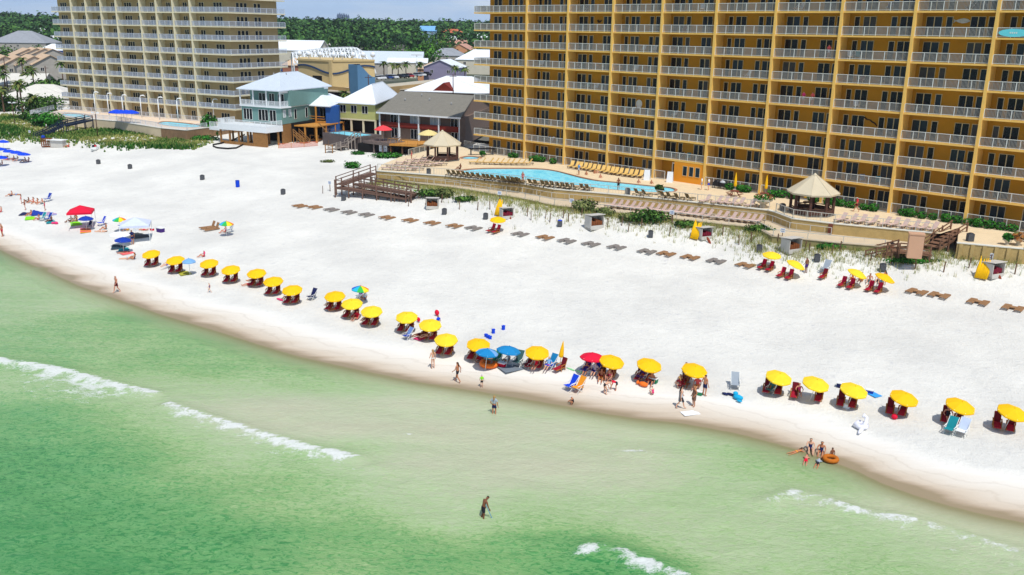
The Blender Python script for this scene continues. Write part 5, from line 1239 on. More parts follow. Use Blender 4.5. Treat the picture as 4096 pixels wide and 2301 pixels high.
for lab, x, y, h in [('leftmost palm in the row by the parking lot', 1480, 590, 5), ('second palm in the row by the parking lot', 1560, 605, 4.5), ('third palm in the row by the parking lot', 1615, 610, 4.5), ('palm under the white lamp mast by the lot', 1690, 595, 5.5), ('palm right of the white lamp mast', 1820, 590, 5), ('pale green palm in front of the orange walled house', 2150, 625, 6), ('small palm beside the orange walled house', 2240, 640, 5), ('palm behind the lime garden wall', 1120, 870, 3.6)]:
    Y = 372 if x < 2000 else 362
    if x == 1120: Y = 262
    p = at_px(x, y, Y, 900); palm(lab, (p.x, Y, p.z-h), h, rg, 26, 2.2)
# ---- trees you can tell apart
def tree_px(label, x, y, Y, h, r, ox, n=420, mats=LEAF, size=1.0):
    p = at_px(x, y, Y, ox); tree('tree', label, (p.x, Y, p.z-h), h, r, rg, mats, n, size)
BR = [mat('bright_leaf_dark', (44, 84, 30), .85, .3, .2, spec=.1), mat('bright_leaf_mid', (66, 114, 40), .85, .3, .2, spec=.1), mat('bright_leaf_light', (92, 140, 52), .85, .3, .2, spec=.1)]
for a in [('bright green broad tree behind the lot lamp mast', 1880, 400, 470, 15, 11, 900, 700, BR), ('green round tree left of the brightest one', 1780, 440, 480, 13, 8, 900, 500, BR), ('dark tall tree above the bright green tree', 1960, 305, 560, 22, 12, 900, 700, LEAF), ('dark tree right of the bright green tree', 2060, 400, 540, 16, 9, 900, 500, LEAF), ('dark tree over the shed roof', 1590, 400, 560, 20, 12, 900, 700, LEAF), ('tree left of the one over the shed', 1440, 380, 580, 20, 12, 900, 600, FOR), ('pale crowned tree in the middle of the woods', 1040, 250, 700, 20, 14, 900, 700, BR), ('green tree below the pale crowned one', 1000, 340, 620, 18, 12, 900, 600, LEAF), ('tree right of the grey pyramid house', 2290, 480, 500, 11, 6, 900, 420, LEAF), ('tree beside the peach house on the right', 2330, 420, 560, 12, 7, 900, 420, LEAF), ('small tree before the grey pyramid house', 2090, 555, 440, 7, 7, 900, 400, OL), ('tree behind the tan tower and hall', 700, 380, 560, 15, 10, 900, 500, LEAF), ('dark tree left of the truss canopy', 680, 520, 420, 8, 5, 900, 350, LEAF),
          ('bushy tree before the large grey house', 155, 475, 470, 9, 8, 0, 500, LEAF), ('dark tree right of the large grey house', 320, 420, 520, 12, 8, 0, 500, LEAF), ('tree in front of the red roof', 370, 460, 500, 10, 7, 0, 420, LEAF), ('tree behind the white roofed house at left', 370, 320, 680, 12, 9, 0, 500, OL), ('tree at the left edge by the large grey house', 15, 420, 520, 12, 8, 0, 450, LEAF), ('dark tree beside the tan tower on the left', 520, 440, 560, 10, 8, 0, 420, LEAF), ('hedge tree below the villa at left', 450, 730, 300, 6, 8, 0, 400, LEAF)]: tree_px(*a)
for i, (x, y) in enumerate([(30, 980), (110, 1000), (290, 1010), (420, 1000), (500, 1000), (-60, 1010)]):
    p = g0(x, 1040); shrub(['dark shaded thicket under the left palms', 'dark thicket below the tall palm', 'dark thicket right of the tall palm', 'dark thicket below the villa eave', 'dark thicket beside the tan deck', 'dark thicket beyond the left edge'][i], p, 3.6, 2.4, 4.0, LEAF, 700, .5, 'thicket')
# ---- the wood behind
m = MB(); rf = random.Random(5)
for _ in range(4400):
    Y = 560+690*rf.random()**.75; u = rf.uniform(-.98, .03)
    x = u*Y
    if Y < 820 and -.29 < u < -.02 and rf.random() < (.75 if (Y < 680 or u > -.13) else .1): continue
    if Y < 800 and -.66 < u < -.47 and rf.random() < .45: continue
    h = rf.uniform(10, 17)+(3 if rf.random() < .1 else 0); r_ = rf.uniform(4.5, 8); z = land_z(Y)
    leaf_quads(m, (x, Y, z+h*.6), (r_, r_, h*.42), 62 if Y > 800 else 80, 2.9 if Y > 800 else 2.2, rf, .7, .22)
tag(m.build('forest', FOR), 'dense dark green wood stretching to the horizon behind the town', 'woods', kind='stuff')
# ---- poles and masts
for lab, x, y0, y1, ox, Y in [('thin dark utility pole behind the lodge roof', 2130, 690, 880, 900, 262), ('dark utility pole in front of the blue tower', 1340, 700, 785, 900, 262), ('dark utility pole among the left townhouses', 55, 540, 700, 0, 300), ('dark pole in front of the townhouse gable', 435, 615, 735, 0, 300)]:
    t_ = at_px(x, y0, Y, ox); b_ = at_px(x, y1, Y, ox)
    e = empty('utility_pole', (b_.x, Y, 5.2), 0, lab, 'utility pole'); m = MB(); m.tube([(b_.x, Y, 5.0), (b_.x, Y, t_.z)], [.16, .12], 7); part(m, 'pole', GZP, e)
    m = MB(); m.box(b_.x-1, b_.x+1, Y-.06, Y+.06, t_.z-.8, t_.z-.65); part(m, 'crossarm', GZP, e)
t_ = at_px(1790, 520, 372, 900); e = empty('lamp_mast', (t_.x, 372, 5.5), 0, 'tall white parking lot lamp mast with a wide head', 'lamp mast'); m = MB(); m.tube([(t_.x, 372, 5), (t_.x, 372, t_.z)], [.3, .2], 8); part(m, 'mast', TRIM, e); m = MB(); m.box(t_.x-2.2, t_.x+2.2, 371.6, 372.4, t_.z, t_.z+.5); part(m, 'head', TRIM, e)

# orange safety net and building-site steps in front of the teal house
NET = mat('orange_safety_net', (206, 108, 84), .9, .2, 3)
e = empty('safety_fence', atg(*zz(680, 1385, 900, 0)), 0, 'low orange safety netting on stakes below the unfinished deck', 'fence')
P_ = [atg(*zz(x, y, 900, 0)) for x, y in ((500, 1385), (620, 1382), (740, 1374), (870, 1362))]
for p, q in zip(P_, P_[1:]):
    m = MB()
    for k in range(5): m.bar(p+Vector((0, 0, .1+.2*k)), q+Vector((0, 0, .1+.2*k)), .02, .05)
    for k in range(24): a = p.lerp(q, k/24); m.bar(a+Vector((0, 0, .05)), a+Vector((0, 0, .95)), .03)
    part(m, 'net', NET, e); m = MB(); m.box(p.x-.04, p.x+.04, p.y-.04, p.y+.04, p.z-.3, p.z+1.1); part(m, 'stake', WOODO, e)
s4 = empty('site_stairs', atg(*zz(720, 1330, 900, 0)), 0, 'pale new timber steps leaning down from the unfinished orange deck', 'stairs')
stairs(s4, at(*zz(665, 1250, 900, 0), 6.3), at(*zz(765, 1345, 900, 0), 4.5), 1.3, WOOD)
for i, (x0, x1, y, lab) in enumerate([(790, 880, 1300, 'low timber boardwalk section between the teal house and the plunge pool'), (930, 1010, 1395, 'short grey boardwalk landing at the foot of the sand stairs')]):
    a = at(*zz(x0, y, 900, 0), 5.1); b2 = at(*zz(x1, y+8, 900, 0), 5.0); T, l = quad_frame(a, b2); e = empty('boardwalk', a, 0, lab, 'boardwalk')
    m = MB()
    for k in range(int(l/.25)): m.box(k*.25, k*.25+.21, -2.2, 0, 4.98, 5.04, T)
    part(m, 'boards', WOOD if i == 0 else WOODP, e)
    for s_ in (.1, l-.2):
        m = MB(); m.box(s_, s_+.14, -.05, .1, 3.6, 6.0, T); part(m, 'post', WOOD, e)
    m = MB(); m.box(0, l, 0, .08, 5.85, 5.97, T); part(m, 'rail', WOOD, e)
# ================================================================ THINGS ON THE DECK AND THE SAND
zA = lambda x, y: zz(x, y, 0, 500); zB = lambda x, y: zz(x, y, 400, 900); zC = lambda x, y: zz(x, y, 1400, 1100); zD = lambda x, y: zz(x, y, 2200, 1250); zE = lambda x, y: zz(x, y, 2996, 1300)
z1 = lambda x, y: zz(x, y, 1000, 500); z2 = lambda x, y: zz(x, y, 2000, 500); z3 = lambda x, y: zz(x, y, 2996, 500)
SEA = math.atan2(NY, NX)-PI/2            # turns local +y to face the sea
YEL = mat('yellow_canvas', (255, 196, 6), .8, .05, 1.5, k=.95); MAR = mat('maroon_and_shaded_red', (104, 12, 30), .9, .12, 3); RED_SHADED = mat('red_cushion_shaded', (158, 16, 44), .9, .12, 3); REDC = mat('red_cushion', (196, 18, 62), .9, .1, 3); CHW = mat('orange_brown_wood', (170, 108, 48), .8, .18, 4); CHWG = mat('silvered_wood', (140, 132, 126), .9, .15, 3); CHWB = mat('brown_wood_board', (160, 120, 84), .9, .15, 3)  # waterfront seats and maroon backs: red with shade put into the colour
WPOLE = mat('white_pole', (232, 232, 226), .5, .03, 2)
def cushion(mb, pts, w, th=.07, mi=0):
    """a padded strip along the profile pts (y, z)"""
    for (y0, a), (y1, b_) in zip(pts, pts[1:]):
        d = Vector((0, y1-y0, b_-a)).normalized(); n_ = Vector((0, -d.z, d.y)); n_ = n_ if n_.z > 0 or abs(n_.z) < .2 and n_.y > 0 else -n_
        P = [Vector((-w/2, y0, a)), Vector((w/2, y0, a)), Vector((w/2, y1, b_)), Vector((-w/2, y1, b_))]
        mb.hexa(P, [p+n_*th for p in P], mi)
def beach_chair_proto():
    e = empty('beach_chair', (0, 0, -50), 0, 'wooden beach chair', 'beach chair')
    m = MB()
    for s in (-1, 1): m.bar((s*.33, -.42, .3), (s*.33, 1.0, .26), .05, .09)
    for i in range(10): m.box(-.31, .31, -.4+i*.145, -.3+i*.145, .29, .315)
    m.build('seat_frame', CHW, e)
    m = MB()
    for s in (-1, 1): m.bar((s*.3, -.38, .3), (s*.3, -.78, 1.12), .05, .06)
    for i in range(6): t = .12+i*.16; m.box(-.3, .3, -.39-.4*t, -.36-.4*t, .3+.82*t-.04, .3+.82*t+.05)
    m.build('back_frame', CHW, e)
    for s in (-1, 1):
        m = MB(); m.bar((s*.38, -.5, .62), (s*.38, .3, .58), .12, .035); m.build('armrest', CHW, e)
        for y in (-.34, .26): m = MB(); m.box(s*.38-.03, s*.38+.03, y-.035, y+.035, 0, .56); m.build('leg', CHW, e)
    m = MB(); cushion(m, [(-.34, .33), (.4, .31), (1.02, .27)], .58); m.build('seat_cushion', REDC, e)
    m = MB(); cushion(m, [(-.36, .36), (-.52, .70), (-.74, 1.16)], .58); m.build('back_cushion', MAR, e)
    return e
CH0 = beach_chair_proto(); used = [0]
def inst(proto, p, rz, sc, label, group=None, cnt={}):
    """the first use moves the prototype itself, later ones copy it"""
    k = proto.name
    if k not in cnt: cnt[k] = 1; o = proto
    else: o = copy_tree(proto)
    o.location = p; o.rotation_euler = (0, 0, rz); o.scale = (sc,)*3; o['label'] = label
    if proto is CH0: o.scale = (.7*sc, .76*sc, .84*sc)
    if group: o['group'] = group
    elif 'group' in o: del o['group']
    return o
def umbrella_mesh(mats, panels, r=1.12, rim=1.74, top=2.14, n=8, val=.1, rings=4):
    m = MB(); k = len(mats)
    for s in range(n):
        prev = None
        for i in range(rings+1):
            t = i/rings; rr = r*t; zq = top-(top-rim)*t**1.6
            a0 = 2*PI*s/n; a1 = 2*PI*(s+1)/n; am = (a0+a1)/2
            row = [Vector((rr*math.cos(a0), rr*math.sin(a0), zq)), Vector((rr*.945*math.cos(am), rr*.945*math.sin(am), zq-.015*t)), Vector((rr*math.cos(a1), rr*math.sin(a1), zq))]
            if prev:
                for j in range(2): m.add([prev[j], row[j], row[j+1], prev[j+1]], [(0, 1, 2, 3)], panels[s % len(panels)])
            prev = row
        if val:
            lo = [p+Vector((0, 0, -val))+Vector((p.x, p.y, 0))*.01 for p in prev]
            for j in range(2): m.add([prev[j], lo[j], lo[j+1], prev[j+1]], [(0, 1, 2, 3)], panels[s % len(panels)])
    return m
def umbrella_proto(name, label, mats, panels, r=1.12, rim=1.74, top=2.14, n=8, val=.1):
    e = empty(name, (0, 0, -60), 0, label, 'beach umbrella')
    umbrella_mesh(mats, panels, r, rim, top, n, val).build('canopy', mats, e)
    m = MB(); m.tube([(0, 0, -.3), (0, 0, top+.02)], .028, 7); m.build('pole', WPOLE, e)
    m = MB(); m.lathe((0, 0, top-.02), [(.05, 0), (.045, .06), (.01, .12)], 7); m.build('finial', mats[0], e)
    m = MB()
    for s in range(n):
        a = 2*PI*s/n; m.bar((0, 0, top-.28), (r*.55*math.cos(a), r*.55*math.sin(a), top-(top-rim)*.55**1.6-.03), .018); m.bar((0, 0, top-.03), (r*.98*math.cos(a), r*.98*math.sin(a), rim+.02), .016)
    m.build('ribs', WPOLE, e)
    return e
UY0 = umbrella_proto('beach_umbrella', 'x', [YEL], [0]); YEV = [YEL, mat('yellow_canvas_faded', (252, 210, 44), .85, .08, 1.2), mat('yellow_canvas_deep', (250, 192, 4), .8, .08, 1.2)]
def put_umbrella(proto, px, label, lean=0, az=0., group=None, ch=1.82, sc=.89, front=.0):
    """px: where the middle of the canopy shows; lean to the side az, front = lean towards the sea in metres"""
    q = atg(*px, dz=ch); d = Vector((math.cos(az), math.sin(az), 0))*math.sin(R(lean))*ch
    foot = Vector((q.x, q.y, 0))-d; v = d+Vector((-.25, -1, 0)).normalized()*front
    base = Vector((q.x, q.y, 0))-v; base.z = gz(base.x, base.y)
    o = inst(proto, base, random.Random(int(px[0])).uniform(-.3, .3), sc, label, group)
    t = math.atan2(v.length, ch); e = v.normalized() if v.length > .01 else Vector((1, 0, 0))
    o.rotation_euler = (Matrix.Rotation(t, 3, Vector((-e.y, e.x, 0))) @ Matrix.Rotation(random.Random(int(px[1])).uniform(0, .8), 3, 'Z')).to_euler()
    if proto is UY0:
        for x in o.children:
            if x.name.startswith('canopy'): recolor(x, 0, YEV[int(px[0]*7) % 3])
    foot.z = gz(foot.x, foot.y); return foot
# (canopy px, lean, chairs, where)
WR = [(zB(470, 250), 2, 2, 'leftmost in the waterfront row'), (zB(697, 307), 3, 2, 'touching the small pale blue umbrella'), (zB(1012, 337), 3, 2, 'right of the small pale blue umbrella'), (zB(1215, 395), 3, 2, 'fourth from the left at the waterfront'),
      (zB(1457, 428), 4, 2, 'left one of the touching pair at left'), (zB(1613, 503), 4, 2, 'right one of the touching pair at left'), (zB(1790, 582), 4, 2, 'left of the lone navy backpack chair'), (zB(2190, 640), 5, 2, 'right of the lone navy backpack chair'),
      (zB(2350, 710), 5, 2, 'just below the rainbow umbrella'), (zC(200, 315), 5, 2, 'right below the rainbow umbrella'), (zC(528, 368), 5, 2, 'above the blue patterned towel chair'), (zC(748, 440), 6, 2, 'with red floats behind its canopy'), (zC(897, 580), 6, 2, 'above the thin person on wet sand'),
      (zC(1200, 625), 8, 2, 'left of the two blue umbrellas'), (zC(1750, 698), 7, 2, 'between the blue umbrella and closed umbrella'), (zD(585, 430), 14, 2, 'overlapping the red umbrella'), (zD(935, 463), 13, 2, 'above the orange fish float'), (zD(1357, 510), 12, 1, 'over the crowd with striped dress walker'),
      (zE(290, 460), 13, 2, 'beside the grey folding chair at right'), (zE(637, 517), 13, 2, 'over two widely spaced chairs'), (zE(993, 577), 13, 2, 'with bags behind both its sides'), (zE(1465, 647), 14, 2, 'above the small red ball'), (zE(1992, 718), 14, 2, 'above the teal and white towel chairs'), (zE(2480, 783), 12, 2, 'cut by the right edge at the waterfront')]
SRTS = ['first', 'second']
GU = 'yellow umbrellas in the waterfront row'
side = Vector((math.cos(SEA), math.sin(SEA), 0)); sea = Vector((NX, NY, 0))
for i, (px, ln, nc, wh) in enumerate(WR):
    bp_ = put_umbrella(UY0, px, 'yellow beach umbrella '+wh, ln*.8, .15, GU, front=.5)
    f_ = i/23; fc = Vector((.08-.55*f_, -1+.14*f_, 0)).normalized(); sd_ = Vector((-fc.y, fc.x, 0))
    for k in range(nc):
        off = (-.6, .22)[k] if i != 19 else (-1.25, .5)[k]
        p = bp_+sd_*off-fc*.72; p.z = gz(p.x, p.y)
        o = inst(CH0, p, math.atan2(fc.y, fc.x)-PI/2+random.Random(i*2+k).uniform(-.08, .08), 1, ('left' if k == 0 else 'right')+' red cushioned wooden chair, umbrella '+wh, 'red cushioned chairs in the waterfront row')
        for q9 in o.children:
            if q9.name.startswith('seat_cushion'): recolor(q9, 0, RED_SHADED)  # seat red darkened to paint in the umbrella's shade
# upper yellow umbrellas and their red chairs
UP = [(z1(2315, 867), 3, 'standing alone by the rental box at left'), (z3(218, 1197), 4, 'upper row, left of the tilted one'), (z3(457, 1275), 24, 'upper row, tilted beside a standing person'), (z3(1030, 1357), 22, 'upper row, tilted over three seated people'), (z3(1290, 1395), 22, 'upper row, furthest right')]
for i, (px, ln, wh) in enumerate(UP):
    bp_ = put_umbrella(UY0, px, 'yellow beach umbrella '+wh, ln, -.1, 'yellow umbrellas in the upper row', front=.25)
    for k in range(2):
        p = bp_-side*(-.75, .15)[k]+sea*.25; p.z = gz(p.x, p.y); o = inst(CH0, p, SEA+.05*k, 1, ('left' if k == 0 else 'right')+' bright red chair, umbrella '+wh, 'red cushioned chairs in the upper row')
        for c in o.children:
            if c.name.startswith('back_cushion'): recolor(c, 0, REDC)  # backs in open sun take the unshaded red
p = atg(*z3(690, 1435)); o = inst(CH0, p, SEA, 1, 'single maroon cushioned chair on bare sand by a grey folding chair')
# closed yellow umbrella at the waterfront
def closed_umbrella(p, label, h=2.3, sc=1, lean=0, cat='beach umbrella', group=None):
    e = empty('closed_umbrella', p, 0, label, cat, group); m = MB(); m.tube([(0, 0, -.2), (0, 0, h)], .028, 7); m.build('pole', WPOLE, e)
    m = MB(); m.lathe((0, 0, 0), [(.16, h*.42), (.2, h*.5), (.14, h*.75), (.04, h*.99), (.01, h*1.02)], 8, smooth=False); m.build('folded_canopy', YEL, e); e.rotation_euler = (0, R(lean), 0); e.scale = (sc,)*3
    return e
closed_umbrella(atg(*zC(1955, 870)), 'folded yellow umbrella standing over a single red chair', lean=6)
p = atg(*zC(1965, 890)); inst(CH0, p, SEA, 1, 'red cushioned chair under the folded yellow umbrella')
# ---- other umbrellas
def cm_(name, rgb, **k): return mat(name, rgb, .8, .06, 2, **k)
RB = [cm_('canvas_red', (226, 30, 50)), cm_('canvas_orange', (246, 140, 30)), cm_('canvas_lemon', (250, 220, 40)), cm_('canvas_green', (50, 180, 80)), cm_('canvas_blue', (30, 90, 200)), cm_('canvas_magenta', (210, 30, 150)), cm_('canvas_cyan', (40, 180, 210)), cm_('canvas_violet', (100, 50, 170))]
rain = umbrella_proto('beach_umbrella', 'x', RB, [0, 5, 7, 4, 6, 3, 2, 1], .98)
put_umbrella(rain, zB(2432, 575), 'rainbow umbrella standing above the yellow waterfront row', 5, .1)
put_umbrella(rain, zA(2112, 905), 'rainbow umbrella alone in the middle of the left sand', 2, .1); put_umbrella(rain, zA(1115, 868), 'rainbow umbrella half behind the pale canopy tent', 2, .1)
NAVB = cm_('canvas_navy', (20, 60, 165)); LB = cm_('canvas_pale_blue', (120, 170, 220)); TQ = cm_('canvas_ocean_blue', (20, 130, 190)); RED = cm_('canvas_scarlet', (222, 16, 56)); WHT = cm_('canvas_white', (238, 240, 240)); ROY = cm_('canvas_royal_blue', (10, 70, 215))
for nm, mt, pn, px, ln, r, lab in [('u', [LB], [0], zB(828, 320), 0, .82, 'small pale blue umbrella between two yellow ones'), ('u', [TQ, LB], [0, 0, 0, 1], zC(1285, 695), 6, 1.05, 'ocean blue umbrella in front of a yellow one'), ('u', [TQ], [0], zC(1487, 672), 8, 1.12, 'ocean blue umbrella standing beside the other blue one'), ('u', [RED], [0], zD(398, 387), 3, 1.12, 'scarlet umbrella overlapped by a yellow umbrella'),
                               ('u', [NAVB], [0], zA(800, 857), 2, 1.05, 'round navy umbrella in front of the red canopy tent'), ('u', [WHT], [0], zA(1115, 1003), 2, 1.35, 'white umbrella in front of the pale canopy tent'), ('u', [NAVB, YEL], [0], zA(1147, 1055), 3, 1.1, 'navy umbrella with a yellow hem under the white one')]:
    pr = umbrella_proto('beach_umbrella', 'x', mt, pn, r); put_umbrella(pr, px, lab, ln, .1)
rb0 = umbrella_proto('beach_umbrella', 'x', [ROY], [0], 1.25)
for px, lab in [((12, 562), 'royal blue umbrella highest at the left edge'), ((2, 592), 'royal blue umbrella cut by the left edge'), ((36, 600), 'royal blue umbrella second in the left row'), ((66, 605), 'royal blue umbrella third in the left row'), ((95, 612), 'royal blue umbrella at the right end of the left row'), ((4, 625), 'royal blue umbrella lowest at the left edge')]: put_umbrella(rb0, px, lab, 3, .2, 'royal blue umbrellas at the left edge')
rb1 = umbrella_proto('patio_umbrella', 'x', [ROY], [0], 1.7, 2.2, 2.8)
for i, (x, y) in enumerate([(1085, 1045), (1130, 1048), (1180, 1048), (1225, 1050)]):
    p = A0(x, y, TZ+2.3); p.z = TZ; inst(rb1, p, .3*i, 1, ['royal blue patio umbrella, left end of the deck row', 'royal blue patio umbrella, second in the deck row', 'royal blue patio umbrella, third in the deck row', 'royal blue patio umbrella, right end of the deck row'][i], 'royal blue patio umbrellas on the tan tower deck')
for lab, x, y, c, r in [('coral patio umbrella on the grey deck by the lodge', 755, 672, cm_('canvas_coral', (236, 70, 76)), 1.7), ('cream patio umbrella on the orange deck by the lodge', 1505, 748, cm_('canvas_cream', (226, 206, 140)), 1.9)]:
    p = B2(x, y, 6.65+2.4); p.z = 6.65; pr = umbrella_proto('patio_umbrella', 'x', [c], [0], r, 2.15, 2.9, 6); inst(pr, p, .2, 1, lab)
# ---- canopy tents
def tent(px, w, label, mt, h=2.2, rot=.3):
    q = atg(*px, dz=h+.25); e = empty('canopy_tent', (q.x, q.y, q.z), rot, label, 'canopy tent'); m = MB(); a = w/2
    C_ = [(-a, -a), (a, -a), (a, a), (-a, a)]; v = [(x, y, h) for x, y in C_]+[(x*.03, y*.03, h+.75) for x, y in C_]+[(x*1.005, y*1.005, h-.25) for x, y in C_]
    m.add(v, [f for i in range(4) for f in ((i, (i+1) % 4, 4+(i+1) % 4, 4+i), (8+i, 8+(i+1) % 4, (i+1) % 4, i))]+[(4, 5, 6, 7)]); m.build('canopy', mt, e)
    for x, y in C_: m = MB(); m.box(x*.98-.03, x*.98+.03, y*.98-.03, y*.98+.03, 0, h); m.build('leg', WPOLE, e)
    return e
tent(zA(750, 785), 3.0, 'red pop up canopy tent on four thin legs', RED); tent(zA(1262, 900), 3.4, 'pale lavender pop up canopy tent among the umbrellas', cm_('canvas_lavender', (206, 214, 236)))
# ---- flat wooden lounger sets on the sand
def set_proto():
    e = empty('lounger_set', (0, 0, -70), 0, 'x', 'lounger set')
    for s in (-1, 1):
        m = MB()
        for q in (-1, 1): m.bar((s*.62+q*.31, -.95, .16), (s*.62+q*.31, .95, .16), .07, .12)
        for i in range(13): m.box(s*.62-.3, s*.62+.3, -.94+i*.147, -.83+i*.147, .2, .24)
        f = m.build('lounger_frame', CHWB, e)
    m = MB(); m.box(-.28, .28, -.35, .3, .19, .27); m.build('centre_table', CHWB, e)
    return e
LS0 = set_proto()
SETS = [(z1(465, 763), 0), (z1(605, 775), 0), (z1(760, 798), 1), (z1(925, 822), 1), (z1(1088, 845), 1), (z1(1280, 872), 0), (z1(1495, 898), 0), (z1(1700, 923), 0), (z1(1910, 950), 0), (z1(2087, 970), 1), (z2(188, 1027), 1), (z2(420, 1058), 0), (z2(622, 1090), 1), (z2(848, 1120), 1), (z2(1087, 1150), 1), (z2(1370, 1190), 1), (z2(1550, 1212), 0), (z2(1773, 1245), 0), (z2(2017, 1280), 1), (z2(2290, 1318), 0), ((2306*DK, 737*DK), 0), ((2362*DK, 746*DK), 0), ((2460*DK, 763*DK), 0), ((2548*DK, 778*DK), 0)]
names = ['first from the left end', 'second from the left end', 'third from the left end', 'fourth from the left end', 'fifth from the left end', 'sixth from the left end', 'seventh from the left end', 'eighth from the left end', 'ninth from the left end', 'just left of the lone upper yellow umbrella', 'just right of the lone upper yellow umbrella', 'second right of the lone upper yellow umbrella', 'third right of the lone upper yellow umbrella', 'fourth right of the lone upper yellow umbrella', 'fifth right of the lone upper yellow umbrella', 'sixth right of the lone upper yellow umbrella', 'seventh right of the lone upper yellow umbrella', 'third left of the upper umbrella pair', 'second left of the upper umbrella pair', 'next left of the upper umbrella pair', 'first right of the upper umbrellas', 'second right of the upper umbrellas', 'third right of the upper umbrellas', 'last at the right edge']
rs = random.Random(4)
for (px, g), nm in zip(SETS, names):
    o = inst(LS0, atg(*px), SEA+rs.uniform(-.07, .07), .88, ('silvered' if g else 'brown')+' flat wooden lounger set, '+nm, 'flat lounger sets in a line across the sand')
    if g:
        for c in o.children: recolor(c, 0, CHWG)
p = atg(*zA(1955, 975)); o = inst(LS0, p, SEA-.1, 1.05, 'brown wooden lounger set with raised backs near the rainbow umbrella')
m = MB()
for s in (-.62, .62): m.hexa([(s-.3, -.75, .25), (s+.3, -.75, .25), (s+.3, -.68, .25), (s-.3, -.68, .25)], [(s-.3, -1.0, .85), (s+.3, -1.0, .85), (s+.3, -.93, .85), (s-.3, -.93, .85)])
m.build('raised_back', CHWB, o)
# ---- bins, rental boxes, folded umbrella stacks
BINM = mat('grey_slatted_bin', (92, 94, 98), .85, .25, 6)
bin0 = empty('litter_bin', (0, 0, -80), 0, 'x', 'litter bin'); m = MB()
m.box(-.33, .33, -.33, .33, 0, .9)
for i in range(7):
    x = -.3+i*.1; m.box(x-.03, x+.03, -.36, -.33, .05, .95); m.box(x-.03, x+.03, .33, .36, .05, .95); m.box(-.36, -.33, x-.03, x+.03, .05, .95); m.box(.33, .36, x-.03, x+.03, .05, .95)
m.build('body', BINM, bin0); m = MB(); m.lathe((0, 0, .9), [(.34, 0), (.36, .08), (.2, .16), (.02, .18)], 10); m.build('lid', mat('dark_bin_lid', (54, 56, 62), .6, .1, 3), bin0)
for px, lab in [(zA(920, 365), 'leftmost on the open sand'), (zA(1215, 410), 'second on the open left sand'), (zA(1890, 512), 'third on the open left sand, beside the blue bin'), (z1(310, 648), 'alone left of the boardwalk ramp'), (z1(875, 705), 'in front of the boardwalk ramp'), (z1(1815, 835), 'right of the first rental box'), (z1(2200, 880), 'left of the lone upper yellow umbrella'), (z2(558, 945), 'with blue top, left of the white rental box'), (z2(1405, 1045), 'between two rental boxes in the middle'), (z2(2420, 1183), 'below the bend of the seawall'), (z3(95, 1183), 'beside the upper yellow umbrella pair'), (z3(635, 1258), 'right of the rental box under the walkway'), (z3(1248, 1345), 'below the beach stairs')]:
    o = inst(bin0, atg(*px), SEA+.6, .78, 'grey slatted litter bin '+lab, 'grey litter bins on the sand')
    if 'blue top' in lab: recolor([c for c in o.children if c.name.startswith('lid')][0], 0, ROY)
for fn, x, y, lab in [(A3k, 2060, 1085, 'on the deck right of the stairs'), (A2k, 1190, 652, 'at the deck edge by the pool'), (A3k, 310, 800, 'on the deck by the right gazebo'), (A1k, 1668, 462, 'at the deck edge by the pink loungers')]: inst(bin0, fn(x, y, ZD), 0, .85, 'grey litter bin '+lab, 'grey litter bins on the pool deck')
e = empty('litter_bin', atg(*zA(2220, 580)), SEA, 'royal blue barrel bin standing alone on the left sand', 'litter bin'); m = MB(); m.lathe((0, 0, 0), [(.28, 0), (.31, .1), (.31, .95), (.33, 1.0)], 12); m.build('barrel', ROY, e); m = MB(); m.lathe((0, 0, 1.0), [(.33, 0), (.3, .06), (.05, .09)], 12); m.build('lid', NAVB, e)
BOXW = mat('weathered_white_board', (196, 192, 184), .85, .08, 2); BOXB = mat('brown_stack', (130, 74, 40), .85, .25, 5)
def rental(px, label, rz, sc=1, fill=None):
    e = empty('rental_box', atg(*px), rz, label, 'storage box'); m = MB()
    m.box(-.9, .9, -.7, -.62, 0, 1.5); m.box(-.9, -.82, -.62, .62, 0, 1.5); m.box(.82, .9, -.62, .62, 0, 1.5); m.box(-.9, .9, -.62, .62, -.05, .12); m.box(-.82, .82, .56, .62, .12, .45); m.build('body', BOXW, e)
    m = MB(); m.hexa([(-.98, -.78, 1.5), (.98, -.78, 1.5), (.98, .75, 1.66), (-.98, .75, 1.66)], [(-.98, -.78, 1.57), (.98, -.78, 1.57), (.98, .75, 1.73), (-.98, .75, 1.73)]); m.build('lid', BOXW, e)
    m = MB()
    for i in range(5): m.box(-.8+i*.32, -.52+i*.32, -.6, .4, .12, .9+.12*(i % 3))
    m.build('stacked_chairs', fill or BOXB, e); e.scale = (sc,)*3; return e
PINKF = mat('pink_cushions', (120, 22, 46), .85, .2, 4)
rental(z1(1705, 780), 'white rental box open to the sea, right of the ramp', SEA+.75, .9); rental(z1(2395, 870), 'rental box holding pink cushions beside yellow folded umbrellas', SEA+1.15, .85, PINKF); rental(z2(880, 965), 'large white rental box with brown stack in the middle dune', SEA+1.25, 1.05); rental(z2(1905, 1070), 'rental box with pink cushions and yellow stack mid right', SEA+1.2, .85, PINKF); rental(z3(390, 1190), 'white rental box below the walkway under the right gazebo', SEA+1.25, 1.0); rental(z3(2270, 1420), 'rental box with yellow folded umbrellas at the right edge', SEA+1.2, .95, PINKF)
def stack(px, label, n=6):
    e = empty('umbrella_stack', atg(*px), SEA, label, 'umbrella stack'); rq = random.Random(n)
    for i in range(n):
        x = -.35+.14*i; m = MB(); m.tube([(x, .5, .02), (x+rq.uniform(-.05, .05), .1, .9), (x+rq.uniform(-.1, .1), -.25, 1.9+rq.uniform(-.1, .25))], [.1, .15, .03], 7); m.build('folded_umbrella', YEL, e)
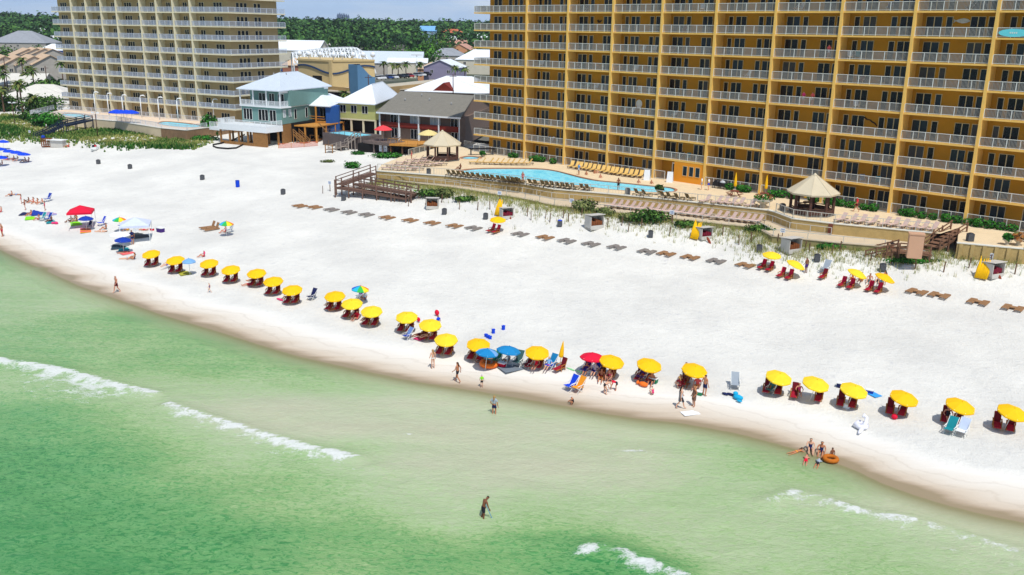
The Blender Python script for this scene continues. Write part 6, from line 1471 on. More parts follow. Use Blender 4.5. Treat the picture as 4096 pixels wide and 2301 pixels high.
stack(z1(2330, 840), 'yellow folded umbrellas leaning on the left rental box'); stack(z2(1835, 1065), 'yellow folded umbrellas leaning on the middle right rental box', 7); stack(z3(2190, 1430), 'yellow folded umbrellas leaning on the rightmost rental box', 8)
BRD = mat('brown_red_board', (140, 62, 32), .5, .1, 2)
for px, lab in [(z2(1965, 1105), 'brown board leaning on sand beside the middle right rental box'), (z3(2350, 1440), 'brown board lying beside the rightmost rental box'), (z1(2435, 880), 'brown board propped beside the left rental box')]:
    m = MB(); m.ball((0, 0, .42), .5, 10, 0, (.32, .1, 1.0)); o = m.build('paddle_board', BRD); o.location = atg(*px); o.rotation_euler = (R(25), R(35), SEA+.5); tag(o, lab, 'board')
# kiosk and jet ski on the left
e = empty('beach_kiosk', g0(510+0, 1400) if False else atg(*zA(500, 205)), SEA+.55+PI, 'brown slatted rental rack beside a white counter under the dune', 'kiosk')
m = MB(); m.box(-2.4, -.3, -.5, .5, 0, .12)
for i in range(5): m.box(-2.4+i*.5, -2.25+i*.5, -.5, -.38, .12, 1.7); m.box(-2.4, -.3, -.4, .4, .35+i*.3, .42+i*.3)
m.build('rack', BOXB, e); m = MB(); m.box(-.2, 2.6, -.6, .6, 0, 1.35); m.build('counter', BOXW, e); m = MB(); m.box(-.8, 2.8, -.9, .9, 1.4, 1.5); m.build('counter_top', WHT, e); m = MB(); m.ball((-2.1, 0, 1.85), .4, 10); m.build('blue_ball', NAVB, e)
e = empty('jet_ski', atg(*zA(880, 240)), SEA+.9, 'white jet ski with a red seat resting on the left sand', 'jet ski')
m = MB(); m.add([(-.5, -1.4, .25), (.5, -1.4, .25), (.55, .4, .3), (0, 1.6, .55), (-.55, .4, .3), (-.35, -1.3, .05), (.35, -1.3, .05), (.3, .5, .05), (0, 1.2, .15), (-.3, .5, .05), (-.45, -1.3, .62), (.45, -1.3, .62), (.45, .3, .72), (0, 1.3, .75), (-.45, .3, .72)], [(5, 9, 8, 7, 6), (0, 1, 6, 5), (1, 2, 7, 6), (2, 3, 8, 7), (3, 4, 9, 8), (4, 0, 5, 9), (0, 10, 11, 1), (1, 11, 12, 2), (2, 12, 13, 3), (3, 13, 14, 4), (4, 14, 10, 0), (10, 14, 13, 12, 11)]); m.build('hull', WHT, e)
m = MB(); m.tube([(0, -1.2, .7), (0, -.5, .85), (0, .15, .75)], [.22, .24, .2], 8); m.build('seat', RED, e); m = MB(); m.hexa([(-.25, .3, .7), (.25, .3, .7), (.15, .9, .75), (-.15, .9, .75)], [(-.2, .3, 1.15), (.2, .3, 1.15), (.08, .6, 1.0), (-.08, .6, 1.0)]); m.bar((-.42, .35, 1.12), (.42, .35, 1.12), .05); m.build('handlebar', mat('dark_plastic', (40, 42, 48), .5, .1, 3), e)
# ---- pool loungers
def pool_lounger(name, fm, sm, z=-90):
    e = empty(name, (0, 0, z), 0, 'x', 'lounger'); m = MB()
    for s in (-1, 1): m.bar((s*.3, -.9, .32), (s*.3, 1.0, .32), .05)
    m.bar((-.3, 1.0, .32), (.3, 1.0, .32), .05); m.bar((-.3, -.9, .32), (.3, -.9, .32), .05); m.build('frame', fm, e)
    for s in (-1, 1):
        for y in (-.75, .85): m = MB(); m.box(s*.3-.025, s*.3+.025, y-.025, y+.025, 0, .3); m.build('leg', fm, e)
    m = MB(); m.hexa([(-.28, -.2, .35), (.28, -.2, .35), (.28, 1.0, .35), (-.28, 1.0, .35)], [(-.28, -.2, .39), (.28, -.2, .39), (.28, 1.0, .39), (-.28, 1.0, .39)]); m.build('seat', sm, e)
    m = MB(); m.hexa([(-.28, -.22, .36), (.28, -.22, .36), (.28, -.18, .4), (-.28, -.18, .4)], [(-.28, -.72, 1.0), (.28, -.72, 1.0), (.28, -.68, 1.04), (-.28, -.68, 1.04)]); m.build('backrest', sm, e)
    return e
L_TAN = pool_lounger('pool_lounger', mat('brown_metal', (70, 52, 40), .6, .1, 3), mat('tan_sling', (226, 186, 108), .8, .08, 3))
L_DRK = pool_lounger('pool_lounger', mat('bronze_metal', (60, 50, 40), .6, .1, 3), mat('shaded_sling', (126, 108, 72), .85, .15, 3))  # dark sling: shade on the turned-away backs is put into its colour
L_PNK = pool_lounger('pool_lounger', mat('taupe_metal', (120, 106, 98), .6, .1, 3), mat('pinkish_sling', (212, 184, 172), .8, .08, 3))
def row(proto, pts, fn, z, rz, lab, grp, sc=1.0):
    n = len(pts)
    for i, (x, y) in enumerate(pts):
        w_ = 'left end of' if i == 0 else 'right end of' if i == n-1 else ['second', 'third', 'fourth', 'fifth', 'sixth', 'seventh', 'eighth', 'ninth', 'tenth', 'eleventh', 'twelfth', 'thirteenth', 'fourteenth', 'fifteenth', 'sixteenth'][i-1]+' from left in' if i < n/2+1 else ['second', 'third', 'fourth', 'fifth', 'sixth', 'seventh', 'eighth', 'ninth', 'tenth', 'eleventh', 'twelfth', 'thirteenth', 'fourteenth', 'fifteenth'][n-2-i]+' from right in'
        inst(proto, fn(x, y, z), rz+random.Random(i).uniform(-.06, .06), sc, f'{lab}, {w_} its row', grp)
row(L_TAN, [(665, 400), (712, 408), (748, 412), (788, 418), (828, 424), (870, 432), (912, 438), (955, 444), (1000, 452), (1042, 458), (1080, 463), (1122, 470), (1170, 476), (1215, 482), (1260, 488), (1312, 492)], A2k, ZD, SEA+.25, 'tan sling lounger behind the pool', 'tan loungers behind the pool')
row(L_TAN, [(2105, 365), (2160, 368), (2235, 368), (2285, 370), (2335, 372), (2390, 374), (2435, 375), (2488, 376), (2540, 376), (2595, 376)], A1k, ZD, SEA-.6, 'tan sling lounger at the far pool end', 'tan loungers at the far end of the pool')
row(L_DRK, [(1870, 478), (1920, 482), (1962, 487), (2010, 493), (2052, 499), (2096, 503), (2145, 510), (2200, 516), (2237, 520), (2277, 525), (2332, 531), (2372, 535), (2425, 540), (2466, 545), (2512, 550)], A1k, ZD, SEA+PI+.2, 'dark lounger on the pool edge, left run', 'dark loungers between pool and wall')
row(L_DRK, [(45, 540), (95, 546), (143, 552), (195, 558), (292, 566), (342, 573), (410, 579), (452, 584), (500, 588), (547, 592), (597, 598), (642, 602), (692, 608), (775, 612), (825, 617)], A2k, ZD, SEA+PI+.2, 'dark lounger on the pool edge, right run', 'dark loungers between pool and wall')
row(L_DRK, [(1290, 662), (1362, 672), (1530, 688), (1590, 694), (1665, 706), (1765, 710)], A2k, ZD, SEA+PI-.1, 'dark lounger near the potted palm', 'dark loungers near the potted palm')
row(L_PNK, [(1920, 728), (2030, 738), (2095, 743), (2165, 750), (2235, 756), (2340, 768)], A2k, ZD, SEA-.25, 'pinkish lounger left of the big planter', 'pinkish loungers left of the big planter')
row(L_PNK, [(860, 905), (958, 915), (1045, 922), (1148, 932), (1268, 945), (1352, 952), (1440, 966), (1540, 975), (1622, 984), (1712, 995)], A3k, ZD, SEA-.3, 'pinkish lounger right of the gazebo', 'pinkish loungers right of the gazebo')
row(L_PNK, [(1040, 770), (1098, 776), (1158, 782), (1216, 788), (1275, 794), (1333, 800), (1392, 806), (1452, 812), (1512, 818), (1570, 824), (1630, 830), (1690, 836)], A2k, ZW, SEA-.35, 'pinkish lounger on the walkway, left run', 'pinkish loungers on the lower walkway')
row(L_PNK, [(1752, 846), (1812, 852), (1872, 859), (1938, 869), (2018, 880), (2084, 886), (2160, 895), (2222, 902), (2285, 908), (2343, 914), (2405, 920)], A2k, ZW, SEA-.35, 'pinkish lounger on the walkway, right run', 'pinkish loungers on the lower walkway')
PKS = mat('rose_sling', (200, 156, 148), .8, .1, 3)
for r_, (pts, lab) in enumerate([([(1290, 420), (1365, 424), (1430, 428), (1500, 430), (1570, 424)], 'front row of the left cluster'), ([(1330, 395), (1400, 396), (1470, 398), (1540, 396), (1610, 392), (1680, 388), (1740, 384), (1790, 378)], 'middle row of the left cluster'), ([(1420, 368), (1490, 366), (1560, 362), (1620, 358), (1680, 352)], 'back row of the left cluster'), ([(1520, 345), (1580, 340), (1640, 334)], 'last row of the left cluster')]):
    row(L_PNK, pts, A1k, ZD, SEA-.9, 'rose lounger, '+lab, 'rose loungers left of the gazebo')
# ---- tables, planters, grills, signs on the deck
def picnic(p, label, rz, wm_=GZP):
    e = empty('picnic_table', p, rz, label, 'picnic table'); m = MB(); m.lathe((0, 0, .7), [(.62, 0), (.62, .06)], 8, smooth=False); m.build('table_top', wm_, e)
    for k in range(4):
        a = k*PI/2+.4; m = MB(); m.bar((math.cos(a)*.3, math.sin(a)*.3, .68), (math.cos(a)*.95, math.sin(a)*.95, .02), .07); m.build('leg', wm_, e)
        m = MB(); T = frame((math.cos(a)*.98, math.sin(a)*.98, 0), a+PI/2); m.box(-.45, .45, -.14, .14, .42, .47, T); m.build('bench', wm_, e)
RTB = mat('red_brown_timber', (120, 66, 50), .8, .15, 3)
picnic(A2k(2188, 668, ZD), 'round reddish picnic table under a folded yellow umbrella', .3, RTB); closed_umbrella(A2k(2188, 662, ZD), 'folded yellow umbrella in the reddish picnic table', 2.9, 1.05)
picnic(A3k(140, 690, ZD), 'round picnic table half behind the big planter', .3, RTB); closed_umbrella(A3k(150, 686, ZD), 'folded yellow umbrella behind the big planter', 2.9, 1.05)
picnic(A3k(545, 775, ZD), 'dark picnic table inside the right gazebo', .2); closed_umbrella(A3k(515, 760, ZD), 'small folded yellow umbrella behind the right gazebo', 2.6)
def planter(p, label, r, h, fm, sz=.25):
    e = empty('planter', p, 0, label, 'planter'); m = MB(); m.lathe((0, 0, 0), [(r*.45, 0), (r*.5, .05), (r*.3, h*.4), (r*.95, h*.9), (r, h)], 12); m.build('bowl', mat('stone_planter', (196, 186, 166), .85, .1, 2), e)
    m = MB(); leaf_quads(m, (0, 0, h+.25), (r*1.05, r*1.05, .45), 160, sz, random.Random(3)); m.build('plant', fm, e)
planter(A3k(130, 770, ZD), 'large stone bowl planter with green and rusty leaves', 1.15, 1.0, [HEDGE[1], HEDGE[2], mat('rusty_leaf', (150, 96, 60), .8, .2, 1)])
planter(A3k(2405, 1120, ZD), 'pale pot at the deck edge by the driftwood', .45, .6, HEDGE); planter(A3k(2510, 1125, ZD), 'pot overflowing with brown driftwood fronds at the right edge', .6, .7, [CHWB, CHW, OL[2]], .4)
planter(A2k(1482, 655, ZD), 'potted palm plant beside the dark loungers', .5, .7, [LEAF[0], LEAF[1], OL[1]], .35); planter(A1k(2170, 300, ZD), 'small tropical planting behind the wading pool', .5, .4, HEDGE)
for x, y, lab, c in [(2018, 590, 'black barbecue grill by the hedge', mat('black_enamel', (30, 30, 34), .4, .1, 3)), (2074, 597, 'steel lidded barbecue grill by the hedge', mat('steel_lid', (190, 194, 198), .3, .05, 3))]:
    e = empty('barbecue', A2k(x, y, ZD), SEA, lab, 'barbecue'); m = MB(); m.box(-.45, .45, -.28, .28, .35, .85)
    for a in (-.4, .4):
        for b_ in (-.24, .24): m.box(a-.03, a+.03, b_-.03, b_+.03, 0, .35)
    m.build('body', mat('black_enamel', (30, 30, 34)), e); m = MB(); m.ball((0, 0, .86), .42, 10, 0, (1.05, .66, .75)); m.build('lid', c, e)
def aframe(p, rz, label):
    e = empty('sandwich_board', p, rz, label, 'sign'); m = MB(); m.hexa([(-.45, .28, 0), (.45, .28, 0), (.45, .34, 0), (-.45, .34, 0)], [(-.4, .0, 1.5), (.4, .0, 1.5), (.4, .05, 1.5), (-.4, .05, 1.5)]); m.build('front_panel', SIGNW, e)
    m = MB(); m.hexa([(-.45, -.34, 0), (.45, -.34, 0), (.45, -.28, 0), (-.45, -.28, 0)], [(-.4, -.05, 1.5), (.4, -.05, 1.5), (.4, 0-.004, 1.5), (-.4, -.004, 1.5)]); m.build('back_panel', SIGNW, e)
aframe(A2k(1372, 515, ZD), SEA+.4, 'white sandwich board at the right end of the tan loungers'); aframe(A2k(1585, 535, ZD), SEA+.4, 'white sandwich board in front of the office door')
def sign(px, label, w=.55, h=.45, ph=1.5, dark=False):
    e = empty('sign_post', atg(*px), SEA+.4, label, 'sign'); m = MB(); m.box(-.04, .04, -.04, .04, -.3, ph); m.build('post', postm, e); m = MB(); m.box(-w/2, w/2, .045, .075, ph-h, ph+.05); m.build('board', SIGNW, e)
    m = MB()
    for k in range(3): m.box(-w*.36, w*(.36-.1*(k == 2)), .077, .083, ph-.1-k*h*.28, ph-.04-k*h*.28)
    m.build('lettering', SIGNB, e)
for px, lab in [(z2(668, 800), 'small white notice on a post above the olive shrub'), (z2(1600, 915), 'small white notice on a post right of the broad shrub'), (z3(305, 1090), 'small white notice on a post below the gazebo walkway'), (z1(2330, 725), 'small white notice by the seawall near the creepers'), (z1(748, 620), 'small white notice left of the boardwalk ramp'), (zA(285, 120), 'small grey notice at the foot of the navy stairs')]: sign(px, lab)
def wsign(fn, x, y, z, w, h, label):
    p = fn(x, y, z); T = frame((p.x, p.y, 0), SEA+PI); e = empty('wall_sign', p, 0, label, 'sign'); m = MB(); m.box(-w/2, w/2, -.16, -.1, z-h/2, z+h/2, T); part(m, 'board', SIGNW, e); m = MB()
    for k in range(3): m.box(-w*.38, w*.38, -.168, -.161, z+h*(.22-.25*k), z+h*(.32-.25*k), T)
    part(m, 'lettering', SIGNB, e)
wsign(A3k, 957, 1148, 4.75, 1.9, 1.0, 'wide white sign with dark text fixed to the low seawall'); wsign(A3k, 2217, 1232, 5.3, 1.6, 1.0, 'pale sign on the ribbed bulkhead at the right')
e = empty('wall_post', A3k(788, 980, 5.5), 0, 'reddish brown post against the timber wall below the right loungers', 'post'); T, _ = quad_frame(DFp[10]-(DFp[10]-DFp[9]).normalized()*.5, DFp[10]); m = MB(); m.box(0, .45, .02, .2, ZW, ZD, T); part(m, 'post', RTB, e)
# ---- beach gear
def towel(px, w, l, rz, m_, label, dz=.03, m2=None):
    e = MB(); n = 6
    for i in range(n): e.box(-w/2, w/2, -l/2+l*i/n, -l/2+l*(i+1)/n, .0+.01*(i % 2), .035+.01*(i % 2), None, 1 if m2 and i % 2 else 0)
    p = atg(*px); o = e.build('beach_towel', [m_, m2] if m2 else m_); o.location = p; o.rotation_euler = (0, 0, rz); return tag(o, label, 'towel')
def fold_proto():
    e = empty('folding_chair', (0, 0, -95), 0, 'x', 'beach chair'); m = MB()
    for s in (-1, 1): m.bar((s*.28, -.25, .02), (s*.28, .38, .42), .03); m.bar((s*.28, .3, .02), (s*.28, -.6, 1.0), .03); m.bar((s*.3, -.35, .55), (s*.3, .3, .5), .05, .02)
    m.build('frame', WPOLE, e); m = MB(); cushion(m, [(-.22, .3), (.38, .38)], .54, .03); m.build('seat', TQ, e); m = MB(); cushion(m, [(-.22, .32), (-.58, .98)], .54, .03); m.build('backrest', TQ, e); return e
FC0 = fold_proto()
TEAL = cm_('teal_fabric', (20, 140, 150)); ORG = cm_('orange_fabric', (246, 160, 40)); NVY = cm_('navy_fabric', (24, 34, 84)); GRN = cm_('green_fabric', (40, 130, 90)); LIME = cm_('lime_fabric', (140, 226, 30)); PNK = cm_('pink_fabric', (232, 60, 120)); GRY = cm_('grey_fabric', (160, 170, 180)); PUR = cm_('purple_fabric', (70, 40, 120)); DKB = cm_('dark_fabric', (34, 34, 46))
def fchair(px, c, label, rz=0, sc=1.0, c2=None):
    o = inst(FC0, atg(*px), SEA+rz, sc, label)
    for q in o.children:
        if q.name.startswith('seat'): recolor(q, 0, c)
        if q.name.startswith('backrest'): recolor(q, 0, c2 or c)
fchair(zC(2055, 1075), ROY, 'bright blue low chair on its own near the wet sand', -.1, 1.15); fchair(zC(2125, 1090), ORG, 'orange low chair beside the bright blue one', -.1, 1.15)
fchair(zC(535, 600), NAVB, 'blue chair with white patterned towel below the row', 0, 1.0, cm_('blue_white_towel', (110, 140, 200)))
fchair(zC(1865, 880), ROY, 'blue towel draped chair right of the middle yellow umbrella', 0, 1.2, TQ); fchair(zC(1660, 870), MAR, 'dark chair with white bag left of the middle yellow umbrella', 0, 1.0)
fchair(zC(1370, 830), GRN, 'green and white chair between the two blue umbrellas', .3, 1.15); fchair(zC(1565, 850), cm_('slate_green', (60, 96, 96)), 'slate green chair under the right blue umbrella', .3, 1.2); fchair(zC(1300, 820), TEAL, 'teal chair under the left blue umbrella', .2, 1.0)
fchair(zD(330, 575), NAVB, 'navy chair left under the scarlet umbrella', .1, 1.2, PUR); fchair(zD(420, 580), NAVB, 'navy chair right under the scarlet umbrella', .1, 1.2, ROY)
fchair(zD(860, 640), PUR, 'purple patterned chair under the tilted umbrella', .1, 1.25); fchair(zD(1725, 710), GRY, 'grey and white folding chair standing alone at right', .6, 1.15)
fchair(zE(1870, 1015), TEAL, 'teal towel draped chair at the right waterfront', 0, 1.1); fchair(zE(1980, 1035), WHT, 'white and blue towel draped chair at the right waterfront', 0, 1.15, cm_('white_blue_towel', (200, 212, 236)))
fchair(zE(200, 640), cm_('striped_green', (70, 120, 120)), 'green striped towel chair by the grey folding chair umbrella', 0, 1.0)
fchair(zB(1975, 700), NVY, 'lone navy backpack chair between yellow umbrellas', .2, 1.1); fchair(zB(2430, 690), GRY, 'grey lounger behind the rainbow umbrella', .4, 1.1, PUR)
fchair(zA(945, 940), ROY, 'royal blue folding chair right of the navy umbrella', 0, 1.2); fchair(zA(1140, 965), NAVB, 'navy folding chair under the pale canopy tent', 0, 1.1); fchair(zA(2140, 1005), GRY, 'white and grey chair under the lone rainbow umbrella', 0, 1.1)
fchair(zA(830, 970), NVY, 'navy chair below the navy umbrella', .4, 1.0); fchair(zA(680, 900), RTB, 'brown chair under the red canopy tent', 0, 1.1); fchair(zA(445, 715), NAVB, 'navy chair at the right of the left sunbather group', .3, 1.2); fchair(zA(600, 690), TEAL, 'x', 0, 1.0) if False else None
fchair(zA(395, 895), TEAL, 'teal chair by the long blue mat', .3, 1.1); fchair(zA(450, 900), NAVB, 'dark blue chair right of the teal chair', .3, 1.1); fchair(z3(705, 1380), GRY, 'grey folding chair beside the single maroon chair', 0, 1.3)
towel(zA(365, 818), 1.8, 4.2, SEA+1.2, NAVB, 'long navy mat on the left sand'); towel(zA(485, 828), 1.3, 2.6, SEA+1.2, cm_('coral_towel', (240, 110, 110)), 'coral and blue towel right of the navy mat', .03, LB); towel(zA(285, 870), 1.3, 2.4, SEA+1.2, LIME, 'lime green towel at the left waterfront')
towel(zA(712, 922), 1.4, 2.6, SEA+1.25, LIME, 'lime green towel in front of the navy umbrella'); towel(zA(800, 985), 1.3, 3.0, SEA+1.2, PNK, 'pink and orange towel below the navy umbrella', .03, ORG); towel(zA(480, 905), 1.2, 2.2, SEA+1.2, TEAL, 'teal towel beside the dark blue chair')
towel(zA(235, 830), 1.2, 2.2, SEA+1.0, NVY, 'dark towel left of the navy mat'); towel(zA(1110, 1135), 1.6, 3.0, SEA+1.1, cm_('dark_teal', (40, 66, 80)), 'dark teal blanket under the navy and white umbrellas'); towel(zA(1160, 1160), 1.2, 2.2, SEA+1.1, TEAL, 'teal towel overlapping the dark blanket'); towel(zA(1310, 1030), 1.8, 3.2, SEA+1.25, cm_('charcoal_blanket', (70, 74, 76)), 'charcoal blanket right of the white umbrella')
towel(zB(790, 450), 1.2, 1.9, SEA+1.3, cm_('olive_towel', (170, 170, 60)), 'olive yellow towel under the small pale blue umbrella'); towel(zB(270, 265), .9, 1.8, SEA, cm_('coral_towel', (240, 110, 110)), 'coral towel at the left end of the waterfront row'); towel(zD(1310, 942), .75, 1.3, SEA-.5, WHT, 'white bodyboard lying on the wet sand')
towel(zC(1470, 850), 1.8, 2.6, SEA+1.3, cm_('slate_blanket', (120, 130, 140)), 'slate blanket under the right blue umbrella'); towel(zE(1140, 640), .7, 1.5, SEA+1.2, cm_('sky_blue_towel', (60, 160, 230)), 'sky blue towel behind the umbrella with bags'); towel(zC(690, 580), .8, 1.9, SEA+.1, PNK, 'dark pink towel under the umbrella with red floats')
def cooler(px, c, label, sc=1.0, z=None, cat='cooler'):
    e = empty('cooler', atg(*px), SEA+.2, label, cat); m = MB(); m.hexa([(-.3, -.18, 0), (.3, -.18, 0), (.3, .18, 0), (-.3, .18, 0)], [(-.33, -.2, .34), (.33, -.2, .34), (.33, .2, .34), (-.33, .2, .34)]); m.build('body', c, e); m = MB(); m.box(-.34, .34, -.21, .21, .342, .42); m.build('lid', WHT, e); e.scale = (sc,)*3
cooler(zC(1420, 860), RED, 'red cooler between the two blue umbrellas'); cooler(zD(965, 655), GRN, 'green cooler under the tilted umbrella'); cooler(zA(1500, 1000), PUR, 'purple wagon cooler right of the charcoal blanket', 1.5); cooler(zE(860, 585), NVY, 'navy bag left behind the umbrella with bags'); cooler(zE(1125, 640), NAVB, 'blue bag right behind the umbrella with bags', .8); cooler(zD(1390, 770), GRN, 'small green bag by the standing man in navy trunks', .8); cooler(zC(870, 650), ROY, 'blue cooler behind the chairs above the thin person', .8); cooler(zA(1420, 985), RED, 'red bag at the end of the charcoal blanket', .8); cooler(zA(675, 935) if False else zA(1270, 990), WHT, 'white cooler under the pale canopy tent'); cooler(zE(910, 775), WHT, 'white bag between two red chairs at right', .7)
def ring(px, r, t, m_, label, name='swim_ring', z=None, tilt=0):
    p = atg(*px) if z is None else at(*px, z); m = MB(); n = 16; pts = []
    vs_ = []; fs = []
    for i in range(n):
        a = 2*PI*i/n
        for k in range(8):
            b_ = 2*PI*k/8; vs_.append(((r+t*math.cos(b_))*math.cos(a), (r+t*math.cos(b_))*math.sin(a), t+t*math.sin(b_)))
    for i in range(n):
        for k in range(8): fs.append((i*8+k, ((i+1) % n)*8+k, ((i+1) % n)*8+(k+1) % 8, i*8+(k+1) % 8))
    m.add(vs_, fs, 0, True); o = m.build(name, m_); o.location = p; o.rotation_euler = (tilt, 0, SEA); return tag(o, label, 'float')
ORF = cm_('orange_vinyl', (244, 120, 40)); ring(zC(1300, 850), .62, .22, ORF, 'orange inflatable ring below the left blue umbrella'); ring(zE(760, 1268), .40, .15, cm_('amber_vinyl', (190, 106, 26)), 'amber inflatable ring round a child in the shallows', z=.02)
# white inflatable swan lying on its side
e = empty('inflatable_swan', atg(*zE(1040, 960)), SEA-.3, 'white inflatable swan tipped on the sand near the water', 'float'); SWAN = mat('white_vinyl', (236, 236, 246), .35, .03, 2)
m = MB(); m.tube([(-.45, 0, .3), (0, -.5, .32), (.45, -.1, .3), (.3, .45, .28), (-.2, .5, .28), (-.5, .2, .28)], [.26, .3, .28, .26, .26, .24], 10); m.build('body', SWAN, e); m = MB(); m.tube([(.0, .35, .3), (-.35, .3, .7), (-.5, .0, 1.05), (-.3, -.15, 1.28), (-.1, .05, 1.15)], [.24, .2, .17, .15, .1], 10); m.build('neck', SWAN, e); m = MB(); m.tube([(.1, .5, .2), (.55, 1.0, .16), (.9, 1.35, .1)], [.24, .2, .1], 8); m.build('wing', SWAN, e); e.scale = (.72,)*3; e.rotation_euler[2] += 1.2
def blobf(px, m_, label, parts, name='pool_float', cat='float'):
    o = MB()
    for c, r, sq in parts: o.ball(c, r, 10, 0, sq)
    q = o.build(name, m_); q.location = atg(*px); q.rotation_euler = (0, 0, SEA); return tag(q, label, cat)
blobf(zD(870, 692), ORF, 'orange fish shaped float on the sand', [((0, 0, .2), .32, (1.3, .8, .6)), ((.5, 0, .22), .18, (.6, 1.2, .9))]); blobf(zE(1355, 880), RED, 'small red ball on the sand below two chairs', [((0, 0, .2), .22, (1, 1, 1))], 'beach_ball', 'ball')
blobf(zC(812, 385), RED, 'red float top right behind a yellow canopy', [((0, 0, .35), .28, (1, .6, 1))]); blobf(zC(640, 445), RED, 'red float left behind a yellow canopy', [((0, 0, .3), .22, (1, .6, 1))]); blobf(zD(1755, 815), cm_('turquoise_vinyl', (20, 170, 216)), 'turquoise animal float below the grey folding chair', [((0, 0, .2), .38, (1.1, .7, .5)), ((.35, -.2, .35), .2, (1, 1, .8)), ((-.3, .35, .12), .16, (1.6, .7, .5))]); blobf(zD(1685, 775), NVY, 'dark flippers and bag beside the turquoise float', [((0, 0, .1), .22, (1.6, .6, .4)), ((.35, .2, .1), .2, (1.4, .7, .4))], 'beach_bag', 'bag')
blobf(zD(650, 515), GRN, 'green toy float behind the overlapping yellow umbrella', [((0, 0, .25), .26, (1.2, .8, .7))]); blobf(zD(235, 545), cm_('pale_green', (150, 226, 160)), 'thin pale green pool noodle on the sand', [((-.5, 0, .06), .3, (1.6, .2, .2)), ((.4, .1, .06), .3, (1.6, .2, .2))], 'pool_noodle'); blobf(zA(525, 925), PNK, 'pink float at the end of the teal towel', [((0, 0, .15), .35, (1.2, .7, .5)), ((.3, .3, .15), .22, (1, 1, .6))]); blobf(zC(1330, 545) if False else zB(1680, 700), PNK, 'pink board beside the seventh yellow umbrella', [((0, 0, .06), .4, (1.4, .5, .15))], 'bodyboard', 'board')
for i, (x, y) in enumerate([(1270, 578), (1290, 590), (1310, 598), (1338, 545), (1432, 512)]):
    q = MB(); q.box(-.12, .12, -.1, .1, 0, .34 if i > 2 else .22); q.box(-.14, .14, -.12, .12, (.34 if i > 2 else .22)+.003, (.4 if i > 2 else .27)); o = q.build('plastic_block', ROY); o.location = atg(*zC(x, y)); o.rotation_euler = (0, 0, SEA+.4*i); tag(o, ['blue plastic block left in the small heap', 'blue plastic block in the middle of the heap', 'blue plastic block right in the small heap', 'blue plastic block standing alone above the heap', 'blue plastic block furthest from the umbrellas'][i], 'block')
# bench like dark pergola by the wading pool
e = empty('service_table', A1k(2165, 280, ZD), .2, 'black topped service table behind the wading pool', 'table'); m = MB(); m.box(-2.2, 2.2, -.5, .5, 1.0, 1.12); m.build('top', DARK, e)
for x in (-1.9, 1.9): m = MB(); m.box(x-.08, x+.08, -.3, .3, 0, .99); m.build('leg', BINM, e)
# ---- cars
def car_proto(name='parked_car'):
    e = empty(name, (0, 0, -99), 0, 'x', 'car'); m = MB(); w = .88
    prof = [(-2.2, .35), (-2.2, .82), (-1.4, .95), (1.9, 1.0), (2.15, .85), (2.2, .35)]
    n = len(prof); m.add([(-w, y, z) for y, z in prof]+[(w, y, z) for y, z in prof], [tuple(range(n)), tuple(range(2*n-1, n-1, -1))]+[(i, n+i, n+(i+1) % n, (i+1) % n) for i in range(n)]); m.box(-w*.8, w*.8, -.35, 1.2, 1.43, 1.5); m.build('body', WHT, e)
    m = MB(); m.hexa([(-w*.95, -1.2, .96), (w*.95, -1.2, .96), (w*.95, 1.75, .99), (-w*.95, 1.75, .99)], [(-w*.8, -.4, 1.43), (w*.8, -.4, 1.43), (w*.8, 1.25, 1.43), (-w*.8, 1.25, 1.43)]); m.build('windows', GLASS, e)
    for sx in (-1, 1):
        for y in (-1.35, 1.35): m = MB(); m.tube([(sx*.7, y, .33), (sx*.9, y, .33)], .33, 12); m.build('wheel', DARK, e)
    return e
CAR0 = car_proto(); CC = {'white': mat('car_white', (232, 234, 236), .25, .02, 1, spec=.6), 'silver': mat('car_silver', (178, 184, 190), .25, .03, 1, spec=.6), 'black': mat('car_black', (24, 26, 30), .2, .1, 1, spec=.6), 'blue': mat('car_blue', (34, 66, 130), .25, .05, 1, spec=.6), 'red': mat('car_red', (170, 30, 34), .25, .05, 1, spec=.6), 'grey': mat('car_grey', (96, 100, 106), .25, .05, 1, spec=.6)}
gy = lambda x, y, z: at(*zz(x, y, 900, 0), z)
for x, y, c, lab in [(1425, 745, 'white', 'white car nearest the blue tower on the garage'), (1465, 742, 'white', 'second white car right of the blue tower'), (1530, 738, 'blue', 'blue car on the garage right of two white ones'), (1575, 735, 'white', 'white car beside the blue one on the garage'), (1640, 732, 'black', 'black car left in the garage row'), (1680, 728, 'black', 'second black car in the garage row'), (1725, 724, 'red', 'red car in the middle of the garage row'), (1795, 716, 'silver', 'silver car below the lamp mast'), (1835, 712, 'white', 'white pickup right of the lamp mast'), (1885, 708, 'black', 'black car right of the white pickup'), (1930, 704, 'blue', 'blue car towards the right of the garage'), (1975, 700, 'white', 'white car second from right on the garage'), (2010, 697, 'white', 'white car fourth from the right garage end'), (2100, 690, 'black', 'black car near the right garage end'), (2150, 687, 'grey', 'grey car at the right garage end')]:
    o = inst(CAR0, gy(x, y, zr_-.05), .6+random.Random(x).uniform(-.1, .1), 1.05, lab, 'cars on the garage roof')
    for q in o.children:
        if q.name.startswith('body'): recolor(q, 0, CC[c])
for x, y, c, lab in [(820, 742, 'blue', 'blue car behind the parapet below the wave hall'), (880, 742, 'blue', 'second blue car below the wave hall'), (930, 742, 'white', 'white car below the wave hall'), (985, 745, 'white', 'white car right of the middle below the wave hall'), (1050, 748, 'grey', 'grey car left of the blue tower'), (1110, 752, 'white', 'white car touching the blue tower edge')]:
    o = inst(CAR0, gy(x, y, zr_), -.9, 1.05, lab, 'cars below the wave hall')
    for q in o.children:
        if q.name.startswith('body'): recolor(q, 0, CC[c])
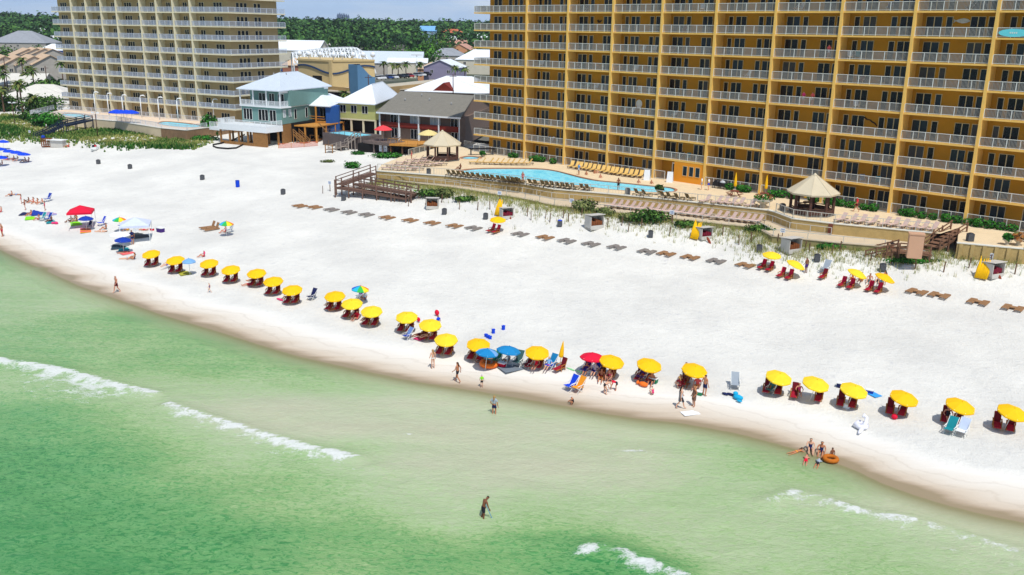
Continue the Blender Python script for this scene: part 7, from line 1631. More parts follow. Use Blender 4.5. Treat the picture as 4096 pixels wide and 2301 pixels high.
for x, y, c, lab in [(565, 672, 'blue', 'blue car by the tan tower above the teal roof'), (600, 685, 'white', 'white van nearest the tan tower'), (645, 690, 'white', 'second white car by the tan tower'), (660, 665, 'black', 'dark car behind the white ones by the tan tower'), (755, 718, 'white', 'white car behind the teal roof ridge'), (1700, 668, 'blue', 'dark blue car in the lot under the palms'), (1760, 672, 'black', 'black van in the lot by the lamp mast'), (1905, 660, 'red', 'red car by the white gabled cottage'), (1600, 655, 'silver', 'silver car in the palm row lot'), (1500, 652, 'grey', 'grey car at the left of the palm row lot'), (1410, 645, 'white', 'white car beside the tan hall corner')]:
    p = atl(*zz(x, y, 900, 0)); o = inst(CAR0, (p.x, p.y, p.z), random.Random(x).uniform(0, 3), 1.1, lab, 'cars parked on the ground lots')
    for q in o.children:
        if q.name.startswith('body'): recolor(q, 0, CC[c])

# ---- furniture and towels on the balconies of the yellow tower
rb9 = random.Random(77); k9 = 0; WH9 = ['top', 'second', 'third', 'fourth', 'fifth', 'sixth', 'seventh', 'lowest']
for j in range(0, 8):
    for i in range(1, 10):
        if rb9.random() > .5: continue
        for q_ in range(rb9.choice([1, 2])):
            cxx = (i-1)*BAY+rb9.uniform(1.2, 6.8); w_ = Wf(cxx, -rb9.uniform(.8, 1.3), ysl(j)+.2)
            o = inst(FC0, w_, SEA+rb9.uniform(-.6, .6), 1.0, f'low chair behind the railing on the {WH9[j]} visible balcony level', f'chairs on the {WH9[j]} visible balcony level'); cc = rb9.choice([WHT, WHT, GRY, DKB, NVY, TEAL, RTB])
            for x in o.children:
                if x.name.startswith('seat') or x.name.startswith('backrest'): recolor(x, 0, cc)
# ================================================================ PEOPLE
def J(**k): return {a: Vector(b) for a, b in k.items()}
def base_pose():
    return J(pelvis=(0, 0, .93), spine=(0, .0, 1.08), chest=(0, .0, 1.27), neck=(0, -.01, 1.45), head=(0, .02, 1.585), crown=(0, .01, 1.68),
             hipL=(.09, 0, .88), kneeL=(.1, .015, .49), ankleL=(.105, -.02, .08), toeL=(.12, .13, .03), hipR=(-.09, 0, .88), kneeR=(-.1, .015, .49), ankleR=(-.105, -.02, .08), toeR=(-.12, .13, .03),
             shL=(.18, 0, 1.39), elL=(.25, -.03, 1.12), wrL=(.27, .05, .88), shR=(-.18, 0, 1.39), elR=(-.25, -.03, 1.12), wrR=(-.27, .05, .88))
def mk(**k):
    p = base_pose(); p.update(J(**k)); return p
POSES = {
 'stand': mk(kneeL=(.11, .03, .49), elR=(-.27, -.05, 1.14), wrR=(-.24, .12, .97)),
 'walk': mk(kneeL=(.1, .16, .52), ankleL=(.1, .26, .13), toeL=(.11, .41, .07), kneeR=(-.1, -.04, .49), ankleR=(-.1, -.3, .14), toeR=(-.1, -.17, .03), elL=(.25, -.14, 1.14), wrL=(.26, -.12, .9), elR=(-.25, .06, 1.13), wrR=(-.25, .24, .97)),
 'wade': mk(spine=(0, .05, 1.07), chest=(0, .12, 1.25), neck=(0, .2, 1.4), head=(0, .3, 1.5), crown=(0, .34, 1.59), shL=(.18, .15, 1.35), shR=(-.18, .15, 1.35), elL=(.24, .2, 1.08), wrL=(.2, .3, .86), elR=(-.24, .12, 1.08), wrR=(-.23, .22, .85), kneeR=(-.11, .06, .5), ankleR=(-.12, -.1, .08), toeR=(-.12, .05, .03)),
 'bend': mk(pelvis=(0, -.1, .86), spine=(0, .07, .95), chest=(0, .24, 1.0), neck=(0, .4, 1.02), head=(0, .53, .99), crown=(0, .61, 1.03), hipL=(.09, -.1, .82), hipR=(-.09, -.1, .82), kneeL=(.12, .04, .46), kneeR=(-.12, .02, .46), shL=(.18, .34, 1.0), shR=(-.18, .34, 1.0), elL=(.22, .4, .72), elR=(-.22, .38, .72), wrL=(.16, .5, .48), wrR=(-.15, .48, .46)),
 'sit': mk(pelvis=(0, 0, .12), spine=(0, -.05, .27), chest=(0, -.09, .46), neck=(0, -.08, .64), head=(0, -.04, .775), crown=(0, -.05, .87), hipL=(.1, .04, .11), hipR=(-.1, .04, .11), kneeL=(.14, .40, .34), kneeR=(-.13, .42, .28), ankleL=(.13, .72, .07), ankleR=(-.12, .78, .06), toeL=(.14, .86, .12), toeR=(-.13, .93, .1), shL=(.18, -.09, .58), shR=(-.18, -.09, .58), elL=(.27, .06, .38), elR=(-.26, -.02, .34), wrL=(.2, .28, .36), wrR=(-.24, .18, .2)),
 'chair': mk(pelvis=(0, 0, .1), spine=(0, -.1, .24), chest=(0, -.21, .42), neck=(0, -.28, .58), head=(0, -.28, .71), crown=(0, -.31, .8), hipL=(.09, .05, .1), hipR=(-.09, .05, .1), kneeL=(.11, .44, .22), kneeR=(-.11, .45, .17), ankleL=(.1, .84, .05), ankleR=(-.1, .87, .04), toeL=(.11, .93, .15), toeR=(-.12, .96, .14), shL=(.18, -.24, .52), shR=(-.18, -.24, .52), elL=(.3, -.08, .32), elR=(-.3, -.08, .32), wrL=(.26, .16, .3), wrR=(-.26, .16, .3)),
 'lie': mk(pelvis=(0, 0, .12), spine=(0, .15, .13), chest=(0, .34, .17), neck=(0, .52, .22), head=(0, .64, .28), crown=(0, .7, .36), hipL=(.09, -.05, .11), hipR=(-.09, -.05, .11), kneeL=(.11, -.44, .08), kneeR=(-.12, -.43, .08), ankleL=(.1, -.84, .06), ankleR=(-.13, -.82, .1), toeL=(.1, -.97, .04), toeR=(-.13, -.96, .05), shL=(.18, .46, .17), shR=(-.18, .46, .17), elL=(.26, .6, .06), elR=(-.26, .6, .06), wrL=(.12, .78, .05), wrR=(-.1, .8, .05)),
 'supine': mk(pelvis=(0, 0, .12), spine=(0, -.15, .13), chest=(0, -.34, .14), neck=(0, -.52, .13), head=(0, -.65, .14), crown=(0, -.74, .14), hipL=(.09, .05, .11), hipR=(-.09, .05, .11), kneeL=(.11, .44, .16), kneeR=(-.11, .44, .1), ankleL=(.1, .84, .06), ankleR=(-.12, .84, .06), toeL=(.12, .88, .2), toeR=(-.14, .88, .2), shL=(.18, -.45, .13), shR=(-.18, -.45, .13), elL=(.3, -.22, .07), elR=(-.3, -.22, .07), wrL=(.26, .04, .06), wrR=(-.26, .04, .06)),
 'squat': mk(pelvis=(0, -.1, .3), spine=(0, -.03, .44), chest=(0, .05, .61), neck=(0, .12, .77), head=(0, .19, .9), crown=(0, .2, .99), hipL=(.1, -.06, .3), hipR=(-.1, -.06, .3), kneeL=(.16, .3, .42), kneeR=(-.16, .3, .42), ankleL=(.13, .06, .08), ankleR=(-.13, .06, .08), toeL=(.15, .2, .03), toeR=(-.15, .2, .03), shL=(.18, .07, .72), shR=(-.18, .07, .72), elL=(.24, .3, .52), elR=(-.24, .3, .52), wrL=(.14, .48, .36), wrR=(-.12, .48, .32)),
}
SEGS = [('pelvis', 'spine', 'pelvis'), ('spine', 'chest', 'torso'), ('chest', 'neck', 'chest'), ('neck', 'head', 'neck'), ('head', 'crown', 'head')]+[(a+s, b+s, n) for s in 'LR' for a, b, n in (('hip', 'knee', 'thigh'), ('knee', 'ankle', 'shin'), ('ankle', 'toe', 'foot'), ('sh', 'el', 'arm'), ('el', 'wr', 'fore'))]
BODY = {}
dgc = bpy.context
def make_body(pose):
    if pose in BODY: return BODY[pose]
    P = POSES[pose]; V = []; E_ = []; RR = []; ix = {}
    def v(n, p, r): ix[n] = len(V); V.append(Vector(p)); RR.append(r); return ix[n]
    def e(a, b): E_.append((ix[a], ix[b]))
    rad = dict(pelvis=.125, spine=.115, chest=.135, neck=.055, head=.088, crown=.075, hip=.088, knee=.056, ankle=.038, toe=.033, sh=.062, el=.040, wr=.028)
    for n in ('pelvis', 'spine', 'chest', 'neck', 'head', 'crown'): v(n, P[n], rad[n])
    for a, b in (('pelvis', 'spine'), ('spine', 'chest'), ('chest', 'neck'), ('neck', 'head'), ('head', 'crown')): e(a, b)
    up = (P['crown']-P['head']).normalized(); lf = (P['shL']-P['shR']).normalized(); fw = lf.cross(up)*-1
    fw = up.cross(lf) if up.cross(lf).dot(P['toeL']-P['ankleL']) > 0 or pose in ('lie', 'supine') else lf.cross(up)
    if pose == 'lie': fw = Vector((0, .7, -.7))
    if pose == 'supine': fw = Vector((0, 0, 1))
    v('nose', P['head']+fw*.1+up*.0, .016); e('head', 'nose')
    v('chin', P['head']+fw*.06-up*.07, .035); e('head', 'chin')
    for s, q in (('L', 1), ('R', -1)):
        v('ear'+s, P['head']+lf*q*.092, .016); e('head', 'ear'+s)
        for n in ('hip', 'knee', 'ankle', 'toe', 'sh', 'el', 'wr'): v(n+s, P[n+s], rad[n])
        v('calf'+s, P['knee'+s].lerp(P['ankle'+s], .3)-(P['toe'+s]-P['ankle'+s]).normalized()*.012, .053)
        for a, b in (('pelvis', 'hip'+s), ('hip'+s, 'knee'+s), ('knee'+s, 'calf'+s), ('calf'+s, 'ankle'+s), ('ankle'+s, 'toe'+s), ('chest', 'sh'+s), ('sh'+s, 'el'+s), ('el'+s, 'wr'+s)): e(a, b)
        d = (P['wr'+s]-P['el'+s]).normalized(); w_ = d.cross(lf if abs(d.dot(lf)) < .9 else up).normalized(); c_ = w_.cross(d).normalized()
        v('palm'+s, P['wr'+s]+d*.075, .030); e('wr'+s, 'palm'+s)
        for k in range(4):
            o = w_*(k-1.5)*.021; l_ = (.062, .075, .07, .055)[k]
            v(f'f{k}a'+s, P['wr'+s]+d*.105+o, .010); v(f'f{k}b'+s, P['wr'+s]+d*(.105+l_*.55)+o+c_*.008, .009); v(f'f{k}c'+s, P['wr'+s]+d*(.105+l_)+o+c_*.026, .008)
            e('palm'+s, f'f{k}a'+s); e(f'f{k}a'+s, f'f{k}b'+s); e(f'f{k}b'+s, f'f{k}c'+s)
        v('ta'+s, P['wr'+s]+d*.05-w_*.038, .011); v('tb'+s, P['wr'+s]+d*.09-w_*.058+c_*.012, .009); e('palm'+s, 'ta'+s); e('ta'+s, 'tb'+s)
    me = bpy.data.meshes.new('body_cage'); me.from_pydata(V, E_, []); o = bpy.data.objects.new('body_cage', me); COL.objects.link(o)
    md = o.modifiers.new('s', 'SKIN'); md.use_smooth_shade = True; md.branch_smoothing = .6
    for i, r_ in enumerate(RR): me.skin_vertices[0].data[i].radius = (r_, r_); me.skin_vertices[0].data[i].use_root = (i == 0)
    sb = o.modifiers.new('d', 'SUBSURF'); sb.levels = 1; sb.render_levels = 1
    dg = dgc.evaluated_depsgraph_get(); ev = o.evaluated_get(dg); bm_ = bpy.data.meshes.new_from_object(ev, depsgraph=dg); bm_.name = 'person'
    bpy.data.objects.remove(o)
    bm_.polygons.foreach_set('use_smooth', [True]*len(bm_.polygons)); bm_.materials.clear(); bm_.materials.append(mat('skin', (206, 152, 118), .6, .05, 6))
    co = np.array([v_.co[:] for v_ in bm_.vertices]); best = np.full(len(co), 9.); lab = np.zeros(len(co), int); tt_ = np.zeros(len(co))
    for k, (a, b, n) in enumerate(SEGS):
        A = np.array(P[a]); B = np.array(P[b]); d = B-A; t = np.clip(((co-A)@d)/(d@d), 0, 1); q = np.linalg.norm(co-A-t[:, None]*d, axis=1)-{'thigh': .03, 'pelvis': .05, 'torso': .05, 'chest': .06, 'arm': .01}.get(n, 0)
        m_ = q < best; best[m_] = q[m_]; lab[m_] = k; tt_[m_] = t[m_]
    names_ = [SEGS[k][2] for k in lab]
    BODY[pose] = (bm_, co, names_, tt_, P, up, fw, lf); return BODY[pose]
CLO = {'trunks': lambda n, t: n == 'pelvis' or (n == 'thigh' and t < .62), 'swimsuit': lambda n, t: n in ('pelvis', 'torso') or (n == 'chest' and t < .45) or (n == 'thigh' and t < .12),
       'bottoms': lambda n, t: n == 'pelvis' and t < .7 or (n == 'thigh' and t < .14), 'band': lambda n, t: (n == 'torso' and t > .55) or (n == 'chest' and t < .25), 'shirt': lambda n, t: n in ('torso', 'chest') or (n == 'arm' and t < .6) or (n == 'pelvis' and t > .5),
       'dress': lambda n, t: n in ('pelvis', 'torso') or (n == 'chest' and t < .6) or (n == 'thigh' and t < .9), 'shorts': lambda n, t: n == 'pelvis' or (n == 'thigh' and t < .4)}
CM = {}
def wear(pose, kind):
    key = (pose, kind)
    if key in CM: return CM[key]
    me, co, nm, tt_, P, up, fw, lf = make_body(pose)
    if kind in ('hair', 'long_hair', 'cap'):
        hd = np.array(P['head']); rel = co-hd; u = rel@np.array(up); f = rel@np.array(fw); near = np.linalg.norm(rel, axis=1) < .2
        sel = near & ((u > .045) | ((f < -.005) & (u > -.06))) if kind != 'cap' else near & (u > .035)
        off = {'hair': .016, 'long_hair': .02, 'cap': .022}[kind]
        sel = sel & np.array([n in ('head', 'neck') for n in nm])
    else:
        sel = np.array([CLO[kind](n, t) for n, t in zip(nm, tt_)]); off = {'dress': .045, 'trunks': .02, 'shorts': .022, 'shirt': .018}.get(kind, .009)
    mp = {}; vs_ = []; fs_ = []
    for p in me.polygons:
        if all(sel[i] for i in p.vertices):
            f_ = []
            for i in p.vertices:
                if i not in mp: mp[i] = len(vs_); vs_.append(tuple(Vector(co[i])+me.vertices[i].normal*off))
                f_.append(mp[i])
            fs_.append(tuple(f_))
    m = MB(); m.add(vs_, fs_, 0, True)
    if kind == 'long_hair':
        h = P['head']; m.tube([h-fw*.06+up*.03, h-fw*.1-up*.1, P['neck'].lerp(P['chest'], .5)-fw*.13], [.075, .07, .035], 8)
    if kind == 'cap':
        h = P['head']; m.hexa([h+up*.045+fw*.08+lf*.07, h+up*.045+fw*.08-lf*.07, h+up*.035+fw*.19-lf*.05, h+up*.035+fw*.19+lf*.05], [h+up*.06+fw*.08+lf*.07, h+up*.06+fw*.08-lf*.07, h+up*.05+fw*.19-lf*.05, h+up*.05+fw*.19+lf*.05])
    me2 = bpy.data.meshes.new(kind); me2.from_pydata(m.v, [], m.f); me2.polygons.foreach_set('use_smooth', [True]*len(me2.polygons)); me2.materials.append(WHT); me2.update()
    CM[key] = me2; return me2
def eyes(pose):
    key = (pose, 'eyes')
    if key not in CM:
        me, co, nm, tt_, P, up, fw, lf = make_body(pose); m = MB()
        for s in (-1, 1): m.ball(P['head']+fw*.083+up*.012+lf*.034*s, .012, 6)
        me2 = bpy.data.meshes.new('eyes'); me2.from_pydata(m.v, [], m.f); me2.materials.append(DARK); me2.update(); CM[key] = me2
    return CM[key]
SK = {'fair': mat('skin_fair', (222, 172, 142), .6, .05, 6), 'tan': mat('skin_tan', (192, 128, 92), .6, .05, 6), 'brown': mat('skin_brown', (130, 82, 58), .6, .06, 6), 'pink': mat('skin_sunburnt', (204, 142, 116), .6, .05, 6)}
HR = {'brown': mat('hair_brown', (62, 42, 30), .7, .2, 20), 'black': mat('hair_black', (24, 20, 20), .6, .2, 20), 'blond': mat('hair_blond', (176, 138, 84), .7, .15, 20)}
CLC = {'red': RED, 'navy': NVY, 'blue': ROY, 'white': WHT, 'black': DKB, 'pink': PNK, 'teal': TEAL, 'green': GRN, 'purple': PUR, 'orange': ORG, 'grey': GRY, 'maroon': MAR, 'lime': LIME, 'coral': cm_('coral_cloth', (240, 100, 100)), 'brown': cm_('brown_cloth', (126, 96, 80)), 'yellow': YEL, 'pale': LB}
def stripes(name):
    if name in MATS: return MATS[name]
    m = bpy.data.materials.new(name); N, L = nodes(m); b = N['Principled BSDF']; tcn = N.new('ShaderNodeTexCoord').outputs['Object']; wv_ = N.new('ShaderNodeTexWave'); wv_.bands_direction = 'X'; wv_.inputs['Scale'].default_value = 3.2; L.new(tcn, wv_.inputs['Vector'])
    L.new(mixc(N, L, maprange(N, L, wv_.outputs['Fac'], .45, .55), (.02, .02, .025), (.55, .55, .58)), b.inputs['Base Color']); b.inputs['Roughness'].default_value = .9; MATS[name] = m; return m
CLC['striped'] = stripes('black_white_stripe')
def person(pose, px, face, label, skin='tan', hair=('hair', 'brown'), clothes=(), sc=1.0, z=None, dz=0., group=None):
    """face: angle of the looking direction, 0 = away from the camera, PI = towards it"""
    me = make_body(pose)[0]
    p = atg(*px) if z is None else at(*px, z); p = Vector((p.x, p.y, p.z+dz))
    o = bpy.data.objects.new('person', me); COL.objects.link(o); o.location = p; o.rotation_euler = (0, 0, face); o.scale = (sc,)*3
    recolor(o, 0, SK[skin]); tag(o, label, 'person', group)
    for kind, c in [(hair[0], hair[1])]+list(clothes):
        q = bpy.data.objects.new({'hair': 'hair', 'long_hair': 'hair', 'cap': 'cap', 'band': 'swim_top', 'bottoms': 'swim_bottoms'}.get(kind, kind), wear(pose, kind)); COL.objects.link(q); q.parent = o
        recolor(q, 0, HR[c] if kind in ('hair', 'long_hair') else CLC[c])
    q = bpy.data.objects.new('eyes', eyes(pose)); COL.objects.link(q); q.parent = o
    return o
TR_ = lambda c: (('trunks', c),); SW = lambda c: (('swimsuit', c),); BK = lambda c: (('bottoms', c), ('band', c)); SS = lambda a, b: (('shirt', a), ('shorts', b)); HN = ('hair', 'brown'); HB = ('hair', 'black'); LH = ('long_hair', 'brown'); LBk = ('long_hair', 'black'); LBl = ('long_hair', 'blond')
zS = lambda x, y: zz(x, y, 1500, 1500, 1.8064)
# walkers and waders
person('walk', zB(160, 632), 2.6, 'person in dark red trunks striding along the wet sand at left', 'pink', HN, TR_('maroon'), 1.08)
person('walk', zB(1025, 632), 1.8, 'small child in a purple swimsuit running on the open wet sand', 'fair', HN, SW('purple'), .62)
person('stand', zC(775, 875), .6, 'slim pale person in a light swimsuit at the edge of the wet sand', 'fair', LBl, BK('white'), 1.0)
person('walk', zC(1005, 1003), 1.1, 'person in a red top and black shorts walking with arms out', 'tan', LH, (('shorts', 'black'), ('band', 'red')), 1.02)
person('stand', zC(1230, 1052), .2, 'toddler in a lime vest and blue cap standing on wet sand', 'fair', ('cap', 'blue'), (('shirt', 'lime'), ('shorts', 'black')), .62)
person('stand', zC(1345, 1322), -.3, 'person in a grey and pink top wading ankle deep', 'tan', LBl, SS('grey', 'navy'), 1.0, dz=-.04)
person('squat', zC(2080, 1212), 1.2, 'toddler with a white cap crouching at the waterline', 'tan', ('cap', 'white'), SW('black'), .68)
person('wade', zS(780, 1062), -1.1, 'person in dark trunks wading with a blue net, looking down', 'brown', HB, TR_('black'), 1.0, z=-.25)
m = MB(); m.bar((0, 0, 1.05), (.35, .15, .1), .03); m.lathe((.36, .16, .05), [(.08, 0), (.09, .05), (.05, .08)], 10); q = m.build('hand_net', TQ); p_ = at(*zS(800, 1055), -.1); q.location = p_; tag(q, 'blue hand net held by the wading person', 'net')
# family in the shallows
person('sit', zE(570, 1170), 2.9, 'person in a navy swimsuit sitting at the water edge, left of two', 'fair', LH, SW('navy'), 1.0)
person('sit', zE(672, 1200), 2.7, 'person in a navy swimsuit sitting in the shallows, right of two', 'tan', LBk, SW('navy'), 1.0, z=-.05)
person('lie', zE(440, 1195), -1.1, 'child in a pale swimsuit lying prone in the shallows at left', 'tan', LH, BK('orange'), .8, z=-.05)
person('lie', zE(530, 1275), -.4, 'child in red trunks lying prone in the shallows', 'pink', HN, TR_('red'), .8, z=-.05)
person('lie', zE(640, 1305), -.5, 'child in black shorts and patterned top lying in the shallows', 'tan', HB, SS('grey', 'black'), .78, z=-.05)
person('stand', zE(765, 1300), .3, 'child standing inside the amber inflatable ring', 'brown', HB, TR_('black'), .72, z=-.45)
# around the waterfront umbrellas, left to right
person('lie', zB(255, 318), -1.3, 'sunbather lying on the sand below the dark blanket', 'fair', LH, BK('pale'), .95); person('sit', zB(322, 322), 1.9, 'person in navy sitting beside the lying sunbather', 'tan', LH, SW('navy'), .95)
person('supine', zB(225, 262), 2.2, 'sunbather in coral lying on the coral towel', 'pink', LH, SW('coral'), .9); person('sit', zB(972, 298), 2.0, 'person in pink sitting alone behind a yellow umbrella', 'pink', ('cap', 'white'), SS('pink', 'red'), .9)
person('chair', zB(630, 405), 2.6, 'person wrapped in blue lying under the second yellow umbrella', 'fair', LH, SS('teal', 'blue'), .95, dz=.3); person('supine', zB(1440, 545), 2.2, 'sunbather on the right chair of the touching pair at left', 'tan', LH, BK('red'), .95, dz=.32); person('supine', zB(1395, 560), 2.2, 'sunbather lying on the sand left of the touching pair', 'pink', HN, TR_('red'), .95); person('stand', zB(1497, 530), .8, 'person in pale blue standing behind the touching pair', 'fair', HN, SS('pale', 'white'), .75)
person('chair', zB(1755, 705), 2.7, 'person sitting on the left chair by the pink board', 'brown', HB, SW('maroon'), .95, dz=.3); person('chair', zB(1835, 705), 2.7, 'person sitting on the right chair by the pink board', 'tan', LH, SS('coral', 'purple'), .95, dz=.3)
person('chair', zB(2150, 765), 2.7, 'person leaning back right of the navy backpack chair', 'tan', HB, TR_('navy'), .95, dz=.3); person('supine', zB(2215, 795), 2.0, 'sunbather lying between two yellow umbrellas', 'tan', LH, BK('white'), 1.0)
person('sit', zB(2400, 880), 2.6, 'person in red seated low beside the ninth umbrella chairs', 'pink', HB, SS('red', 'red'), .95); person('chair', zC(160, 435), 2.6, 'person reading under the umbrella right below the rainbow one', 'tan', HN, SS('grey', 'yellow'), .95, dz=.25); person('chair', zC(250, 420), 2.6, 'person in green under the umbrella right below the rainbow one', 'fair', LH, SS('green', 'grey'), .95, dz=.25)
person('sit', zB(2475, 700), 2.4, 'person in grey sitting by the grey lounger under the rainbow umbrella', 'tan', HB, SS('grey', 'purple'), 1.0)
person('supine', zC(725, 600), 2.3, 'sunbather with red towel lying under the red float umbrella', 'fair', LH, BK('maroon'), 1.0, dz=.3); person('supine', zC(650, 590), 2.3, 'sunbather in dark trunks left under the red float umbrella', 'brown', HB, TR_('maroon'), 1.0, dz=.25); person('stand', zC(825, 520), .8, 'person in blue standing behind the red float umbrella', 'tan', HN, SS('blue', 'navy'), .85)
person('supine', zC(1265, 818), 2.0, 'dark figure lying under the left ocean blue umbrella', 'brown', HB, SS('black', 'black'), 1.0, dz=.1); person('squat', zC(1365, 830), 2.6, 'person in teal crouching between the two blue umbrellas', 'fair', LBl, SS('teal', 'white'), .85); person('sit', zC(1475, 815), 2.2, 'person in grey sitting on the slate blanket', 'tan', HN, SS('grey', 'grey'), .9)
person('chair', zC(1735, 890), 2.8, 'person in a lounger under the middle yellow umbrella', 'pink', ('cap', 'teal'), SW('red'), .95, dz=.3); person('chair', zC(1850, 890), 2.8, 'person lying on the blue towel draped chair', 'fair', LH, SS('pale', 'red'), .95, dz=.3)
person('chair', zD(335, 585), 2.8, 'person on the left navy chair under the scarlet umbrella', 'tan', LH, SW('purple'), .95, dz=.25); person('chair', zD(415, 590), 2.8, 'person on the right navy chair under the scarlet umbrella', 'fair', LH, SS('white', 'pink'), .95, dz=.25)
person('sit', zD(480, 625), 2.9, 'person in orange sitting left under the overlapping umbrella', 'tan', HB, TR_('orange'), 1.05); person('stand', zD(505, 580), 2.9, 'person standing left under the overlapping umbrella', 'brown', HB, TR_('orange'), .95); person('squat', zD(560, 645), 2.6, 'person in a red swimsuit kneeling before the overlapping umbrella', 'pink', LBl, SW('pink'), 1.1); person('stand', zD(580, 600), 2.7, 'person with brown hair standing before the red chairs', 'tan', LH, BK('black'), .98)
person('bend', zD(515, 765), -1.0, 'person bending to dig in the sand, left of two', 'fair', LH, BK('black'), .95); person('bend', zD(615, 730), 1.4, 'child in a red shirt bending to dig, right of two', 'tan', HB, SS('red', 'black'), .75)
person('chair', zD(862, 625), 2.8, 'person on the purple patterned chair under the tilted umbrella', 'pink', LH, SS('purple', 'red'), .95, dz=.25); person('sit', zD(945, 660), 2.8, 'person sitting right under the tilted umbrella', 'tan', HB, TR_('purple'), 1.08); person('squat', zD(958, 775), .4, 'child in a pink swimsuit squatting on the open sand', 'fair', HN, SW('pink'), .72)
person('stand', zD(1262, 650), 2.4, 'tall person standing left under the crowd umbrella', 'tan', HB, TR_('teal'), 1.0); person('sit', zD(1285, 675), 2.7, 'person seated on the sand left under the crowd umbrella', 'brown', HB, TR_('grey'), 1.1); person('squat', zD(1215, 715), .5, 'person in maroon squatting left of the crowd umbrella', 'fair', LBl, SS('maroon', 'maroon'), 1.0); person('stand', zD(1440, 780), -.9, 'bare backed person in navy trunks standing right of the crowd', 'tan', HB, TR_('navy'), 1.02); person('sit', zD(1375, 700), 2.6, 'person in coral seated under the crowd umbrella', 'pink', LH, SS('coral', 'orange'), 1.05); person('squat', zD(1225, 655), 2.2, 'child in yellow at the left edge of the crowd', 'fair', LBl, SW('yellow'), .75)
person('walk', zD(1215, 900), -1.3, 'person in a black and white striped dress walking at the waterline', 'fair', LBk, (('dress', 'striped'),), 1.05); person('stand', zD(1340, 880), 1.9, 'person in a brown cover up standing beside the striped dress walker', 'tan', LBl, (('dress', 'brown'),), 1.0)
person('chair', zE(1850, 905), 2.8, 'person sitting on the left chair above the teal towel', 'pink', LH, SW('black'), 1.0, dz=.3); person('squat', zE(1925, 910), 2.6, 'small dark clad person between the chairs above the teal towel', 'tan', HB, SW('black'), .7); person('chair', zE(465, 665), 2.9, 'person in pink on the left one of two widely spaced chairs', 'pink', LH, SW('pink'), .9, dz=.25)
# upper row
person('stand', z3(530, 1385), .5, 'person in purple trunks holding the tilted upper umbrella', 'brown', HB, TR_('purple'), 1.02)
for x, y, sk, c, lab in [(965, 1445, 'tan', 'orange', 'left of three people seated under the upper tilted umbrella'), (1045, 1455, 'brown', 'orange', 'middle of three people seated under the upper tilted umbrella'), (1125, 1465, 'pink', 'teal', 'right of three people seated under the upper tilted umbrella'), (1205, 1465, 'fair', 'black', 'person seated left under the furthest right upper umbrella')]: person('sit', z3(x, y), 2.6, lab, sk, HB, TR_(c), 1.05)
person('stand', z3(1225, 1552), .3, 'child with white shirt standing below the furthest upper umbrella', 'fair', LBl, SS('pale', 'purple'), .8); person('stand', z3(1260, 1500), .3, 'dark haired person standing below the furthest upper umbrella', 'tan', LBk, SW('purple'), .95)
# pool deck and stairs
P3 = lambda x, y: zz(x, y, 2996, 500)
person('sit', P3(1330, 1150), 2.4, 'dark clad person sitting on the beach stairs', 'tan', LH, SS('black', 'navy'), 1.0, z=5.1); person('walk', P3(1000, 812), 1.4, 'person in a red shirt walking on the deck behind the loungers', 'tan', ('cap', 'white'), SS('red', 'maroon'), 1.05, z=ZD); person('stand', P3(438, 800), 2.0, 'person in white leaning by the gazebo rail', 'fair', HB, SS('white', 'white'), .85, z=ZD)
person('stand', z2(735, 468), 2.2, 'person with a pale blue towel standing on the pool edge', 'tan', HB, SS('pale', 'white'), 1.0, z=ZD); person('stand', z2(212, 548), 2.6, 'person in red standing among the dark pool loungers', 'pink', LH, SW('red'), 1.0, z=ZD); person('stand', z2(1103, 608), .4, 'dark person standing at the near pool edge', 'brown', HB, TR_('black'), 1.0, z=ZD); person('stand', z2(1880, 605), 1.2, 'person in a white shirt by the hedge, left of two', 'fair', HN, SS('white', 'grey'), 1.0, z=ZD); person('stand', z2(1945, 610), 1.0, 'person in white and blue by the hedge, right of two', 'fair', HN, SS('white', 'blue'), 1.0, z=ZD)
for x, y, sk, c, lab in [(880, 505, 'tan', 'black', 'swimmer by the far pool edge, left of two'), (906, 502, 'fair', 'navy', 'swimmer by the far pool edge, right of two'), (803, 520, 'tan', 'blue', 'swimmer in the middle of the pool near the far edge'), (935, 548, 'pink', 'red', 'swimmer in the middle of the pool near the loungers'), (1290, 600, 'pink', 'red', 'swimmer at the right end of the pool by the near edge'), (1410, 608, 'tan', 'white', 'swimmer at the far right end of the pool')]: person('stand', z2(x, y+14), 2.5, lab, sk, HB, TR_(c), 1.0, z=ZD-1.05)
person('sit', z1(1962, 415), 2.2, 'dark person sitting on the left tip of the pool', 'brown', HB, TR_('black'), 1.05, z=ZD); person('stand', z1(1510, 330), 2.0, 'person walking among the rose loungers', 'pink', LH, SW('coral'), .95, z=ZD)
for (a_, j_, c, lab) in [(6*BAY-1.4, 2, 'coral', 'person with a coral shirt standing on a high balcony'), (5*BAY+4.6, 4, 'pink', 'person in pink on a middle balcony beside another'), (5*BAY+5.8, 4, 'coral', 'person in coral on a middle balcony beside another')]:
    w_ = Wf(a_, -.6, ysl(j_)+.2); o = person('stand', (2048, 1400), SEA, lab, 'pink', HN, SS(c, 'white'), 1.0); o.location = w_
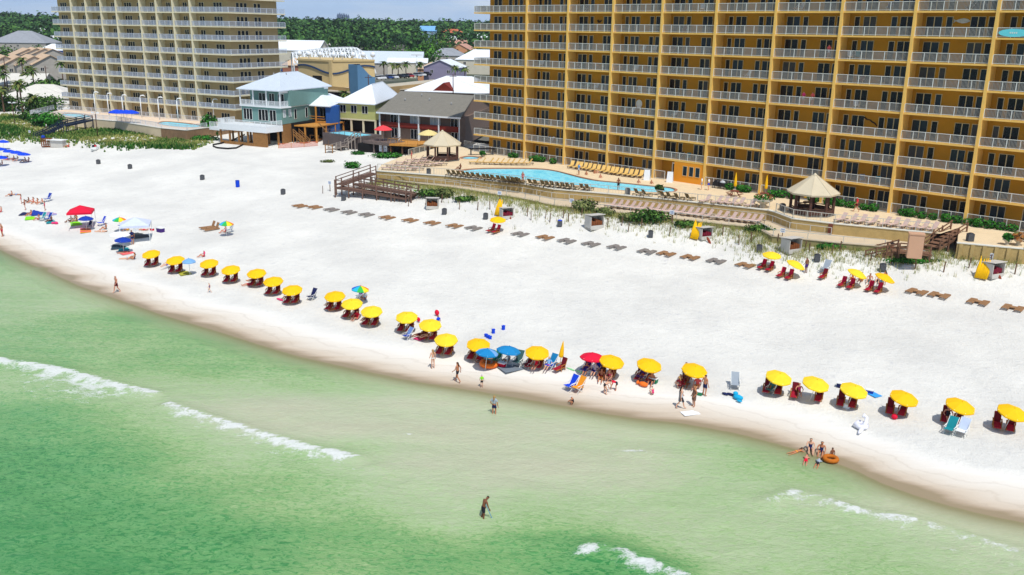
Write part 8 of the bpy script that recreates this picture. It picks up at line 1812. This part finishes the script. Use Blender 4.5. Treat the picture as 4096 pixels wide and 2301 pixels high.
# left groups
for po, x, y, f_, sk, hr, cl, sc, lab in [('stand', 25, 1042, 2.5, 'tan', HN, TR_('red'), 1.05, 'person in red trunks standing at the left edge near the water'), ('sit', 12, 815, 2.2, 'pink', HN, TR_('coral'), 1.0, 'person sitting at the left edge above the lime towel'), ('stand', 238, 795, 2.0, 'pink', LH, SW('maroon'), .95, 'person in maroon standing left of the navy mat'), ('stand', 202, 735, 2.0, 'pink', LH, SW('red'), .8, 'child in red standing above the dark towel'), ('sit', 268, 725, 2.2, 'brown', HB, TR_('black'), 1.0, 'leftmost person in the group sitting on the left sand'), ('sit', 310, 725, 2.2, 'pink', LH, SW('red'), 1.0, 'second person in the group sitting on the left sand'), ('sit', 350, 735, 2.2, 'tan', LH, BK('coral'), 1.0, 'third person in the group sitting on the left sand'), ('sit', 395, 738, 2.4, 'pink', HN, TR_('teal'), 1.0, 'person in teal beside the navy chair of the left group'),
                                   ('sit', 110, 665, 2.0, 'tan', HB, TR_('navy'), 1.0, 'person sitting apart at the upper left of the sand'), ('supine', 160, 655, 1.4, 'tan', HN, TR_('pale'), .95, 'person lying beside the one sitting apart at upper left'), ('stand', 422, 800, 1.8, 'pink', LH, SW('pink'), .85, 'child in pink standing at the end of the navy mat'), ('sit', 290, 845, 2.4, 'tan', LH, SW('coral'), .95, 'person sitting at the corner of the navy mat'), ('sit', 365, 885, 2.4, 'tan', HB, TR_('red'), .95, 'person sitting by the teal chair'), ('sit', 480, 900, 2.4, 'brown', HB, TR_('navy'), .95, 'person sitting on the teal towel by dark chair'),
                                   ('sit', 665, 905, 2.4, 'brown', HB, TR_('black'), 1.0, 'person sitting in the shade of the red canopy tent'), ('sit', 715, 900, 2.4, 'tan', LH, SW('maroon'), 1.0, 'second person in the shade of the red canopy tent'), ('supine', 950, 1000, 1.6, 'fair', LH, BK('white'), 1.0, 'sunbather lying left of the white umbrella'), ('sit', 990, 975, 2.2, 'tan', HB, SW('black'), .95, 'person in black sitting left of the white umbrella'), ('stand', 1240, 1120, .8, 'tan', HB, SS('navy', 'navy'), 1.1, 'person in navy standing right of the white umbrella'), ('sit', 1200, 985, 2.2, 'tan', HN, TR_('yellow'), .95, 'person in yellow sitting under the pale canopy tent'), ('supine', 1340, 985, 1.4, 'pink', ('cap', 'red'), SW('red'), .95, 'sunbather with a red hat lying beyond the tent'), ('sit', 2105, 1005, 2.3, 'pink', HN, SW('pink'), 1.0, 'person in pink sitting under the lone rainbow umbrella'),
                                   ('sit', 70, 330, 2.2, 'pink', LH, SW('red'), 1.05, 'left person sitting under the blue umbrellas at left edge'), ('sit', 130, 330, 2.2, 'pink', HN, TR_('coral'), 1.05, 'second person under the blue umbrellas at left edge'), ('sit', 165, 338, 2.2, 'fair', LH, SW('white'), 1.05, 'third person under the blue umbrellas at left edge'), ('sit', 235, 345, 2.2, 'tan', HB, SW('navy'), 1.05, 'fourth person under the blue umbrellas at left edge'), ('sit', 268, 345, 2.2, 'pink', LH, SW('purple'), 1.05, 'rightmost person under the blue umbrellas at left edge'), ('sit', 20, 375, 2.2, 'tan', HB, SW('red'), 1.05, 'person below the lowest blue umbrella at left edge')]: person(po, zA(x, y), f_, lab, sk, hr, cl, sc)
person('stand', zz(968, 540, 0, 420, 5.152), 2.0, 'person in white coming down the navy dune stairs', 'tan', HN, SS('white', 'grey'), .95, z=4.6)
person('sit', zz(1420, 870, 0, 420, 5.152), 2.0, 'person in coral sitting at the end of the white counter', 'tan', HN, TR_('coral'), 1.1)
